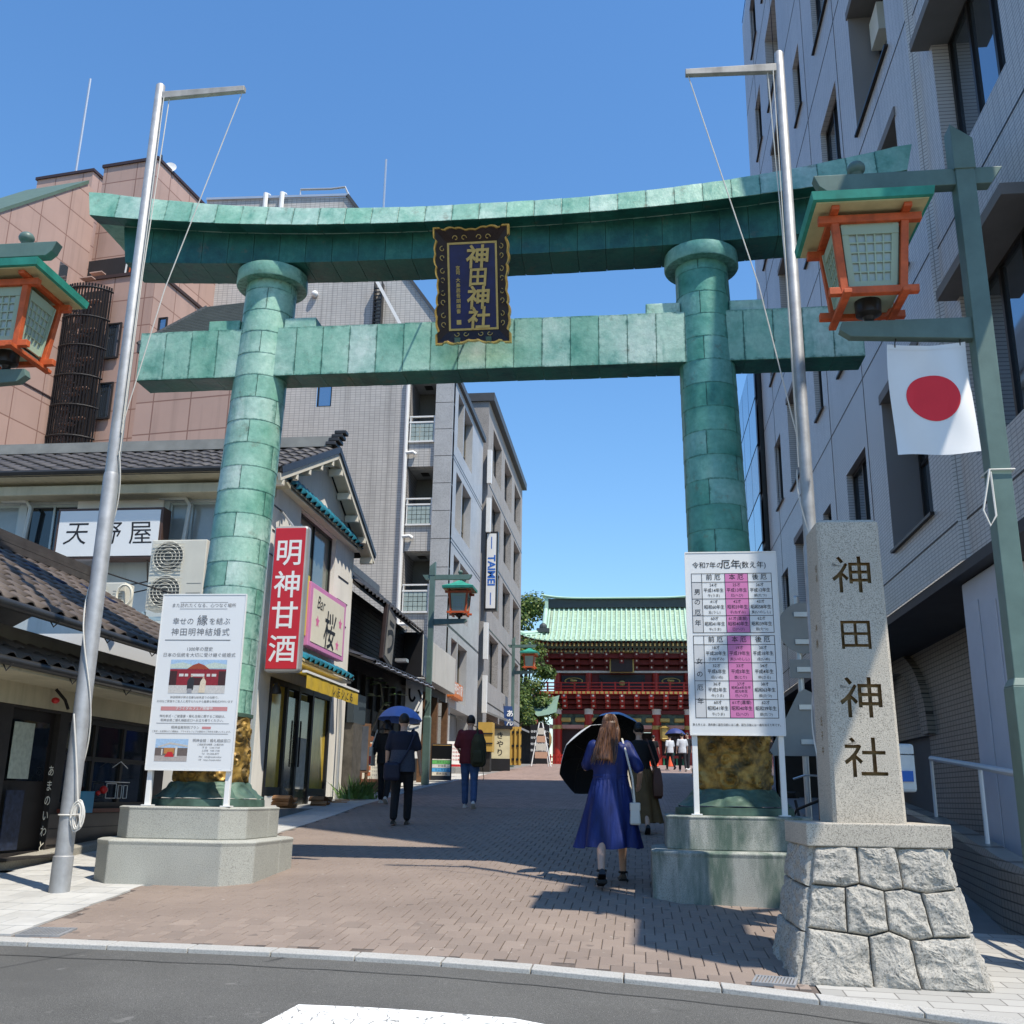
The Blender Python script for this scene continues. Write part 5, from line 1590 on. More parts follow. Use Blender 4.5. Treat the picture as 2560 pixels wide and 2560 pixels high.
# ---------------------------------------------------------------- grey tiled office block with balconies
D = thing('grey_tiled_block', 'tall grey tiled block with glass-brick balconies and a granite corner pier', 'office building', (-12, 36, gz(36, -7)))
tD = tiled('grey_wall_tile', (.54, .52, .49), (.27, .26, .25), .2, .1, 'XZ', .008, .05, .0, .25, .55, dirt=.55)
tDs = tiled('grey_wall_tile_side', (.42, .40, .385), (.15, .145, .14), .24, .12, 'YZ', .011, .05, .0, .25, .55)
granD = granite('grey_granite_panel', (.45, .455, .455), .16, 30, .05, rough=.4)
YD = 36.0
w = MB()
f0 = V((-17.5, YD, -1))
# front face left of the balconies, with one small window; top cut by a slope on the right
w2 = MB()
wall(w2, V((-17.5, YD, -1)), X1, Z1, -Y1, 9.1, 15.5, [], .15)
poly = [(-17.5, 14.5), (-12.15, 14.5), (-12.15, 15.75), (-11.55, 15.75), (-11.55, 14.5), (-8.4, 14.5), (-6.7, 15.6), (-7.6, 18.2), (-11.45, 23.7), (-17.5, 23.9)]
w2.add([V((x, YD, z)) for x, z in [(-17.5, 14.5), (-12.15, 14.5), (-12.15, 15.75), (-17.5, 15.75)]], [(0, 1, 2, 3)])
w2.add([V((x, YD, z)) for x, z in [(-11.55, 14.5), (-8.4, 14.5), (-8.4, 15.75), (-11.55, 15.75)]], [(0, 1, 2, 3)])
w2.add([V((x, YD, z)) for x, z in [(-17.5, 15.75), (-6.75, 15.75), (-7.6, 18.2), (-11.45, 23.7), (-17.5, 23.9)]], [(0, 1, 2, 3, 4)])
w2.build('front_wall', tD, D, recalc=False)
MB().extr([V((-17.5, YD, 23.88)), V((-11.45, YD, 23.68)), V((-7.6, YD, 18.18)), V((-6.75, YD, 15.73)), V((-6.75, YD, -1)), V((-17.5, YD, -1))], (0, .01, 0)) if False else None
MB().hexa([V((-11.5, YD - .05, 23.7)), V((-11.4, YD - .05, 23.7)), V((-11.4, 44, 23.7)), V((-11.5, 44, 23.7)), V((-11.5, YD - .05, 23.85)), V((-11.4, YD - .05, 23.85)), V((-11.4, 44, 23.85)), V((-11.5, 44, 23.85))]).build('parapet_side', darkmetal, D)
MB().beam(V((-11.43, YD - .03, 23.78)), V((-7.55, YD - .03, 18.25)), .12, .12).beam(V((-7.55, YD - .03, 18.25)), V((-6.72, YD - .03, 15.8)), .12, .12).build('sloping_coping', mat('slate_coping', (.06, .065, .07), .5), D)
MB().quad(V((-11.45, YD, 23.7)), V((-7.6, YD, 18.2)), V((-7.6, 44, 18.2)), V((-11.45, 44, 23.7))).quad(V((-7.6, YD, 18.2)), V((-6.75, YD, 15.75)), V((-6.75, 44, 15.75)), V((-7.6, 44, 18.2))).build('sloping_roof', MATS['slate_coping'], D)
MB().beam(V((-17.5, YD - .03, 23.95)), V((-11.4, YD - .03, 23.78)), .1, .1).build('parapet_coping', alu, D)
window(D, V((-17.5, YD, -1)), X1, Z1, -Y1, (5.35, 5.95, 15.5, 16.75), .12, darkmetal, glassb, (), (), .06)
# roof bits: handrail, vent pipes, rod
MB().tube([V((-13.5, YD + .1, 23.9)), V((-13.5, YD + .1, 24.25)), V((-12.2, YD + .1, 24.2)), V((-11.6, YD + .1, 24.25)), V((-11.45, YD + .2, 23.9))], .05, 8).build('roof_rail', alu, D)
for x in (-14.9, -14.2):
    MB().tube([V((x, YD - .12, 22.0)), V((x, YD - .12, 24.0)), V((x, YD + .2, 24.1))], .1, 8).build('vent_pipe', white, D, smooth=True)
MB().tube([V((-11.0, 40, 23)), V((-11.0, 40, 28.2))], .05, 6).build('lightning_rod', alu, D)
MB().beam(V((-9.9, YD - .35, 19.6)), V((-8.5, YD - .35, 17.0)), .12, .12).build('duct', white, D)
lad = MB()
for k in range(16):
    lad.box(-10.0, -9.7, YD - .32, YD - .28, 16.9 + .16 * k, 16.94 + .16 * k)
lad.box(-10.02, -9.98, YD - .33, YD, 16.8, 19.6).box(-9.72, -9.68, YD - .33, YD, 16.8, 19.6)
lad.build('ladder', darkmetal, D)
MB().ball((-12.5, YD - .1, 19.3), .14, .14, .14).build('vent_cap', white, D, smooth=True)
# balcony strip
gb = mat('glass_brick', (.34, .40, .36), .15, spec=.7, var=.15, vs=6)
FL = [12.98, 9.72, 6.45, 3.2]      # bottoms of the balcony openings
inner = mat('pale_ceiling', (.46, .47, .46), .8)
z_top = 15.75
prev = z_top
for i, zb in enumerate(FL):
    top = zb + 2.25
    if i == 0:
        top = 15.55
    # wall band above the opening
    MB().box(-8.4, -7.4, YD - .0, YD + .3, top, prev).build('spandrel', tD, D)
    prev = zb
    # recess
    MB().box(-8.4, -7.4, YD + 1.6, YD + 1.65, zb, top).build('recess_back', granite('recess_dark', (.18, .18, .17), .1, 20, 0) if i == 0 else MATS['recess_dark'], D)
    MB().box(-8.4, -7.4, YD + .3, YD + 1.6, top - .02, top + .02).build('balcony_ceiling', inner, D)
    MB().box(-8.4, -7.4, YD + .05, YD + 1.6, zb - .12, zb).build('balcony_floor', inner, D)
    MB().box(-8.05, -7.75, YD + .7, YD + 1.1, top - .05, top - .03).build('ceiling_hatch', darkmetal, D)
    fr_ = MB()
    fr_.box(-8.4, -7.4, YD - .06, YD + .02, zb + .95, zb + 1.0).box(-8.4, -7.4, YD - .06, YD + .02, zb + .72, zb + .78).box(-8.4, -7.4, YD - .08, YD + .02, zb - .06, zb)
    fr_.box(-8.38, -8.34, YD - .05, YD, zb, zb + 1.0).box(-7.46, -7.42, YD - .05, YD, zb, zb + 1.0)
    fo = fr_.build('balcony_frame', white, D)
    for a in range(5):
        for b in range(4):
            MB().box(-8.33 + a * .175, -8.33 + a * .175 + .155, YD - .04, YD, zb + .02 + b * .175, zb + .02 + b * .175 + .155).build('glass_block', gb, fo, recalc=False)
MB().box(-8.4, -7.4, YD, YD + .3, -1, prev).build('spandrel', tD, D)
MB().box(-8.42, -8.4, YD + .0, YD + 1.6, -1, 15.7).build('reveal', tDs, D)
aircon_b = MB().box(-8.2, -7.85, YD + .3, YD + .6, 13.0, 13.75).build('balcony_air_conditioner', cw, D)
MB().tube([V((-8.5, YD - .12, 15.6)), V((-8.5, YD - .12, -.5))], .075, 8).build('downpipe', white, D, smooth=True)
for zb in FL:
    MB().tube([V((-8.5, YD - .12, zb - .5)), V((-8.2, YD - .14, zb - .48)), V((-8.1, YD - .1, zb - .55))], .07, 8).build('branch_pipe', white, D, smooth=True)
# granite pier: courses of panels
zz = -.5
k = 0
while zz < 15.6:
    h_ = min(1.07, 15.7 - zz)
    MB().box(-7.4, -6.72, YD - .12, YD + .3, zz + .012, zz + h_ - .012).build('pier_panel', granD, D)
    zz += h_
    k += 1
MB().box(-7.38, -6.76, YD - .1, YD + .28, -.6, 15.6).build('pier_core', darkmetal, D)
# street face
XD = -6.72
hs = []
for zb in (13.0, 9.75, 6.5, 3.35):
    hs.append((1.0, 2.3, zb + .1, zb + 2.3))
    hs.append((2.45, 4.6, zb + .1, zb + 2.3))
hs.append((.2, 5.2, 0.0, 1.55 + .7))
w = MB()
wall(w, V((XD, YD, 0.4)), Y1, Z1, X1, 7.6, 15.2, [(a, b, c - .4, d - .4) for a, b, c, d in hs[:-1]] + [(1.2, 5.6, .15, 2.75)], .5)
w.build('street_wall', granD, D, recalc=False)
ol_fr = mat('bronze_anodised', (.22, .19, .14), .4, .4, var=.05)
for a, b, c, d in hs[:-1]:
    window(D, V((XD, YD, .4)), Y1, Z1, X1, (a, b, c - .4, d - .4), .35, ol_fr, glassb, (.5,), (.32,), .07)
for zb in (13.0, 9.75, 6.5, 3.35):
    MB().box(XD + .001, XD + .008, YD, YD + 7.6, zb - .5, zb - .47).build('panel_joint', darkmetal, D)
    MB().box(XD + .001, XD + .008, YD, YD + 7.6, zb + 2.6, zb + 2.63).build('panel_joint', darkmetal, D)
MB().box(XD - .3, XD + .12, YD - .15, YD + 7.7, 15.6, 15.85).build('coping', MATS['slate_coping'], D)
MB().box(XD - 2, XD - .5, YD + 1.2, YD + 5.6, .4, 3.1).build('entrance_back', granite('entrance_grey', (.26, .26, .25), .1, 20, 0), D)
sgn = thing('orange_sign', 'small orange sign with white lettering over the grey block entrance', 'sign', (-6.6, 37, 3.4))
MB().box(-6.71, -6.45, 36.4, 38.3, 3.45, 4.0).build('panel', mat('orange_sign_face', (.62, .17, .03), .5), sgn, bevel=.01)
Text(V((-6.45, 37.35, 3.75)), Y1, Z1, .003).t('神田の家', 0, 0, .42, .02).done('lettering', white, sgn)
# ---------------------------------------------------------------- brown-grey block beyond
Ebl = thing('stone_clad_block', 'brown-grey stone-clad block with deep square windows up the street', 'office building', (-9, 50, gz(50, -7)))
XE = -6.6
stoneE = granite('brown_grey_stone', (.34, .32, .30), .25, 25, .15)
hE = []
for zb in (14.9, 11.6, 8.3, 5.0):
    for y0 in (1.6, 6.0, 10.4):
        hE.append((y0, y0 + 3.1, zb - .5, zb + 1.7))
hE.append((1.2, 11.5, .3, 2.9))
w = MB()
wall(w, V((XE, 44.4, .5)), Y1, Z1, X1, 14.3, 17.4, hE, .45)
w.quad(V((XE, 44.4, .5)), V((-12, 44.4, .5)), V((-12, 44.4, 17.9)), V((XE, 44.4, 17.9)))
w.quad(V((XE, 58.7, .5)), V((-12, 58.7, .5)), V((-12, 58.7, 17.9)), V((XE, 58.7, 17.9)))
w.build('street_wall', stoneE, Ebl, recalc=False)
for h in hE[:-1]:
    window(Ebl, V((XE, 44.4, .5)), Y1, Z1, X1, h, .35, darkmetal, glassb, (.5,), (), .08)
MB().box(-12, XE + .25, 44.3, 58.9, 17.9, 18.3).build('coping', MATS['slate_coping'], Ebl)
for zb in (14.0, 10.7, 7.4, 4.1):
    MB().box(XE + .001, XE + .012, 44.4, 58.7, zb - .05, zb).build('panel_joint', darkmetal, Ebl)
MB().box(-8.5, XE - .4, 45.5, 56, .5, 3.4).build('shop_interior', woodd, Ebl)
MB().hexa([V((XE, 45.6, 3.6)), V((XE + .9, 45.6, 3.25)), V((XE + .9, 49.5, 3.35)), V((XE, 49.5, 3.7)), V((XE, 45.6, 3.7)), V((XE + .9, 45.6, 3.35)), V((XE + .9, 49.5, 3.45)), V((XE, 49.5, 3.8))]).build('awning', mat('grey_awning', (.25, .25, .25), .7), Ebl)
MB().hexa([V((XE, 50, 3.6)), V((XE + .9, 50, 3.25)), V((XE + .9, 55.5, 3.35)), V((XE, 55.5, 3.7)), V((XE, 50, 3.7)), V((XE + .9, 50, 3.35)), V((XE + .9, 55.5, 3.45)), V((XE, 55.5, 3.8))]).build('awning', MATS['grey_awning'], Ebl)
for k, y in enumerate((46, 47.5, 49, 51, 53, 55)):
    MB().box(XE - .35, XE - .2, y, y + .2, .6, 3.4).build('timber_post', woodb, Ebl)
ts = thing('vertical_sign', 'white vertical sign with blue capital letters on the stone-clad block', 'sign', (-6.3, 45, 8))
MB().box(XE + .002, XE + .55, 44.25, 44.55, 7.95, 11.55).build('case', darkmetal, ts)
MB().box(XE + .06, XE + .48, 44.23, 44.255, 8.05, 11.45).build('face', white, ts)
tb_ = mat('sign_blue', (.02, .13, .5), .5)
Text(V((XE + .27, 44.228, 9.75)), -Z1, X1, .004).t('TAIMEI', 0, 0, .46, .03).bar(-1.55, -1.0, -.02, .02).bar(1.0, 1.55, -.02, .02).done('lettering', tb_, ts)
for z in (14.6, 12.3, 6.6, 4.3):
    MB().box(XE + .01, XE + .2, 44.1, 44.35, z - .8, z + .8).build('narrow_sign', white, Ebl)

# ---------------------------------------------------------------- brown tiled tower block at upper left
Fb = thing('brown_tiled_block', 'reddish-brown tiled block with stepped top and a black spiral-stair cage', 'building', (-17, 31, 0), -8, world=False)
tF = lambda p: tiled('brown_tile_' + p.lower(), (.50, .335, .275), (.27, .15, .115), 1.3, 1.05, p, .022, .05, 0, .15, .6, dirt=.3)
tFx, tFy = tF('XZ'), tF('YZ')
def blk(name, x0, x1, y0, y1, z0, z1):
    """two tile directions: front/back along X, sides along Y"""
    f = MB().quad((x0, y0, z0), (x1, y0, z0), (x1, y0, z1), (x0, y0, z1)).build(name + '_front', tFx, Fb, recalc=False)
    s_ = MB().quad((x1, y0, z0), (x1, y1, z0), (x1, y1, z1), (x1, y0, z1)).quad((x0, y0, z0), (x0, y0, z1), (x0, y1, z1), (x0, y1, z0))
    s_.quad((x0, y0, z1), (x1, y0, z1), (x1, y1, z1), (x0, y1, z1)).build(name + '_side', tFy, Fb, recalc=False)
    e = .06
    c = MB().box(x0 - e, x1 + e, y0 - e, y0 + .1, z1, z1 + .12).box(x1 - .1, x1 + e, y0 + .1, y1, z1, z1 + .12)
    c.build(name + '_coping', mat('dark_coping', (.05, .03, .03), .5), Fb)
blk('rear_tower', -7.4, -4.75, 2.2, 8, 8, 24.1)
blk('upper_tower', -2.75, -.45, .4, 5.2, 16, 22.75)
blk('middle_block', -2.54, .35, 0, 6, 5, 17.75)
blk('right_block', .35, 1.6, 1.2, 7, 5, 14.2)
# left wing with the sloping green roof
MB().add([(-2.54, -7, 5), (-2.54, -.02, 5), (-2.54, -.02, 21.3), (-2.54, -.6, 21.4), (-2.54, -7, 15.5)], [(0, 1, 2, 3, 4)]).build('wing_wall', tFy, Fb, recalc=False)
MB().hexa([(-2.5, -.6, 21.4), (-2.5, -7, 15.5), (-5.2, -7, 15.5), (-5.2, -.6, 21.4), (-2.5, -.6, 21.55), (-2.5, -7, 15.65), (-5.2, -7, 15.65), (-5.2, -.6, 21.55)]).build('green_roof', mat('green_metal_roof', (.10, .15, .11), .5, var=.1), Fb)
MB().quad((-2.54, -.02, 17.75), (-2.9, .4, 17.75), (-2.9, .4, 21.3), (-2.54, -.02, 21.3)).build('wing_return', tFx, Fb, recalc=False)
MB().beam((-2.52, -7, 16.4), (-2.52, 0, 16.4), .02, .05).beam((-2.52, -7, 12.9), (-2.52, 0, 12.9), .02, .05).build('movement_joint', MATS['dark_coping'], Fb)
MB().box(-2.5, .3, -.02, .3, 17.8, 18.55).build('slot_opening', mat('slot_dark', (.02, .018, .02), .7), Fb)
for k in range(7):
    MB().beam((-.9 + k * .17, -.03, 17.8), (-.86 + k * .17, -.03, 18.5), .05, .04, (0, 1, 0)).build('slot_bar', (white, orange, black)[k % 3], Fb)
for (a, b, c, d) in ((-1.28, -.72, 14.55, 15.9), (-1.3, -.75, 12.3, 13.65), (-1.3, -.75, 10.0, 11.35), (.75, 1.1, 15.2, 15.9)):
    window(Fb, V((0, -.05, 0)), X1, Z1, -Y1, (a, b, c, d), .0, MATS['slot_dark'], glassb, (), (), .05)
MB().obox(V((-2.54, 0, 0)), Y1, Z1, X1, -1.4, -1.0, 17.1, 17.8, -.02, .03).build('wing_window', glassb, Fb)
# stair cage of black bars, one bar each
MB().box(-2.45, -1.45, -.02, .02, 9, 17.3).build('stair_recess', mat('stair_dark', (.05, .035, .03), .7, var=.4, vs=.8), Fb)
for k in range(24):
    a = R(205 + 140 * k / 23)
    MB().beam((-2.1 + 1.0 * math.cos(a), -.1 + .85 * math.sin(a), 9), (-2.1 + 1.0 * math.cos(a), -.1 + .85 * math.sin(a), 17.15), .045, .045, (0, 1, 0)).build('cage_bar', black, Fb)
for k in range(8):
    z = 9.3 + k * 1.1
    MB().tube([(-2.1 + 1.01 * math.cos(R(200 + 150 * q / 10)), -.1 + .86 * math.sin(R(200 + 150 * q / 10)), z) for q in range(11)], .04, 5).build('cage_ring', black, Fb)
    for q in range(4):
        b = R(200 + 40 * q)
        MB().box(-2.1 + .45 * math.cos(b) - .25, -2.1 + .45 * math.cos(b) + .25, -.1 + .45 * math.sin(b) - .12, -.1 + .45 * math.sin(b) + .12, z + .25 * q, z + .04 + .25 * q).build('stair_tread', tFx, Fb)
MB().tube([(-6.3, 3, 24), (-6.25, 3, 29.4)], .05, 6).build('lightning_rod', alu, Fb)
MB().tube([(-1.3, 2, 22.7), (-1.5, 2, 24.2)], .03, 5).tube([(-1.8, 2, 22.7), (-1.95, 2, 23.4)], .03, 5).build('aerial', darkmetal, Fb)
dsh = MB()
dsh.lathe([(.02, 0), (.12, .02), (.22, .07), (.23, .08), (.12, .035), (.02, .015)], 24)
do = dsh.build('satellite_dish', white, Fb, smooth=True)
do.matrix_local = M.Translation((-.52, 1.3, 22.98)) @ M.Rotation(R(75), 4, 'X') @ M.Rotation(R(25), 4, 'Y')
F2 = thing('brown_annex', 'lower brown tiled annex with a grey ribbed mansard roof', 'building', (-12, 27.5, 0), -8, world=False)
MB().quad((-3.2, 0, 4), (.4, 0, 4), (.4, 0, 13.2), (-3.2, 0, 13.2)).build('front_wall', tFx, F2, recalc=False)
MB().quad((.4, 0, 4), (.4, 2, 4), (.4, 2, 13.2), (.4, 0, 13.2)).build('side_wall', tFy, F2, recalc=False)
MB().box(-3.3, .5, -.15, 2, 13.2, 13.5).build('eave', MATS['slate_coping'], F2)
rp = lambda s, z: [V((-3.3 + 1.25 * s, -.15 + 1.6 * s, z)), V((.5, -.15 + 1.6 * s, z)), V((.5, 2, z)), V((-3.3 + 1.25 * s, 2, z))]
MB().loft([rp(0, 13.5), rp(1, 15.4)]).build('mansard_roof', mat('grey_metal_roof', (.40, .43, .37), .5, var=.12), F2)
for k in range(19):
    s = (k + .5) / 19
    p = rp(s, 13.5 + 1.9 * s)
    MB().beam(p[0] + V((0, -.01, 0)), p[1] + V((0, -.01, 0)), .05, .04).build('roof_rib', mat('roof_rib_grey', (.10, .11, .10), .5), F2)
MB().beam(rp(0, 13.5)[0], rp(1, 15.4)[0], .12, .1).build('hip_cap', MATS['slate_coping'], F2)

# ---------------------------------------------------------------- big grey building on the right
G_ = thing('grey_tiled_office', 'big pale grey tiled office building overhanging the right side of the street', 'office building', (4.2, 16, gz(14, 3.6)))
XG_ = 3.6
tG = tiled('lilac_grey_tile', (.56, .535, .52), (.27, .255, .25), .145, .048, 'YZ', .006, .05, 0, .3, .35, dirt=.25)
tGx = tiled('lilac_grey_tile_front', (.52, .485, .44), (.22, .2, .185), .145, .048, 'XZ', .006, .05, 0, .3, .35, dirt=.25)
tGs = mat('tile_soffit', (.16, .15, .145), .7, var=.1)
Z0, ZT = 2.6, 23.0
def storey_holes(y0, groups):
    hs_ = []
    for k in range(6):
        zk = .0 + 3.35 * k
        for a, b, c, d in groups:
            hs_.append((a - y0, b - y0, zk + c, zk + d))
    return hs_
# main street wall, seen from Y=27 (far) to 11.55 (corner); u runs toward the camera
OG_ = V((XG_, 27.0, Z0))
grp = [(24.2, 25.3, 1.1, 2.75), (21.0, 22.9, .9, 3.0), (18.6, 19.4, 1.25, 2.7), (15.6, 17.1, 1.2, 2.75), (12.4, 14.4, .8, 3.0)]
hl = []
for k in range(6):
    for a, b, c, d in grp:
        hl.append((27 - b, 27 - a, 3.35 * k + c, 3.35 * k + d))
w = MB()
wall(w, OG_, -Y1, Z1, -X1, 15.45, ZT - Z0, hl, .75)
w.build('street_wall', tG, G_, recalc=False)
bronze_fr = mat('dark_bronze_frame', (.03, .026, .024), .4, .5, var=.1)
for i, h in enumerate(hl):
    wide = h[1] - h[0] > 1.8
    wv_ = window(G_, OG_, -Y1, Z1, -X1, h, .5 if wide else .16, bronze_fr, glassb, (.5,) if h[1] - h[0] > 1.0 else (), (.55,) if wide else (), .06)
    MB().obox(OG_, -Y1, Z1, -X1, h[0] - .02, h[1] + .02, h[2] - .04, h[2] - .002, -.2, .05).build('sill', bronze_fr, wv_)
    if wide and i < 20:
        MB().obox(OG_, -Y1, Z1, -X1, h[0] + .1, h[0] + .6, h[3] - .75, h[3] - .25, -.6, -.3).build('recess_air_conditioner', cw, G_)
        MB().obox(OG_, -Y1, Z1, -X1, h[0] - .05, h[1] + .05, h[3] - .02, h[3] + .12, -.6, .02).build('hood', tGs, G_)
for k in range(7):
    z = .45 + 3.35 * k
    MB().obox(OG_, -Y1, Z1, -X1, 0, 15.45, z - .012, z + .012, -.01, .004).build('movement_joint', black, G_)
for u in (2.0, 5.3, 8.9, 11.6):
    MB().obox(OG_, -Y1, Z1, -X1, u - .008, u + .008, 0, ZT - Z0, -.01, .005).build('movement_joint', black, G_)
MB().quad(V((XG_, 27, Z0)), V((9, 27, Z0)), V((9, 27, ZT)), V((XG_, 27, ZT))).build('end_wall', tGx, G_, recalc=False)
# slightly stepped near part, corner pieces bevelled
XN = 3.67
ON = V((XN, 11.45, Z0))
hn = []
for k in range(3):
    hn.append((11.45 - 10.9, 11.45 - 8.9, 3.35 * k + 1.0, 3.35 * k + 2.9))
w = MB()
wall(w, ON, -Y1, Z1, -X1, 11.45 - 8.15, 9.8, hn, .6)
w.quad(V((XG_, 11.55, Z0)), V((XN, 11.45, Z0)), V((XN, 11.45, ZT)), V((XG_, 11.55, ZT)))
w.quad(V((XN, 11.45, Z0 + 9.8)), V((XN, 8.75, Z0 + 9.8)), V((XN, 8.75, ZT)), V((XN, 11.45, ZT)))
w.build('near_street_wall', tG, G_, recalc=False)
for i, h in enumerate(hn):
    window(G_, ON, -Y1, Z1, -X1, h, .25, bronze_fr, glassb, (.34, .67), (), .06)
    MB().obox(ON, -Y1, Z1, -X1, h[0] - .1, h[1] + .05, h[3] - .02, h[3] + .1, -.4, .22).build('hood', tGs, G_)
bn = MB().obox(ON, -Y1, Z1, -X1, 1.35, 1.85, 4.4, 6.2, -.4, -.395).build('window_poster', mat('poster_blue', (.03, .3, .62), .4), G_)
Text(ON + X1 * -.0 + V((.394, 0, 0)), -Y1, Z1, .0).t('生ミる', 1.6, 5.3, .3, .02, vert=.5).done('poster_lettering', white, G_)
w = MB()
w.quad(V((XN, 8.15, Z0)), V((4.4, 7.35, Z0)), V((4.4, 7.35, Z0 + 9.8)), V((XN, 8.15, Z0 + 9.8)))
w.quad(V((4.4, 7.35, Z0)), V((9, 7.35, Z0)), V((9, 7.35, Z0 + 9.8)), V((4.4, 7.35, Z0 + 9.8)))
w.quad(V((XN, 8.75, Z0 + 9.8)), V((9, 8.75, Z0 + 9.8)), V((9, 8.75, ZT)), V((XN, 8.75, ZT)))
w.build('front_wall', tGx, G_, recalc=False)
MB().quad(V((XN, 8.15, Z0 + 9.8)), V((9, 7.35, Z0 + 9.8)), V((9, 8.75, Z0 + 9.8)), V((XN, 8.75, Z0 + 9.8))).quad(V((XN, 8.75, ZT)), V((9, 8.75, ZT)), V((9, 27, ZT)), V((XG_, 27, ZT))).build('terrace', tGs, G_)
# unseen panels added outside the picture to shade the monument and board
MB().box(3.62, 3.8, 6.0, 7.05, 6.0, 9.3).build('shadow_panel', tGx, G_)
MB().box(3.62, 3.8, 5.0, 5.99, 6.0, 7.6).build('shadow_panel', tGx, G_)
MB().beam(V((3.7, 6.9, 9.2)), V((4.5, 7.5, 9.2)), .1, .1).beam(V((3.7, 6.9, 6.2)), V((4.5, 7.5, 6.2)), .1, .1).build('shadow_panel_bracket', tGx, G_)
for k in range(3):
    z = Z0 + .45 + 3.35 * k
    MB().obox(ON, -Y1, Z1, -X1, 0, 3.3, z - Z0 - .012, z - Z0 + .012, -.01, .004).build('movement_joint', black, G_)
# overhang soffit and recessed ground floor
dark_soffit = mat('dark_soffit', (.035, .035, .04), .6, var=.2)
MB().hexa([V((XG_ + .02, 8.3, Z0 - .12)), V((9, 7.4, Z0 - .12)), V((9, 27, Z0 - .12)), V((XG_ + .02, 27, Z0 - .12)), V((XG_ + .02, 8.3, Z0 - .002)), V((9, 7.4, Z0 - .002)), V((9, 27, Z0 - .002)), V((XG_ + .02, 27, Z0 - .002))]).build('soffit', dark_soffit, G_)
tGd = tiled('beige_band_tile', (.30, .275, .24), (.08, .075, .07), .145, .075, 'YZ', .008, .06, 0, .3, .4)
XR = 4.75
w = MB()
OR_ = V((XR, 27, -1.0))
wall(w, OR_, -Y1, Z1, -X1, 12, 3.5, [(2.0, 4.5, .3, 2.6), (6.3, 9.2, .4, 2.1)], .3)
w.build('ground_floor_wall', tGd, G_, recalc=False)
# brick arch over the second opening
arch = MB()
yc_, zc_ = 27 - 7.75, 1.1
for r0, r1, xo in ((1.45, 1.85, .12),):
    ring_o = [V((XR - xo, yc_ + r1 * math.cos(R(a)), zc_ + r1 * .8 * math.sin(R(a)))) for a in range(0, 181, 10)]
    ring_i = [V((XR - xo, yc_ + r0 * math.cos(R(a)), zc_ + r0 * .8 * math.sin(R(a)))) for a in range(0, 181, 10)]
    arch.loft([ring_o, ring_i, [p + X1 * .5 for p in ring_i]], False, False)
    arch.loft([[p + X1 * .5 for p in ring_o], ring_o], False, False)
arch.build('arch', tGd, G_)
MB().box(XR + .1, XR + .15, yc_ - 1.5, yc_ + 1.5, -1, 1.1).build('gate_panel', mat('grey_gate_panel', (.10, .105, .11), .6, var=.1), G_)
MB().box(XR + 1.2, XR + 1.3, 14, 26, -1, 2.4).build('back_wall', mat('dim_interior', (.06, .06, .065), .8, var=.3), G_)
for k, (x, y, z0_, z1_, col) in enumerate(((5.2, 18.6, .2, .9, orange), (5.3, 19.4, .5, .9, white), (5.4, 18.2, 1.2, 1.7, mat('green_tin', (.06, .2, .09), .5)))):
    MB().box(x, x + .05, y - .5, y + .5, z0_, z1_).build('back_fitting', col, G_)
lilac_white = mat('white_column_paint', (.55, .55, .60), .6, var=.04)
colm = MB().box(3.78, 4.35, 11.0, 12.25, -.72, Z0 - .13).build('column', lilac_white, G_, bevel=.02)
MB().box(3.765, 3.779, 11.15, 11.55, -.5, 2.1).build('column_panel', lilac_white, colm, bevel=.01)
MB().box(3.765, 3.779, 11.7, 12.1, -.5, 2.2).build('column_panel', lilac_white, colm, bevel=.01)
MB().box(3.7, 4.4, 10.9, 12.35, -1.1, -.721).build('column_base', tGd, G_)
MB().box(3.78, 4.35, 19.5, 20.2, -.6, Z0 - .13).build('column', lilac_white, G_, bevel=.02)
# ---------------------------------------------------------------- low tiled wall and handrail at right
lw = thing('low_tiled_wall', 'low curved tiled wall below the white handrail on the right', 'wall', (3.2, 9, gz(9, 3)))
PW = [(3.75, 16.5), (3.6, 14), (3.42, 12.2), (3.2, 10.8), (3.02, 9.6), (2.95, 8.6), (3.0, 7.8), (3.2, 7.0), (3.7, 6.2), (4.6, 5.5)]
tW = tiled('dark_low_wall_tile', (.25, .235, .21), (.07, .065, .06), .1, .075, 'YZ', .006, .06, 0, .3, .4)
rings = []
for i, (x, y) in enumerate(PW):
    a = V((*PW[max(i - 1, 0)], 0)); b = V((*PW[min(i + 1, len(PW) - 1)], 0))
    n_ = (b - a).cross(Z1).normalized()
    z = gz(y, x)
    rings.append([V((x, y, z - .1)) - n_ * .0, V((x, y, z + .44)), V((x, y, z + .5)) + n_ * -.03, V((x, y, z + .5)) - n_ * .22, V((x, y, z - .1)) - n_ * .26])
lwm = MB().loft(rings).build('wall_body', tW, lw)
hr = thing('handrail', 'white tubular handrail on the low tiled wall', 'handrail', (3.3, 10, gz(10, 3.2)))
railw = mat('white_rail_paint', (.55, .57, .60), .4, var=.05)
RP = [V((x + .13, y, gz(y, x) + .5 + .72)) for x, y in PW[1:8]]
MB().tube(RP, .032, 8).build('rail', railw, hr, smooth=True)
for (x, y) in PW[1:8:2]:
    MB().tube([V((x + .13, y, gz(y, x) + .49)), V((x + .13, y, gz(y, x) + 1.21))], .022, 8).build('post', railw, hr, smooth=True)
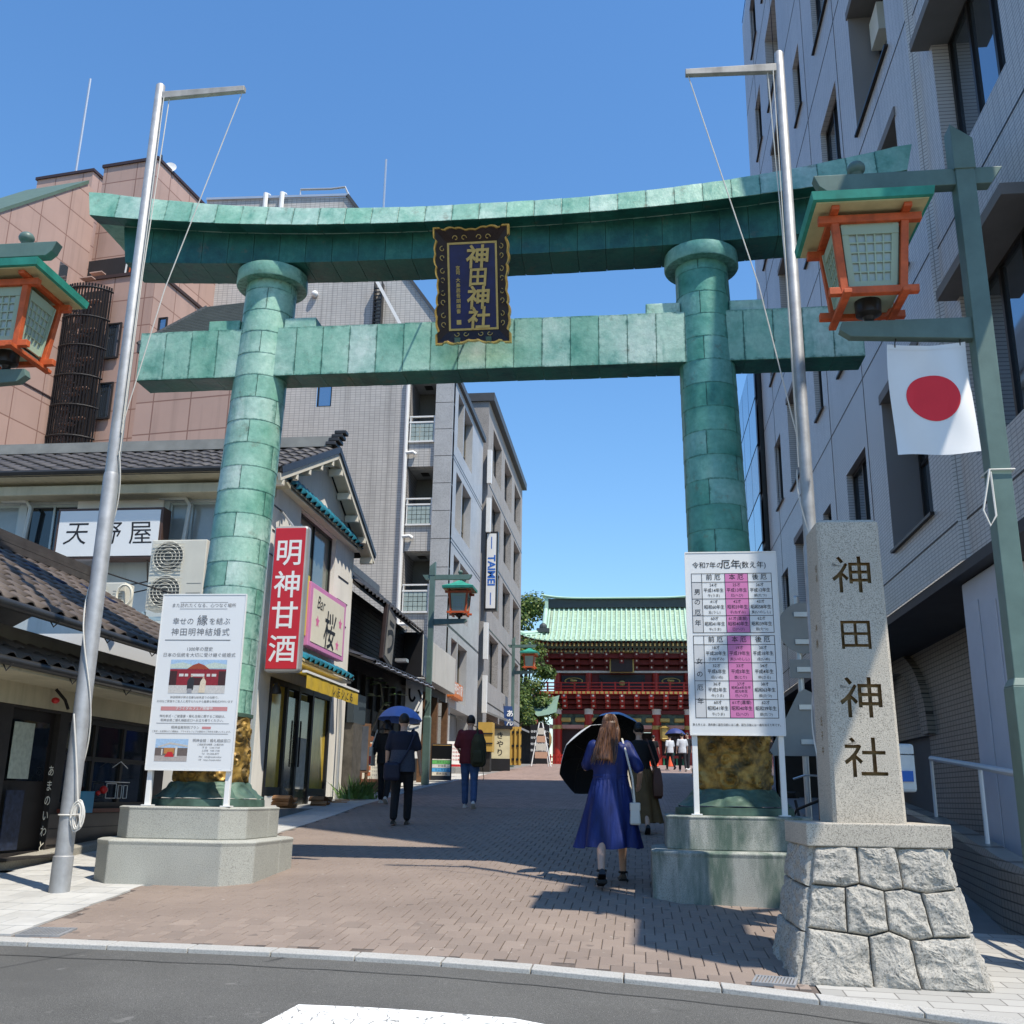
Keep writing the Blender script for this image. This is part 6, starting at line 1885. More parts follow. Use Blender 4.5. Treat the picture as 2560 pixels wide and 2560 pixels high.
# ---------------------------------------------------------------- glass block beyond
Hb = thing('glass_office', 'narrow blue glass office front beyond the grey tiled building', 'office building', (4, 33, gz(33, 3.6)))
OH = V((3.45, 41, -.2))
cw_g = mat('curtain_wall_glass', (.30, .36, .42), .04, .9, 1.0, var=.2, vs=.4)
panel_w = mat('pale_panel_glass', (.30, .33, .38), .15, .2, .8, var=.1, vs=.5)
MB().box(3.5, 8, 27.2, 41, -.5, 12.3).build('core', darkmetal, Hb)
for i in range(9):
    for j in range(9):
        u0, v0 = i * 1.53, j * 1.38
        MB().obox(OH, -Y1, Z1, -X1, u0 + .03, u0 + 1.5, v0 + .03, v0 + 1.35, .0, .03).build('pane', cw_g if j % 3 else panel_w, Hb, recalc=False)
# ---------------------------------------------------------------- the two-storey red gate
GX, GYc, GG = -.97, 75.0, 2.0
gt = thing('shrine_gate', 'two-storey vermilion shrine gate with a pale green copper roof', 'gate', (GX, GYc, GG))
redp = mat('gate_vermilion', (.34, .02, .012), .45, var=.12, vs=1)
redd = mat('gate_deep_red', (.12, .008, .008), .55, var=.2, vs=1)
greenroof = tiled('pale_verdigris_roof', (.38, .50, .36), (.22, .32, .23), .5, .2, 'XZ', .02, .12, .5, .3, .6)
greenrib = mat('pale_verdigris_rib', (.40, .58, .46), .5, var=.1, vs=.8)
ridge_d = mat('dark_ridge_band', (.05, .06, .06), .5)
wht = mat('gate_white', (.62, .6, .55), .6)
gold2 = mat('gate_gold', (.45, .32, .10), .4, .4)
dkgreen = mat('carved_green', (.05, .08, .06), .6, var=.8, vs=3)
cols = [-4.57, -2.35, 2.35, 4.57]
for yy_ in (73.2, 76.8):
    for x in cols:
        c = MB().lathe([(.33, GG), (.33, 7.4)], 16, (GX + x, yy_, 0)).build('column', redp, gt, smooth=True)
        MB().lathe([(.36, 6.9), (.36, 7.45)], 16, (GX + x, yy_, 0)).build('white_cap', wht, c, smooth=True)
        MB().lathe([(.37, 5.1), (.37, 5.5)], 16, (GX + x, yy_, 0)).build('gold_band', gold2, c, smooth=True)
    MB().box(GX - 5.1, GX + 5.1, yy_ - .15, yy_ + .15, 5.15, 5.55).build('tie_beam', mat('pale_pink_beam', (.5, .25, .2), .6), gt)
    MB().box(GX - 5.3, GX + 5.3, yy_ - .2, yy_ + .2, 6.95, 7.3).build('head_beam', redd, gt)
    MB().box(GX - 4.6, GX + 4.6, yy_ - .08, yy_ + .08, 5.55, 6.95).build('carved_panel', dkgreen, gt)
for k in range(9):
    MB().box(GX - 4.3 + k * .98, GX - 3.6 + k * .98, 72.95, 73.12, 5.9, 6.5).build('carved_beast', gold2, gt, bevel=.1)
MB().box(GX - 4.4, GX + 4.4, 76.7, 76.75, GG, 5.1).build('dark_rear', black, gt)
for s in (-1, 1):
    MB().box(GX + s * 3.46 - 1.0, GX + s * 3.46 + 1.0, 73.15, 73.25, GG + .9, GG + 1.1).build('side_rail', redp, gt)
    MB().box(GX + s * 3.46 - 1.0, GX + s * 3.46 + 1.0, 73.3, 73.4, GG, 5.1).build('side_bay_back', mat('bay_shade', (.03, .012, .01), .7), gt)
    for k in range(9):
        MB().box(GX + s * 3.46 - .95 + k * .22, GX + s * 3.46 - .83 + k * .22, 73.16, 73.22, GG, GG + .9 if k % 2 else GG + 1.35).build('slat', mat('green_slat', (.03, .18, .08), .5), gt)
# bracket zone, balcony
for lev, (zb, ext) in enumerate(((7.45, .0), (7.85, .5), (8.25, 1.0))):
    MB().box(GX - 5.0 - ext, GX + 5.0 + ext, 73.0 - ext, 77 + ext, zb, zb + .3).build('bracket_tier', redd, gt)
for k in range(11):
    x = GX - 5.0 + k
    for lev in range(3):
        MB().box(x - .18, x + .18, 72.75 - lev * .5, 73.1 - lev * .5, 7.45 + lev * .4, 7.85 + lev * .4).build('bracket_block', redp, gt)
        MB().box(x - .07, x + .07, 72.72 - lev * .5, 72.745 - lev * .5, 7.6 + lev * .4, 7.74 + lev * .4).build('bracket_face', wht, gt)
MB().box(GX - 6.3, GX + 6.3, 71.7, 78.3, 8.6, 8.85).build('balcony_floor', redp, gt)
for k in range(40):
    MB().box(GX - 6.2 + k * .315, GX - 6.2 + k * .315 + .2, 71.66, 71.7, 8.63, 8.82).build('joist_end', gold2, gt)
for z in (9.0, 9.28, 9.62):
    MB().box(GX - 6.4, GX + 6.4, 71.85, 71.97, z, z + .1).build('balcony_rail', redp, gt)
for k in range(14):
    x = GX - 6.1 + k * .94
    MB().box(x - .06, x + .06, 71.84, 71.98, 8.85, 9.75).build('baluster', redp, gt)
# upper storey
MB().box(GX - 4.6, GX + 4.6, 73.2, 76.8, 8.85, 11.2).build('upper_wall', redd, gt)
for x in cols:
    MB().lathe([(.24, 8.85), (.24, 11.0)], 12, (GX + x, 73.1, 0)).build('upper_column', redp, gt, smooth=True)
for s in (-1, 1):
    MB().box(GX + s * 3.4 - .85, GX + s * 3.4 + .85, 73.0, 73.15, 9.3, 10.7).build('shutter_panel', black, gt)
    cc = V((GX + s * 3.4, 72.98, 10.05))
    MB().tube([cc + V((.62 * math.cos(R(a)), 0, .36 * math.sin(R(a)) * (1 if math.sin(R(a)) > 0 else .8))) for a in range(0, 361, 15)], .05, 6).build('cloud_frame', gold2, gt)
    MB().ball((cc.x, cc.y + .03, cc.z + .05), .26, .06, .16).ball((cc.x - .15, cc.y + .03, cc.z + .12), .12, .05, .14).build('gilt_carving', gold2, gt)
MB().box(GX - 1.6, GX + 1.6, 73.0, 73.18, 9.0, 10.8).build('centre_doors', black, gt)
for s in (-1, 1):
    MB().extr([V((GX + s * x, 72.9, z)) for x, z in ((.15, 9.1), (1.3, 9.1), (1.6, 9.5), (1.3, 10.0), (1.6, 10.5), (.2, 10.4))], (0, .08, 0)).build('carved_leaf', black, gt)
MB().ball((GX, 72.86, 9.8), .22, .05, .3).build('gilt_boss', gold2, gt)
gp = MB().box(GX - .75, GX + .75, 72.2, 72.35, 11.0, 12.35)
gp.build('name_tablet', lacquer, gt)
MB().box(GX - .85, GX + .85, 72.36, 72.42, 10.92, 12.45).build('tablet_frame', gold2, gt)
MB().box(GX - 5.4, GX + 5.4, 72.9, 77.1, 11.0, 11.15).build('frieze', wht, gt)
for lev, (zb, ext) in enumerate(((11.15, .2), (11.55, .8), (11.95, 1.4))):
    MB().box(GX - 4.8 - ext, GX + 4.8 + ext, 73.2 - ext, 76.8 + ext, zb, zb + .32).build('bracket_tier', redd, gt)
for k in range(11):
    x = GX - 5.2 + k * 1.04
    for lev in range(3):
        MB().box(x - .16, x + .16, 72.75 - lev * .6, 73.0 - lev * .6, 11.2 + lev * .4, 11.55 + lev * .4).build('bracket_block', redd, gt)
        MB().box(x - .05, x + .05, 72.72 - lev * .6, 72.748 - lev * .6, 11.32 + lev * .4, 11.44 + lev * .4).build('bracket_face', wht, gt)
# roof
RZ, EZ, HX, HR = 15.8, 12.75, 8.2, 5.55   # ridge and eave heights, half widths of eave and ridge
def roofz(t):          # t 0 at the ridge .. 1 at the eave, concave curve
    return RZ + (EZ - RZ) * (1 - (1 - t) ** 1.55)
def eave_lift(x):
    return 1.05 * max(0, (abs(x) - 4.5) / (HX - 4.5)) ** 2.2
def rp_(side, x, t):
    d = 4.3 * t
    return V((GX + x, GYc + side * d, roofz(t) + eave_lift(x) * t * t))
for side in (-1, 1):
    m = MB()
    m.sheet(lambda u, v: rp_(side, (u * 2 - 1) * (HR + (HX - HR) * max(0, (v - .55) / .45)), v), 48, 14)
    m.build('roof_slope', greenroof, gt, smooth=True)
    for k in range(47):
        x = -HX + .1 + (2 * HX - .2) * k / 46
        t0 = 0 if abs(x) < HR else .55 + .45 * (abs(x) - HR) / (HX - HR)
        pts = [rp_(side, x, t0 + (1 - t0) * q / 8) + V((0, 0, .04)) for q in range(9)]
        if side < 0:
            MB().tube(pts, .075, 6).build('roof_rib', greenrib, gt, smooth=True)
for s in (-1, 1):     # hipped ends below the gables
    m = MB()
    m.sheet(lambda u, v: V((GX + s * (HR - .4 + (HX - HR + .4) * v), GYc + (u * 2 - 1) * (4.3 * (.55 + .45 * v)), roofz(.55 + .45 * v) + 1.05 * v ** 2.2 * abs(u * 2 - 1) ** 3)), 24, 8)
    m.build('hip_slope', greenroof, gt, smooth=True)
    for k in range(15):
        u = k / 14
        MB().tube([V((GX + s * (HR - .4 + (HX - HR + .4) * v), GYc + (u * 2 - 1) * (4.3 * (.55 + .45 * v)), .04 + roofz(.55 + .45 * v) + 1.05 * v ** 2.2 * abs(u * 2 - 1) ** 3)) for v in (0, .25, .5, .75, 1)], .07, 6).build('hip_rib', greenrib, gt)
    MB().add([V((GX + s * (HR - .4), GYc, RZ)), V((GX + s * (HR - .4), GYc - 4.3 * .55, roofz(.55))), V((GX + s * (HR - .4), GYc + 4.3 * .55, roofz(.55)))], [(0, 1, 2)]).build('gable_end', redd, gt)
    pts = [rp_(-1, s * HR, q / 10 * .58) + V((0, -.05, .1)) for q in range(11)]
    MB().tube(pts, .17, 8).build('descending_ridge', greenrib, gt, smooth=True)
    pts = [rp_(-1, s * (HR + (HX - HR) * max(0, (v - .55) / .45)), v) + V((0, -.03, .12)) for v in (.55, .66, .77, .88, 1.0)]
    MB().tube(pts, .16, 8).build('corner_ridge', greenrib, gt, smooth=True)
    e = rp_(-1, s * HR, .58)
    MB().box(e.x - .45, e.x + .45, e.y - .35, e.y + .1, e.z + .02, e.z + .3).ball((e.x, e.y - .1, e.z + .4), .28, .2, .3).build('demon_tile', ridge_d, gt)
MB().box(GX - HR + .1, GX + HR - .1, GYc - .3, GYc + .3, RZ - .05, RZ + .62).build('ridge_band', ridge_d, gt)
MB().sheet(lambda u, v: V((GX + (u * 2 - 1) * (HR + .35), GYc + (v - .5) * 1.0, RZ + .66 + .28 * abs(u * 2 - 1) ** 5 + .05 * (1 - abs(v * 2 - 1)))), 40, 4).build('ridge_cap', greenrib, gt, smooth=True)
MB().tube([V((GX + (u * 2 - 1) * (HR + .35), GYc - .5, RZ + .62 + .28 * abs(u * 2 - 1) ** 5)) for u in [q / 30 for q in range(31)]], .07, 6).build('ridge_edge', greenrib, gt)
for s in (-1, 1):
    MB().box(GX + s * (HR - .05) - .12, GX + s * (HR - .05) + .12, GYc - .45, GYc + .45, RZ - .5, RZ + .7).build('ridge_end', greenrib, gt)
# rafters in two tiers under the eave
for tier, (dz, back, off) in enumerate(((.16, 2.1, 0), (.42, 2.9, .45))):
    for k in range(52):
        x = -HX + .35 + (2 * HX - .7) * k / 51
        p1 = rp_(-1, x, 1.0) + V((0, .12 + off, -dz))
        MB().beam(p1, p1 + V((0, back, .35)), .11, .12).build('rafter', redp, gt, recalc=False)
        MB().box(p1.x - .05, p1.x + .05, p1.y - .02, p1.y - .004, p1.z - .05, p1.z + .05).build('rafter_tip', gold2, gt, recalc=False)
MB().box(GX - 5.0, GX + 5.0, 72.0, 72.9, GG - .02, GG + .25).build('stone_step', granite('gate_step', (.4, .39, .36), .2, 40, .2), gt)
# settle the storey heights
ZM = [(2.0, 2.0), (5.15, 4.75), (5.55, 5.0), (6.95, 5.75), (7.45, 6.1), (8.6, 7.0), (8.85, 7.2), (9.75, 7.85), (11.0, 8.6), (12.35, 9.9), (12.75, 10.55), (15.8, 13.65), (17.5, 15.35)]
def settle(o):
    for ch in o.children:
        for p in ch.data.vertices:
            p.co.z = lerp_tab(ZM, p.co.z + GG) - GG if p.co.z + GG > 2 else p.co.z
        settle(ch)
settle(gt)
# lanterns hung in the gate
for x in (-2.35, 2.35):
    ln = thing('gate_lantern', 'gilt lantern hung beside the ' + ('left' if x < 0 else 'right') + ' middle column of the gate', 'lantern', (GX + x + .5, 72.6, 4.4), group='gilt lanterns hung in the gate')
    MB().lathe([(.1, 5.0), (.4, 4.8), (.3, 4.75), (.28, 4.1), (.32, 4.05), (.1, 3.9)], 6, (GX + x + .5, 72.6, 0)).build('lantern_body', gold2, ln)
# small shrine building and big paper lantern left of the gate
sb = thing('side_hall', 'small dark hall with a curved verdigris roof left of the gate', 'hall', (-8, 66, 1.95))
MB().box(-10.5, -6.0, 66, 70, 1.9, 4.6).build('walls', woodd, sb)
MB().sheet(lambda u, v: V((-11 + 6 * u, 65.3 + 2.6 * v, 4.9 + 1.3 * v ** .7 + .35 * abs(u * 2 - 1) ** 3)), 20, 6).build('roof', mat('dull_verdigris', (.18, .28, .22), .6), sb, smooth=True)
MB().sheet(lambda u, v: V((-7.7 + 2.6 * u, 64.6 + .9 * v, 4.3 + .75 * (1 - abs(u * 2 - 1)) ** 1.5 + .1)), 20, 3).build('porch_gable', kawara_dark, sb, smooth=True)
MB().ball((-6.4, 64.6, 4.6), .3, .1, .25).build('gilt_crest', mat('crest_red_blue', (.35, .06, .06), .5, var=.8, vs=6), sb)
pl_ = thing('paper_lantern', 'big bronze-coloured lantern with black characters before the side hall', 'lantern', (-5.35, 62, 1.95))
MB().lathe([(.1, 3.85), (.24, 3.78), (.33, 3.5), (.32, 3.2), (.22, 2.9), (.08, 2.75)], 24, (-5.35, 62, 0)).build('lantern_body', mat('lantern_bronze', (.28, .18, .07), .5, var=.25), pl_, smooth=True)
MB().lathe([(.12, 3.95), (.16, 3.86), (.1, 3.83)], 16, (-5.35, 62, 0)).build('lantern_cap', black, pl_, smooth=True)
Text(V((-5.35, 61.66, 3.3)), X1, Z1, .01).t('神田', 0, .12, .22, .02).t('明神', 0, -.13, .22, .02).done('lettering', ink, pl_)
MB().box(-5.5, -5.2, 61.85, 62.15, 1.9, 2.75).build('stand', redp, pl_)
rf = thing('red_fence', 'low red picket fence in front of the gate', 'fence', (-4.5, 63.8, 1.95))
for k in range(22):
    MB().box(-6.0 + k * .18, -5.92 + k * .18, 63.78, 63.82, 1.85, 2.6).build('picket', redp, rf)
MB().box(-6.05, -2.1, 63.82, 63.86, 2.1, 2.18).box(-6.05, -2.1, 63.82, 63.86, 2.4, 2.48).build('fence_rail', redp, rf)
# ---------------------------------------------------------------- trees beside the gate
leafm, t_, b_ = base('leaf_green', (.06, .11, .03), .55, 0, .35)
oi = nd(t_, 'NewGeometry')
rr_ = ramp(t_, oi.outputs['Random Per Island'], [(0, (.03, .065, .014)), (.5, (.08, .14, .03)), (.85, (.15, .21, .045)), (1, (.22, .25, .06))])
t_.links.new(rr_, b_.inputs['Base Color'])
b_.inputs['Subsurface Weight'].default_value = 0
tr_ = nd(t_, 'BsdfTranslucent')
t_.links.new(rr_, tr_.inputs[0])
mxs = nd(t_, 'MixShader')
mxs.inputs[0].default_value = .3
t_.links.new(b_.outputs[0], mxs.inputs[1])
t_.links.new(tr_.outputs[0], mxs.inputs[2])
t_.links.new(mxs.outputs[0], t_.nodes['Material Output'].inputs[0])
bark = mat('bark', (.06, .045, .035), .9, var=.3, bump=.4, bs=12)
def tree(label, x, y, h, rx, seed_, nl=5200, ls=.34, grp='trees beside the gate'):
    q = random.Random(seed_)
    z0 = gz(y, x)
    t = thing('broadleaf_tree', label, 'tree', (x, y, z0), group=grp)
    tk = MB().tube([V((x, y, z0 - .1)), V((x + .1, y, z0 + h * .25)), V((x - .1, y + .2, z0 + h * .5)), V((x, y, z0 + h * .85))], [.34, .28, .18, .05], 10)
    blobs = []
    for k in range(16):
        a, e = q.uniform(0, 6.28), q.uniform(.32, 1.0)
        rr = rx * (1 - .55 * abs(e - .55) / .45) * q.uniform(.45, 1.0)
        c = V((x + rr * math.cos(a), y + rr * math.sin(a), z0 + h * (e * .92)))
        blobs.append((c, q.uniform(.55, 1.15) * rx * .42))
        st = V((x, y, z0 + h * max(.22, e * .55)))
        tk.tube([st, st.lerp(c, .5) + V((0, 0, -.2)), c], [.1, .06, .02], 6)
    tk.build('trunk', bark, t, smooth=True)
    m = MB()
    for k in range(nl):
        c, r_ = q.choice(blobs)
        d = V((q.gauss(0, 1), q.gauss(0, 1), q.gauss(0, .8)))
        d = d.normalized() * r_ * q.uniform(.35, 1.05) ** .6
        p = c + d
        if d.z < -r_ * .55:
            continue
        n = (d.normalized() + V((q.gauss(0, .5), q.gauss(0, .5), q.gauss(.5, .4)))).normalized()
        u = n.cross(V((q.gauss(0, 1), q.gauss(0, 1), q.gauss(0, 1)))).normalized()
        v = n.cross(u)
        s = ls * q.uniform(.5, 1.1)
        m.add([p - u * s * .5, p - v * s * .3, p + u * s * .5, p + v * s * .3], [(0, 1, 2, 3)])
    m.build('crown', leafm, t, recalc=False)
    return t
tree('tall leafy tree rising behind the left end of the gate roof', -9.0, 81, 13.8, 4.0, 3, 11000, .36)
tree('leafy tree under the left eave of the gate', -7.1, 67, 8.3, 2.2, 5, 6500, .28)
tree('low leafy tree beside the far lamp post', -7.5, 61, 5.6, 1.5, 8, 3500, .26)
tree('dark tree glimpsed behind the glass office', 7.5, 70, 9, 3, 11, 3000, .4)
# ---------------------------------------------------------------- small things along the street
def printcol(n, c):
    return mat('sheet_' + n, c, .5, var=.1, vs=15)
nb = thing('standing_banner', 'tall white standing banner with black brush characters beside the lamp post', 'banner', (-6.15, 28.4, gz(28.4, -6.1)), 32, world=False)
MB().tube([(-.25, 0, .1), (-.25, 0, 3.0)], .016, 6).tube([(-.27, 0, 2.95), (.28, 0, 2.95)], .01, 6).build('pole', white, nb)
MB().sheet(lambda u, v: V((-.24 + .48 * u, .03 * math.sin(v * 5 + u * 2), .75 + 2.15 * v)), 8, 24).build('cloth', white, nb, smooth=True, recalc=False)
Text((0, -.045, 1.8), X1, Z1, .012).t('いこい', 0, .65, .5, .02, vert=.62).done('lettering', ink, nb)
MB().lathe([(.05, .25), (.22, .2), (.24, .02), (.22, 0)], 16, (-.25, 0, 0)).build('water_base', white, nb, smooth=True)
def aframe(name, label, x, y, rz, w, h, tilt=12):
    t = thing(name, label, 'sign stand', (x, y, gz(y, x)), rz, world=False)
    mx = M.Rotation(R(-tilt), 4, 'X')
    return t, mx
t, mx = aframe('menu_stand', 'black folding stand with a colourful striped menu past the lamp post', -6.0, 32.0, 12, .6, 1.15)
MB(mx).box(-.32, .32, -.02, .02, .05, 1.17).build('front_leaf', black, t)
MB(M.Rotation(R(14), 4, 'X')).box(-.32, .32, .28, .3, .02, 1.05).build('rear_leaf', black, t)
cl = [(.55, .3, .04), (.62, .55, .12), (.6, .18, .42), (.58, .56, .5), (.1, .4, .1), (.55, .55, .52), (.06, .3, .6), (.6, .55, .45)]
for k in range(8):
    MB(mx).box(-.28, .28, -.026, -.021, 1.02 - k * .12, 1.13 - k * .12).build('menu_strip', printcol('strip%d' % k, cl[k]), t)
T = Text(mx @ V((0, -.026, 0)), X1, mx.to_3x3() @ Z1, .002)
for k in range(8):
    T.t(('おすすめ', 'ランチセット', '冷たいお茶', '甘酒・氷', 'みたらし', 'お抹茶', 'ところてん', '御休み処')[k], .02, 1.075 - k * .12, .085, .006)
T.done('lettering', ink, t)
t, mx = aframe('notice_stand', 'white and red notice stand leaning by the grey block entrance', -6.35, 36.2, 10, .5, 1.0)
MB(mx).box(-.36, .36, -.02, .02, .35, 1.25).build('panel', white, t)
MB(mx).box(-.36, .36, -.025, -.021, .36, .44).build('red_band', redg, t)
for s in (-1, 1):
    MB().tube([(s * .3, -.05, 0), (s * .3, .25, 1.2)], .02, 6).build('leg', redg, t)
T = Text(mx @ V((0, -.022, 0)), X1, mx.to_3x3() @ Z1, .002)
for k in range(5):
    T.t('本日のお品書き', 0, 1.12 - k * .13, .08, .0)
T.done('lettering', redg, t)
# wooden menu stand before the timber restaurant
t = thing('wooden_menu_stand', 'brown wooden stand with a white photo menu before the timber restaurant', 'menu stand', (-6.05, 24.3, gz(24.3, -6.0)), 28, world=False)
wd = mat('reddish_brown_wood', (.17, .07, .04), .55, var=.2, vs=6)
for s in (-1, 1):
    MB().box(s * .43 - .03, s * .43 + .03, -.04, .03, 0, 1.28).build('front_leg', wd, t)
    MB().tube([(s * .4, .03, 1.2), (s * .4, .45, 0)], .025, 6).build('rear_leg', wd, t)
MB().box(-.4, .4, -.035, .02, 1.2, 1.3).box(-.4, .4, -.035, .02, .26, .33).build('rails', wd, t)
MB().box(-.4, .4, -.02, .0, .33, 1.2).build('menu_sheet', cream, t)
for k in range(6):
    MB().box(-.33, -.2, -.026, -.021, 1.05 - k * .13, 1.14 - k * .13).build('dish_photo', printcol('dish', (.5, .16, .07)), t)
T = Text((0, -.021, 0), X1, Z1, .002)
for k in range(9):
    T.t('うなぎ蒲焼　特上　二千', .1, 1.1 - k * .085, .05, 0)
T.done('lettering', grey_ink, t)
t = thing('display_easel', 'dark framed blackboard leaning beside the wooden menu stand', 'blackboard', (-6.4, 23.4, gz(23.4, -6.4)), 35, world=False)
MB().box(-.35, .35, -.03, .03, .5, 1.6).build('frame', woodb, t)
MB().box(-.29, .29, -.04, -.031, .56, 1.54).build('slate', mat('slate_board', (.09, .10, .12), .4, var=.3, vs=3), t)
for s in (-1, 1):
    MB().box(s * .3 - .03, s * .3 + .03, -.02, .03, 0, .5).build('leg', woodb, t)
# potted plants
leaf2 = mat('broad_leaf', (.07, .14, .05), .45, var=.3, vs=5)
def leaves(mb, c, n, L, q, up=.3):
    for k in range(n):
        a = q.uniform(0, 6.28)
        d = V((math.cos(a), math.sin(a), q.uniform(-.1, 1) * up + .1)).normalized()
        s = d.cross(Z1).normalized()
        l = L * q.uniform(.6, 1.1)
        w = l * .28
        mb.add([c, c + d * l * .45 + s * w, c + d * l - Z1 * l * .2, c + d * l * .45 - s * w], [(0, 1, 2, 3)])
q = random.Random(4)
t = thing('potted_fig', 'potted fig with curved pale stem and broad leaves outside the timber restaurant', 'potted plant', (-6.35, 25.2, gz(25.2, -6.3)))
b0 = V((-6.35, 25.2, gz(25.2, -6.3)))
MB().lathe([(.16, .62), (.2, .95), (.22, .95), (.22, 1.0), (.18, 1.0)], 16, b0).build('pot', mat('orange_pot', (.42, .16, .05), .7), t, smooth=True)
MB().box(b0.x - .25, b0.x + .25, b0.y - .25, b0.y + .25, b0.z, b0.z + .62).build('stand', woodd, t)
st = [b0 + V(p) for p in ((0, 0, .95), (.12, 0, 1.1), (-.22, .05, 1.35), (-.05, 0, 1.7), (.1, .05, 2.1), (.02, 0, 2.6))]
MB().tube(st, [.045, .04, .035, .03, .025, .015], 8).build('stem', mat('pale_bark', (.35, .3, .22), .8), t, smooth=True)
lf = MB()
for c in (st[4], st[5], st[5] + V((.2, 0, -.1)), st[4] + V((-.25, 0, .2)), st[4] + V((.3, .1, .25)), st[5] + V((-.15, -.1, .12)), st[3] + V((.25, 0, .2))):
    leaves(lf, c, 7, .3, q)
lf.build('foliage', leaf2, t, recalc=False)
t = thing('kerb_weeds', 'tuft of green weeds at the corner of the yellow shop step', 'plants', (-5.85, 22.0, gz(22, -5.9)))
lf = MB()
for k in range(160):
    c = V((-5.95 + q.gauss(0, .16), 22.1 + q.gauss(0, .3), gz(22, -5.9)))
    d = V((q.gauss(0, .3), q.gauss(0, .3), 1)).normalized() * q.uniform(.15, .6)
    s = V((.02, .02, 0))
    lf.add([c - s, c + s, c + d + V((d.x, d.y, -.05))], [(0, 1, 2)])
lf.build('foliage', mat('weed_green', (.10, .19, .04), .6, var=.4, vs=9), t, recalc=False)
# things up the street by the stone-clad block
t = thing('lantern_sign', 'box lantern sign with black brush characters under a dark cap', 'sign', (-6.0, 45.2, gz(45, -6)), 12, world=False)
MB().box(-.5, .5, -.4, .4, 0, .5).build('base', black, t)
MB().box(-.48, .48, -.38, .38, .5, 1.75).build('paper_box', mat('lantern_paper', (.62, .56, .36), .6), t)
MB().box(-.58, .58, -.5, .5, 1.75, 1.88).build('cap', black, t)
Text((0, -.38, 0), X1, Z1, .003).t('きやり', .05, 1.48, .32, .02, vert=.36).t('喫茶', -.3, 1.5, .14, .0, vert=.16).done('lettering', ink, t)
t = thing('yellow_lattice', 'yellow wooden lattice screen beside the box lantern sign', 'screen', (-5.9, 47, gz(47, -6)), 12, world=False)
yl = mat('yellow_wood', (.48, .30, .06), .6, var=.1)
for k in range(7):
    MB().box(-.6 + k * .2, -.53 + k * .2, -.03, .03, .2, 1.9).build('slat', yl, t)
for z in (.4, 1.0, 1.6):
    MB().box(-.65, .72, .031, .06, z, z + .1).build('rail', black, t)
MB().box(-.65, .72, .07, .1, .2, 1.9).build('backing', yl, t)
t = thing('yellow_box_stand', 'yellow panelled box stand outside the stone-clad block shop', 'stand', (-6.3, 43.6, gz(43.6, -6.3)))
MB().box(-6.6, -6.0, 43.3, 44.0, gz(43.6) + .8, gz(43.6) + 2.0).build('box', yl, t)
for z in (1.1, 1.5):
    MB().box(-6.62, -5.98, 43.27, 43.299, gz(43.6) + z, gz(43.6) + z + .06).build('band', black, t)
MB().box(-6.5, -6.1, 43.4, 43.9, gz(43.6), gz(43.6) + .8).build('leg_block', woodd, t)
t = thing('blue_banner', 'slanting navy banner with white characters by the far lamp post', 'banner', (-5.9, 50, gz(50, -6)), 20, world=False)
MB().tube([(-.3, 0, 0), (-.5, 0, 3.0)], .02, 6).build('pole', black, t)
MB().sheet(lambda u, v: V((-.33 - .2 * v + .45 * u, .03 * math.sin(v * 6), .6 + 2.3 * v)), 4, 14).build('cloth', mat('indigo_cloth', (.015, .05, .16), .8), t, recalc=False)
Text((-.2, -.045, 1.8), X1, Z1, .012).t('あんみつ', 0, .75, .36, .02, vert=.42).done('lettering', white, t)
t = thing('white_easel', 'white folding easel with photo cards at the top of the slope', 'easel', (-4.9, 53.5, gz(53.5, -5)), 10, world=False)
for s in (-1, 1):
    MB().tube([(s * .5, -.3, 0), (s * .08, 0, 2.2)], .03, 6).build('front_leg', white, t)
    MB().tube([(s * .45, .5, 0), (s * .08, 0, 2.2)], .03, 6).build('rear_leg', white, t)
for k in range(4):
    MB().box(-.32 + .05 * k, .32 - .05 * k, -.32 + .07 * k, -.3 + .07 * k, .4 + k * .4, .72 + k * .4).build('card', printcol('card%d' % (k % 2), ((.5, .3, .2), (.55, .52, .45))[k % 2]), t)
t = thing('black_signboard', 'black signboard with white lines of writing beside the bronze lantern', 'signboard', (-5.3, 60, 1.9))
MB().box(-6.1, -5.0, 60, 60.1, 1.8, 4.1).build('panel', black, t)
T = Text(V((-5.55, 60, 3)), X1, Z1, .004)
for k in range(4):
    T.t('御参拝の皆様へ', 0, .7 - k * .35, .15, .01)
T.done('lettering', white, t)
for i, x in enumerate((.55, .95, 1.75)):
    t = thing('traffic_cone', ('leftmost', 'middle', 'rightmost')[i] + ' of three orange cones before the gate', 'traffic cone', (x, 57, gz(57, x)), group='orange cones before the gate')
    z = gz(57, x)
    MB().lathe([(.19, z + .03), (.03, z + .72), (.02, z + .72)], 14, (x, 57, 0)).build('cone_body', mat('cone_orange', (.7, .10, .03), .5), t, smooth=True)
    MB().box(x - .2, x + .2, 56.8, 57.2, z, z + .03).build('foot', MATS['cone_orange'], t)
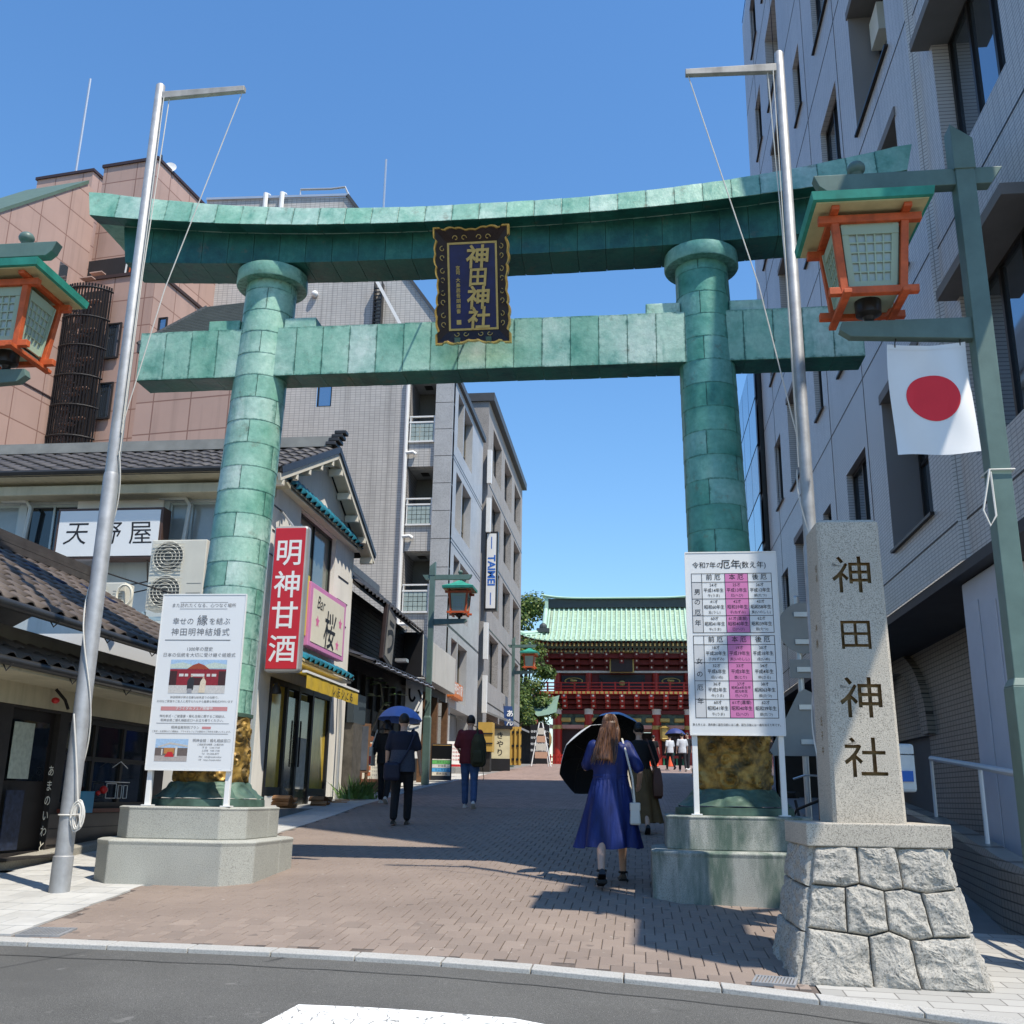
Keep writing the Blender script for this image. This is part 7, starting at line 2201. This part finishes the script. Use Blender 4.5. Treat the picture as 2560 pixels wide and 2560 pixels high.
# ---------------------------------------------------------------- bicycle and delivery scooter behind the monument
def wheel(parent, c, r, ax, nm='wheel', tyre=.022):
    c = V(c)
    ring = [c + V((math.cos(6.2832 * k / 28) * r * ax[0], math.cos(6.2832 * k / 28) * r * ax[1], math.sin(6.2832 * k / 28) * r)) for k in range(29)]
    w = MB().tube(ring, tyre, 8, False).build(nm, rubber, parent, smooth=True)
    rim = [c + (p - c) * .93 for p in ring]
    MB().tube(rim, tyre * .5, 6, False).build('rim', alu, w, smooth=True)
    sp = MB()
    for k in range(14):
        sp.tube([c, rim[k * 2]], .002, 3)
    sp.tube([c + V((-ax[1], ax[0], 0)) * .04, c - V((-ax[1], ax[0], 0)) * .04], .02, 6)
    sp.build('spokes', alu, w)
    return w
bk = thing('bicycle', 'black bicycle with a wire front basket parked behind the notice board', 'bicycle', (1.85, 12.0, gz(12, 1.85)), -62, world=False)
wheel(bk, (-.52, 0, .33), .33, (1, 0)); wheel(bk, (.52, 0, .33), .33, (1, 0))
f = MB()
for a, b, r_ in (((-.08, 0, .3), (-.22, 0, .78), .016), ((-.08, 0, .3), (.36, 0, .72), .018), ((-.2, 0, .68), (.36, 0, .82), .016), ((-.52, 0, .33), (-.08, 0, .3), .012), ((-.52, 0, .33), (-.2, 0, .68), .012), ((.52, 0, .33), (.35, 0, .86), .016), ((.35, 0, .86), (.32, 0, 1.02), .014)):
    f.tube([a, b], r_, 8)
f.build('frame', black, bk, smooth=True)
MB().tube([(.14, -.27, 1.0), (.28, -.22, 1.04), (.33, 0, 1.03), (.28, .22, 1.04), (.14, .27, 1.0)], .012, 6).build('handlebar', alu, bk, smooth=True)
MB().loft([[V((x - .3, y * k, z)) for x, y in ((-.16, -.03), (-.1, .07), (.0, .09), (.13, .03), (.13, -.03), (.0, -.09), (-.1, -.07))] for k, z in ((.6, .80), (1, .83), (1, .86), (.7, .875))]).build('saddle', rubber, bk, smooth=True)
ba = MB()
for z, k in ((.72, .8), (.82, .9), (.92, .97), (1.0, 1.02)):
    ba.tube([V((.58 + .15 * k * a, .19 * k * b, z)) for a, b in ((-1, -1), (1, -1), (1, 1), (-1, 1), (-1, -1))], .004, 4)
for i in range(7):
    u = -1 + 2 * i / 6
    for (a, b) in ((u, -1), (u, 1), (-1, u), (1, u)):
        ba.tube([V((.58 + .12 * a, .152 * b, .72)), V((.58 + .153 * a, .194 * b, 1.0))], .003, 3)
ba.build('basket', black, bk)
for s in (-1, 1):
    MB().box(-.12 + s * .08, -.04 + s * .08, s * .12 - .04, s * .12 + .04, .28 + s * .12, .3 + s * .12).build('pedal', rubber, bk)
sc_ = thing('delivery_scooter', 'white delivery scooter with a square rear box and windscreen behind the monument', 'scooter', (2.35, 11.6, gz(11.6, 2.3)), 96, world=False)
wheel(sc_, (-.6, 0, .24), .22, (1, 0), 'wheel', .05); wheel(sc_, (.6, 0, .24), .22, (1, 0), 'wheel', .05)
MB().loft([[V((x, y * w, z)) for y, z in ((-1, z0), (1, z0), (1, z1), (-1, z1))] for x, w, z0, z1 in ((-.75, .1, .45, .7), (-.5, .15, .35, .75), (-.15, .14, .3, .62), (.1, .14, .26, .36), (.35, .14, .26, .4), (.42, .2, .3, .95), (.52, .16, .4, 1.0))]).build('body', white, sc_, bevel=.03)
MB().box(-.5, -.02, -.13, .13, .75, .86).build('seat', rubber, sc_, bevel=.03)
bx_ = MB().box(-.98, -.46, -.24, .24, .9, 1.36).build('box', mat('box_white', (.62, .66, .68), .4), sc_, bevel=.03)
MB().box(-1.0, -.981, -.2, .05, 1.0, 1.1).build('label', tb_, bx_)
MB().box(-1.0, -.981, -.04, .04, 1.2, 1.33).build('latch', black, bx_)
MB().box(-.98, -.46, -.245, .245, 1.25, 1.262).build('lid_seam', black, bx_)
MB().tube([(.4, -.3, 1.05), (.44, 0, 1.08), (.4, .3, 1.05)], .016, 6).build('handlebar', black, sc_)
MB().sheet(lambda u, v: V((.5 - .16 * v - .08 * abs(u * 2 - 1) ** 2, (u - .5) * .52, 1.0 + .55 * v)), 8, 6).build('windscreen', mat('screen_clear', (.22, .33, .38), .08, spec=.8, var=0), sc_, smooth=True, recalc=False)
MB().ball((-.8, 0, .72), .05, .09, .04).build('tail_light', redg, sc_, smooth=True)
wp = thing('plywood_sheet', 'brown plywood sheet leaning on the tiled wall behind the bicycle', 'board', (2.55, 13.6, gz(13.6, 2.5)))
MB().hexa([V((2.2, 13.5, gz(13.5, 2.2))), V((2.95, 13.7, gz(13.5, 2.2))), V((2.95, 13.73, gz(13.5, 2.2))), V((2.2, 13.53, gz(13.5, 2.2))), V((2.3, 13.8, 1.2)), V((3.05, 14.0, 1.2)), V((3.05, 14.03, 1.2)), V((2.3, 13.83, 1.2))]).build('sheet', mat('plywood', (.24, .105, .04), .6, var=.25, vs=3), wp)
# ---------------------------------------------------------------- people
skin = mat('skin', (.52, .33, .24), .5, var=.05)
hair_b = mat('black_hair', (.012, .010, .009), .45, var=.3, vs=20)
shoe_w = mat('white_sneaker', (.5, .5, .48), .6)
shoe_k = mat('black_shoe', (.012, .012, .013), .4)
def remesh(o, vox, sm=6):
    r_ = o.modifiers.new('skin_over', 'REMESH')
    r_.mode = 'VOXEL'
    r_.voxel_size = vox
    r_.use_smooth_shade = True
    s = o.modifiers.new('soften', 'SMOOTH')
    s.iterations = sm
    s.factor = .5
    return o
def cap(mb, pts, rs):
    """tapered limb with round ends"""
    mb.tube(pts, rs, 10)
    for p, r_ in zip(pts, rs):
        mb.ball(p, r_ * .99, n=10, m=6)
def ell(c, rx, ry, n=20):
    c = V(c)
    return [c + V((rx * math.cos(6.2832 * k / n), ry * math.sin(6.2832 * k / n), 0)) for k in range(n)]
def hand(mb, wrist, d, side, s=1.0):
    """palm, four curled fingers and a thumb"""
    d = V(d).normalized()
    a = V((side, 0, 0)) - d * d.x * side
    a.normalize()
    b = d.cross(a)
    w = V(wrist)
    cap(mb, [w, w + d * .05 * s, w + d * .085 * s], [.022 * s, .03 * s, .028 * s])
    for k, L in enumerate((.062, .07, .066, .052)):
        o = w + d * .085 * s + b * (k - 1.5) * .017 * s
        cap(mb, [o, o + d * L * .55 * s - a * .006 * s, o + d * L * .8 * s - a * .03 * s], [.0095 * s, .009 * s, .008 * s])
    o = w + d * .035 * s - b * .026 * s
    cap(mb, [o, o + (d * .6 - b * .6).normalized() * .035 * s, o + (d - b * .5 - a * .3).normalized() * .06 * s], [.011 * s, .010 * s, .009 * s])
def head(mb, c, s=1.0):
    c = V(c)
    mb.ball(c, .074 * s, .092 * s, .112 * s, 18, 12)
    mb.ball(c + V((0, .03, -.05)) * s, .058 * s, .062 * s, .065 * s, 14, 8)
    mb.ball(c + V((0, .095, -.02)) * s, .013 * s, .02 * s, .022 * s, 8, 6)
    for e in (-1, 1):
        mb.ball(c + V((e * .077, -.005, -.015)) * s, .012 * s, .02 * s, .032 * s, 8, 6)
        mb.ball(c + V((e * .03, .085, .005)) * s, .012 * s, .008 * s, .008 * s, 8, 6)
def person(label, x, y, rz, H, pose, top, bottom, shoe, hair, long_hair=0, sleeves=.45, skirt=None, tail=0, wide=1.0, det=True, bust=1.0):
    """walking figure seen from behind; +y is ahead of it"""
    s = H / 1.70
    t = thing('person', label, 'person', (x, y, gz(y, x)), rz, world=False)
    J = dict(hl=(-.085, 0, .90), hr=(.085, 0, .90), kl=(-.09, .10, .50), kr=(.09, -.06, .49), al=(-.09, .16, .09), ar=(.09, -.26, .13),
             sl=(-.175, 0, 1.385), sr=(.175, 0, 1.385), el=(-.235, -.04, 1.12), er=(.235, .02, 1.12), wl=(-.25, .04, .89), wr=(.25, .1, .90))
    J.update(pose)
    J = {k: V(v) * s for k, v in J.items()}
    vox = .016 if det else .024
    b = MB()
    b.loft([ell((0, -.01 * s, z * s), rx * s * wide, ry * s * wide) for z, rx, ry in ((.82, .12, .09), (.90, .16, .11), (1.05, .135, .09), (1.25, .16, .105), (1.37, .165, .085), (1.42, .09, .06))])
    cap(b, [V((0, -.01, 1.40)) * s, V((0, .005, 1.50)) * s], [.055 * s, .05 * s])
    head(b, V((0, .02, 1.585)) * s, s)
    for q in 'lr':
        cap(b, [J['s' + q], J['e' + q], J['w' + q]], [.046 * s * wide, .037 * s, .026 * s])
        cap(b, [J['h' + q], J['k' + q], J['a' + q]], [.085 * s * wide, .055 * s, .036 * s])
        foot = J['a' + q]
        cap(b, [foot + V((0, -.02, -.05)) * s, foot + V((0, .11, -.065)) * s], [.03 * s, .025 * s])
        d = (J['w' + q] - J['e' + q]).normalized()
        hand(b, J['w' + q], d, -1 if q == 'l' else 1, s)
    remesh(b.build('body', skin, t, smooth=True), .011 if det else .02, 3)
    # top with sleeves
    if top:
        m = MB()
        hem = .80 if not skirt else .98
        m.loft([ell((0, -.012 * s, z * s), rx * s * wide, ry * s * wide) for z, rx, ry in ((hem, .185, .135), (.95, .18, .13), (1.08, .165, .118), (1.25, .182, .125), (1.37, .185, .102), (1.425, .085, .07))])
        for q in 'lr':
            e = J['s' + q].lerp(J['e' + q], min(1, sleeves * 2))
            pts, rs = [J['s' + q] + V((0, 0, -.012)), e], [.062 * s * wide, .06 * s * wide]
            if sleeves > .5:
                w_ = J['e' + q].lerp(J['w' + q], (sleeves - .5) * 2)
                pts.append(w_)
                rs.append(.042 * s)
            cap(m, pts, rs)
        remesh(m.build('top', top, t, smooth=True), vox, 4)
    if bottom:
        m = MB()
        m.loft([ell((0, -.005 * s, z * s), rx * s * wide, ry * s * wide) for z, rx, ry in ((.78, .15, .115), (.88, .17, .12), (1.0, .15, .105))])
        for q in 'lr':
            cap(m, [J['h' + q], J['k' + q], J['a' + q].lerp(J['k' + q], .06)], [.098 * s * wide, .073 * s, .062 * s])
        remesh(m.build('trousers', bottom, t, smooth=True), vox, 4)
    if skirt:
        sk_m, z_hi, z_lo, r_hi, r_lo, cxo = skirt
        m = MB()
        rings = []
        NS = 96
        for j in range(15):
            k = j / 14
            ring = []
            for i in range(NS):
                a = 6.2832 * i / NS
                rr = r_hi + (r_lo - r_hi) * k ** .8
                fold = 1 + (.015 + .11 * k) * math.sin(a * 8 + 1.3 * math.sin(a * 2 + k)) * (.3 + .7 * k) + .03 * k * math.sin(a * 4 + 2)
                pl = 1 + .05 * math.sin(a * 28) * max(0, 1 - k * 2.2)
                ring.append(V((rr * fold * pl * math.cos(a) + cxo[0] * k, rr * .78 * fold * pl * math.sin(a) + cxo[1] * k, z_hi + (z_lo - z_hi) * k + .012 * k * math.sin(a * 5))))
            rings.append([p * s for p in ring])
        m.loft(rings, False).build('skirt', sk_m, t, smooth=True, recalc=False)
    for q in 'lr':
        a = J['a' + q]
        sh = MB()
        up_ = V((0, .0, 0))
        fd = V((0, 1, -.0)) if a.z < .11 * s else V((0, .85, -.5))
        fd.normalize()
        n = V((1, 0, 0)).cross(fd)
        sole = []
        for (l, w, h) in ((-.07, .034, .06), (-.02, .038, .085), (.06, .042, .06), (.14, .042, .04), (.185, .028, .03)):
            c = a + fd * l * s - n * (.085 * s) + n * .0
            sole.append([c + V((w * s * math.cos(R(an)), 0, 0)) + n * (h * s * max(0, math.sin(R(an)))) for an in range(0, 360, 30)])
        sh.loft(sole)
        sh.build('shoe', shoe, t, smooth=True)
    # hair
    hm = MB()
    c = V((0, .012, 1.605)) * s
    hm.ball(c, .086 * s, .098 * s, .108 * s, 20, 12, -25, 90)
    hm.ball(c + V((0, -.025, -.045 if long_hair else -.012)) * s, .08 * s, .07 * s, (.085 if long_hair else .072) * s, 16, 10)
    if long_hair:
        rr = []
        for j in range(12):
            k = j / 11
            ring = []
            for i in range(24):
                a = 6.2832 * i / 24
                wv = 1 + .07 * math.sin(a * 7 + k * 5) * k
                ring.append(V((tail * k + (.082 + .045 * k) * wv * math.cos(a), -.035 - .075 * k + (.065 + .01 * k) * wv * math.sin(a), 1.62 - long_hair * k - .02 * k * math.sin(a * 5))) * s)
            rr.append(ring)
        hm.loft(rr)
        strands = MB()
        q_ = random.Random(9)
        for i in range(170):
            a = q_.uniform(math.pi * .9, math.pi * 2.1)
            r0 = q_.uniform(.9, 1.06)
            L_ = q_.uniform(.8, 1.06)
            sw = q_.uniform(-.018, .018)
            pts = [(V((0, .012, 1.605)) + V((.08 * r0 * math.cos(a) * math.cos(R(60 - 60 * k / 3)), .1 * r0 * math.sin(a) * math.cos(R(60 - 60 * k / 3)), .105 * r0 * math.sin(R(60 - 60 * k / 3))))) for k in range(4)]
            for k in range(1, 8):
                f = k / 7 * L_
                pts.append(V((tail * f + sw * math.sin(f * 5 + i) + (.084 + .05 * f) * r0 * math.cos(a), -.03 - .075 * f + (.07 + .012 * f) * r0 * math.sin(a), 1.60 - long_hair * f * 1.02)))
            strands.tube([p * s for p in pts], [.0045 * s] * (len(pts) - 1) + [.001], 4)
        strands.build('hair_strands', hair, t, smooth=True, recalc=False)
    remesh(hm.build('hair', hair, t, smooth=True), .012 if det else .02, 2)
    return t, s, J
def umbrella(label, c, axis, r_, outer, inner_m, shaft=.6, handle=None, grp='parasols held by walkers'):
    c, ax_ = V(c), V(axis).normalized()
    t = thing('parasol', label, 'parasol', c, group=grp)
    u = ax_.cross(V((0, 1, .3))).normalized()
    v = ax_.cross(u)
    def pt(a, k, off=0):
        sag = 1 - .055 * k * k * abs(math.sin(a * 4)) ** 1.0
        th = k * R(62)
        R_ = r_ / math.sin(R(62))
        return c + (u * math.cos(a) + v * math.sin(a)) * (R_ * math.sin(th) * sag) + ax_ * (R_ * (math.cos(th) - math.cos(R(62))) + off)
    for nm, m_, off in (('canopy', outer, 0), ('lining', inner_m, -.006)):
        MB().loft([[pt(6.2832 * i / 48, k / 8, off) for i in range(48)] for k in range(1, 9)] , False).build(nm, m_, t, smooth=True, recalc=False)
        MB().add([pt(0, 0, off)] + [pt(6.2832 * i / 48, 1 / 8, off) for i in range(48)], [(0, 1 + i, 1 + (i + 1) % 48) for i in range(48)]).build(nm + '_crown', m_, t, smooth=True, recalc=False)
    top = pt(0, 0)
    MB().tube([top + ax_ * .04, top - ax_ * shaft], .006, 6).build('shaft', darkmetal, t)
    rb = MB()
    for i in range(8):
        a = 6.2832 * i / 8
        rb.tube([pt(a, k / 8, -.01) for k in range(9)], .003, 4)
        rb.tube([pt(a, .5, -.012), top - ax_ * .24], .0025, 4)
    rb.build('ribs', darkmetal, t)
    MB().tube([top - ax_ * shaft, top - ax_ * (shaft + .08)], .014, 8).build('handle', rubber, t)
    return t
# woman in the blue dress
blue_d, t_, b_ = base('royal_blue_dress', (.012, .022, .19), .55, 0, .3)
n_ = tnoise(t_, coords(t_, scale=(14, 14, 1.5)), 1.0, 4, .6)
t_.links.new(ramp(t_, n_, [(.35, (.004, .010, .07)), (.7, (.010, .025, .15))]), b_.inputs['Base Color'])
add_bump(t_, b_, n_, .4, .03)
brown_h, t_, b_ = base('brown_hair', (.10, .045, .02), .4, 0, .4)
n_ = tnoise(t_, coords(t_, scale=(60, 60, 3)), 1.0, 4, .6)
t_.links.new(ramp(t_, n_, [(.35, (.035, .016, .009)), (.7, (.16, .07, .03))]), b_.inputs['Base Color'])
add_bump(t_, b_, n_, .5, .01)
pw, s, J = person('woman with long brown hair in a royal blue dress walking under a black parasol', -.27, 10.62, 6, 1.63,
                  dict(al=(-.13, -.42, .17), kl=(-.11, -.1, .5), ar=(.15, .36, .11), kr=(.13, .2, .51), el=(-.25, .06, 1.15), wl=(-.2, .27, 1.22), er=(.30, -.07, 1.12), wr=(.31, .13, 1.0)),
                  blue_d, None, shoe_k, brown_h, long_hair=.40, sleeves=.44, tail=-.07, wide=1.08,
                  skirt=(blue_d, 1.07, .36, .165, .32, (-.03, -.02)))
MB().loft([ell((0, -.012 * s, z * s), .178 * s * k, .128 * s * k, 40) for z, k in ((1.02, 1.0), (1.035, 1.04), (1.05, 1.0), (1.065, 1.04), (1.08, 1.0))], False).build('waist_shirring', blue_d, pw, smooth=True)
MB().lathe([(.07, 1.44 * s), (.075, 1.47 * s), (.062, 1.485 * s)], 20, (0, 0, 0)).build('white_collar', white, pw, smooth=True)
# chunky black sandals: thick soles under the shoes
for q in 'lr':
    a = J['a' + q]
    MB().box(a.x - .048, a.x + .048, a.y - .09, a.y + .19, max(0, a.z - .125), max(.035, a.z - .085)).build('sole', rubber, pw, bevel=.012)
    MB().tube([V((a.x + .038 * math.cos(R(k * 30)), a.y + .042 * math.sin(R(k * 30)), a.z - .01)) for k in range(13)], .011, 6).build('ankle_strap', rubber, pw, smooth=True)
bg_ = thing('handbag', 'small white handbag hanging at the blue-dressed woman\'s right hip', 'handbag', (0, 0, 0))
OFF.pop(bg_.name)
bg_.matrix_world = pw.matrix_basis
bag_w = mat('cream_leather', (.55, .52, .46), .45, var=.05)
bo = V((.235, -.08, .70)) * s
MB().loft([[bo + V((x * k, y * k, z)) for x, y in ((-.045, -.085), (.045, -.085), (.045, .085), (-.045, .085))] for k, z in ((1.15, -.11), (1.2, -.09), (1.0, .05), (.85, .09))]).build('bag_body', bag_w, bg_, bevel=.015)
MB().box(bo.x - .05, bo.x + .052, bo.y - .088, bo.y + .088, bo.z + .02, bo.z + .1).build('flap', bag_w, bg_, bevel=.01)
MB().tube([bo + V((0, -.06, .08)), V((.215, -.13, 1.05)) * s, V((.155, -.12, 1.3)) * s, V((.125, -.01, 1.445)) * s, V((.15, .12, 1.3)) * s, V((.21, .12, 1.0)) * s, bo + V((0, .06, .08))], .011, 6).build('strap', bag_w, bg_, smooth=True)
black_fab = mat('black_parasol_lining', (.006, .006, .007), .8, var=.2)
pale_fab = mat('white_parasol_cloth', (.62, .62, .6), .7, var=.03)
umbrella('black-lined pale parasol tilted over the blue-dressed woman\'s left shoulder', (-.42, 11.02, .40), (-.45, .72, .53), .43, pale_fab, black_fab, .62)
# woman in black top and brown wide trousers
brown_s = mat('brown_skirt_cloth', (.115, .07, .028), .75, var=.2, vs=6)
blk_t = mat('black_cloth', (.008, .008, .01), .85, var=.3)
pw2, s2, J2 = person('woman in a black top and wide brown trousers walking ahead of the blue-dressed woman', .03, 15.9, 4, 1.60,
                     dict(er=(.26, 0, 1.12), wr=(.24, .16, .98), el=(-.24, .06, 1.14), wl=(-.16, .25, 1.25)), blk_t, None, shoe_k, hair_b, 0, .75,
                     skirt=(brown_s, 1.0, .16, .17, .30, (.03, 0)))
MB().ball(V((.0, -.07, 1.6)) * s2, .045 * s2).build('hair_bun', hair_b, pw2, smooth=True)
bb = thing('shoulder_bag', 'brown leather shoulder bag carried by the woman in the black top', 'bag', (0, 0, 0))
OFF.pop(bb.name)
bb.matrix_world = pw2.matrix_basis
leath = mat('brown_leather', (.09, .032, .018), .5, var=.15)
bo = V((.27, -.06, .78)) * s2
MB().loft([[bo + V((x * k, y * k, z)) for x, y in ((-.06, -.15), (.06, -.15), (.07, 0), (.06, .15), (-.06, .15), (-.07, 0))] for k, z in ((.75, -.24), (1.1, -.2), (1.15, -.05), (.9, .12), (.6, .2))]).build('bag_body', leath, bb, smooth=True)
MB().tube([bo + V((0, -.1, .16)), V((.16, -.12, 1.3)) * s2, V((.12, 0, 1.44)) * s2, V((.17, .1, 1.3)) * s2, bo + V((0, .1, .16))], .014, 6).build('strap', leath, bb, smooth=True)
sky_fab = mat('pale_blue_parasol_cloth', (.25, .42, .66), .6, var=.04)
umbrella('pale blue black-lined parasol above the woman in the black top', (-.32, 16.2, 1.0), (.1, .62, .8), .42, sky_fab, black_fab, .62)
# man with the shoulder bag
polo = mat('navy_polo', (.012, .014, .03), .85, var=.15)
polo2 = mat('slate_polo', (.045, .055, .085), .85, var=.2, vs=40)
trs = mat('black_trousers', (.01, .011, .015), .85, var=.2)
pm, s, J = person('man in a navy and slate polo shirt with a bag on his left hip', -3.68, 16.3, 5, 1.70, dict(ar=(.09, .12, .09), kr=(.1, .1, .5), al=(-.09, -.12, .1), kl=(-.09, .0, .48), wr=(.28, .06, .87), er=(.255, -.03, 1.13)), polo, trs, shoe_k, hair_b, 0, .42, wide=1.1)
MB().loft([ell((0, -.012 * s, z * s), rx * s * 1.13, ry * s * 1.16, 28) for z, rx, ry in ((.80, .186, .137), (.95, .181, .132), (1.08, .167, .121), (1.13, .17, .122))], False).build('slate_panel', polo2, pm, smooth=True)
sb_ = thing('shoulder_bag', 'dark navy shoulder bag slung at the polo-shirted man\'s left hip', 'bag', (0, 0, 0))
OFF.pop(sb_.name)
sb_.matrix_world = pm.matrix_basis
nav = mat('navy_nylon', (.01, .013, .035), .6, var=.2)
MB().box(-.26, -.0, -.27, -.16, .66, .94).build('bag_body', nav, sb_, bevel=.05)
MB().tube([V((-.02, -.2, .9)), V((.12, -.165, 1.15)), V((.19, -.12, 1.36)), V((.16, .0, 1.46)), V((.0, .15, 1.25)), V((-.2, .12, 1.0)), V((-.24, -.15, .9))], .018, 6).build('strap', nav, sb_, smooth=True)
# walker under the blue parasol
pb_, s, J = person('person in black with white sneakers walking under the light blue parasol', -5.0, 20.6, 3, 1.62, dict(er=(.22, .1, 1.15), wr=(.12, .26, 1.22)), blk_t, trs, shoe_w, hair_b, .12, .75)
tt = thing('tote_bag', 'cream tote bag with red print on the left shoulder of the person in black', 'tote bag', (0, 0, 0))
OFF.pop(tt.name)
tt.matrix_world = pb_.matrix_basis
MB().loft([[V((-.27 + x, -.05 + y * k, z)) for x, y in ((-.03, -.16), (.03, -.16), (.03, .16), (-.03, .16))] for k, z in ((1, .72), (1, 1.0), (.9, 1.08))]).build('bag_body', mat('cream_canvas', (.55, .52, .45), .8), tt, bevel=.01)
MB().box(-.29, -.25, -.222, -.214, .74, .9).build('print', redg, tt)
MB().tube([V((-.27, -.12, 1.06)), V((-.2, -.06, 1.36)), V((-.19, 0, 1.42)), V((-.2, .06, 1.36)), V((-.27, .1, 1.06))], .012, 6).build('strap', MATS['cream_canvas'], tt, smooth=True)
blu_fab = mat('cornflower_parasol_cloth', (.14, .26, .66), .6, var=.04)
umbrella('light blue parasol above the person in black by the left shops', (-4.8, 20.85, 1.5), (.03, .1, 1), .46, blu_fab, blu_fab, .62)
# man with the backpack
maroon = mat('maroon_shirt', (.105, .009, .016), .8, var=.15, vs=6)
jean = mat('blue_jeans', (.04, .085, .20), .8, var=.3, vs=9)
pj, s, J = person('man in a maroon T-shirt and blue jeans with a backpack on one shoulder', -3.13, 19.6, 4, 1.70, dict(ar=(.1, -.2, .12), wl=(-.2, .16, 1.0), el=(-.25, -.02, 1.12)), maroon, jean, shoe_w, hair_b, 0, .46, wide=1.12)
bp = thing('backpack', 'olive green backpack on the right shoulder of the man in maroon', 'backpack', (0, 0, 0))
OFF.pop(bp.name)
bp.matrix_world = pj.matrix_basis
oliv = mat('olive_canvas', (.035, .035, .015), .8, var=.35, vs=9)
MB().loft([[V((.17 + x * k, -.2 + y * k, z)) for x, y in ((-.12, -.08), (.0, -.12), (.12, -.08), (.14, .06), (-.14, .06))] for k, z in ((.7, .74), (1.05, .8), (1.1, 1.0), (1.0, 1.2), (.6, 1.34))]).build('pack_body', oliv, bp, bevel=.02)
MB().loft([[V((.17 + x * k, -.31 + y * k, z)) for x, y in ((-.09, -.05), (.09, -.05), (.1, .05), (-.1, .05))] for k, z in ((.8, .8), (1, .84), (1, .98), (.7, 1.04))]).build('front_pocket', oliv, bp, bevel=.02)
MB().tube([V((.14, -.15, 1.3)), V((.13, -.02, 1.44)), V((.15, .13, 1.3)), V((.2, .13, 1.0)), V((.24, -.08, .85))], .022, 6).build('strap', oliv, bp, smooth=True)
MB().tube([V((.25, -.25, .76)), V((.29, -.27, .55)), V((.27, -.26, .5))], .006, 4).build('loose_cord', oliv, bp)
# small group near the gate
wsh = mat('white_tshirt', (.55, .57, .6), .8)
blu = mat('blue_shirt', (.03, .06, .28), .8)
grp_ = [('person in a white T-shirt with a black strap, largest of the group before the gate', 2.0, 47.5, wsh, trs), ('person in dark clothes at the left of the group before the gate', .75, 49, blk_t, trs),
        ('person in a white shirt half hidden in the group before the gate', 1.55, 50.5, wsh, trs), ('man in dark clothes standing under the navy parasol before the gate', 2.35, 50, mat('charcoal_shirt', (.03, .03, .035), .8), trs)]
for k, (lb, x, y, tp, bt) in enumerate(grp_):
    person(lb, x, y, (10, -20, 30, 150)[k], (1.68, 1.58, 1.62, 1.72)[k], {}, tp, bt, shoe_w if k in (0, 3) else shoe_k, hair_b, 0, .45, det=False)
person('man in a bright blue shirt partly behind the right notice board', 1.9, 30.5, 8, 1.72, {}, blu, mat('dark_denim', (.015, .02, .05), .8), shoe_k, hair_b, 0, .45, det=False)
umbrella('navy parasol over the group before the gate', (1.75, 48.6, gz(48.6, 1.7) + 1.6), (0, .1, 1), .48, mat('navy_parasol_cloth', (.03, .045, .17), .6), black_fab, .62)
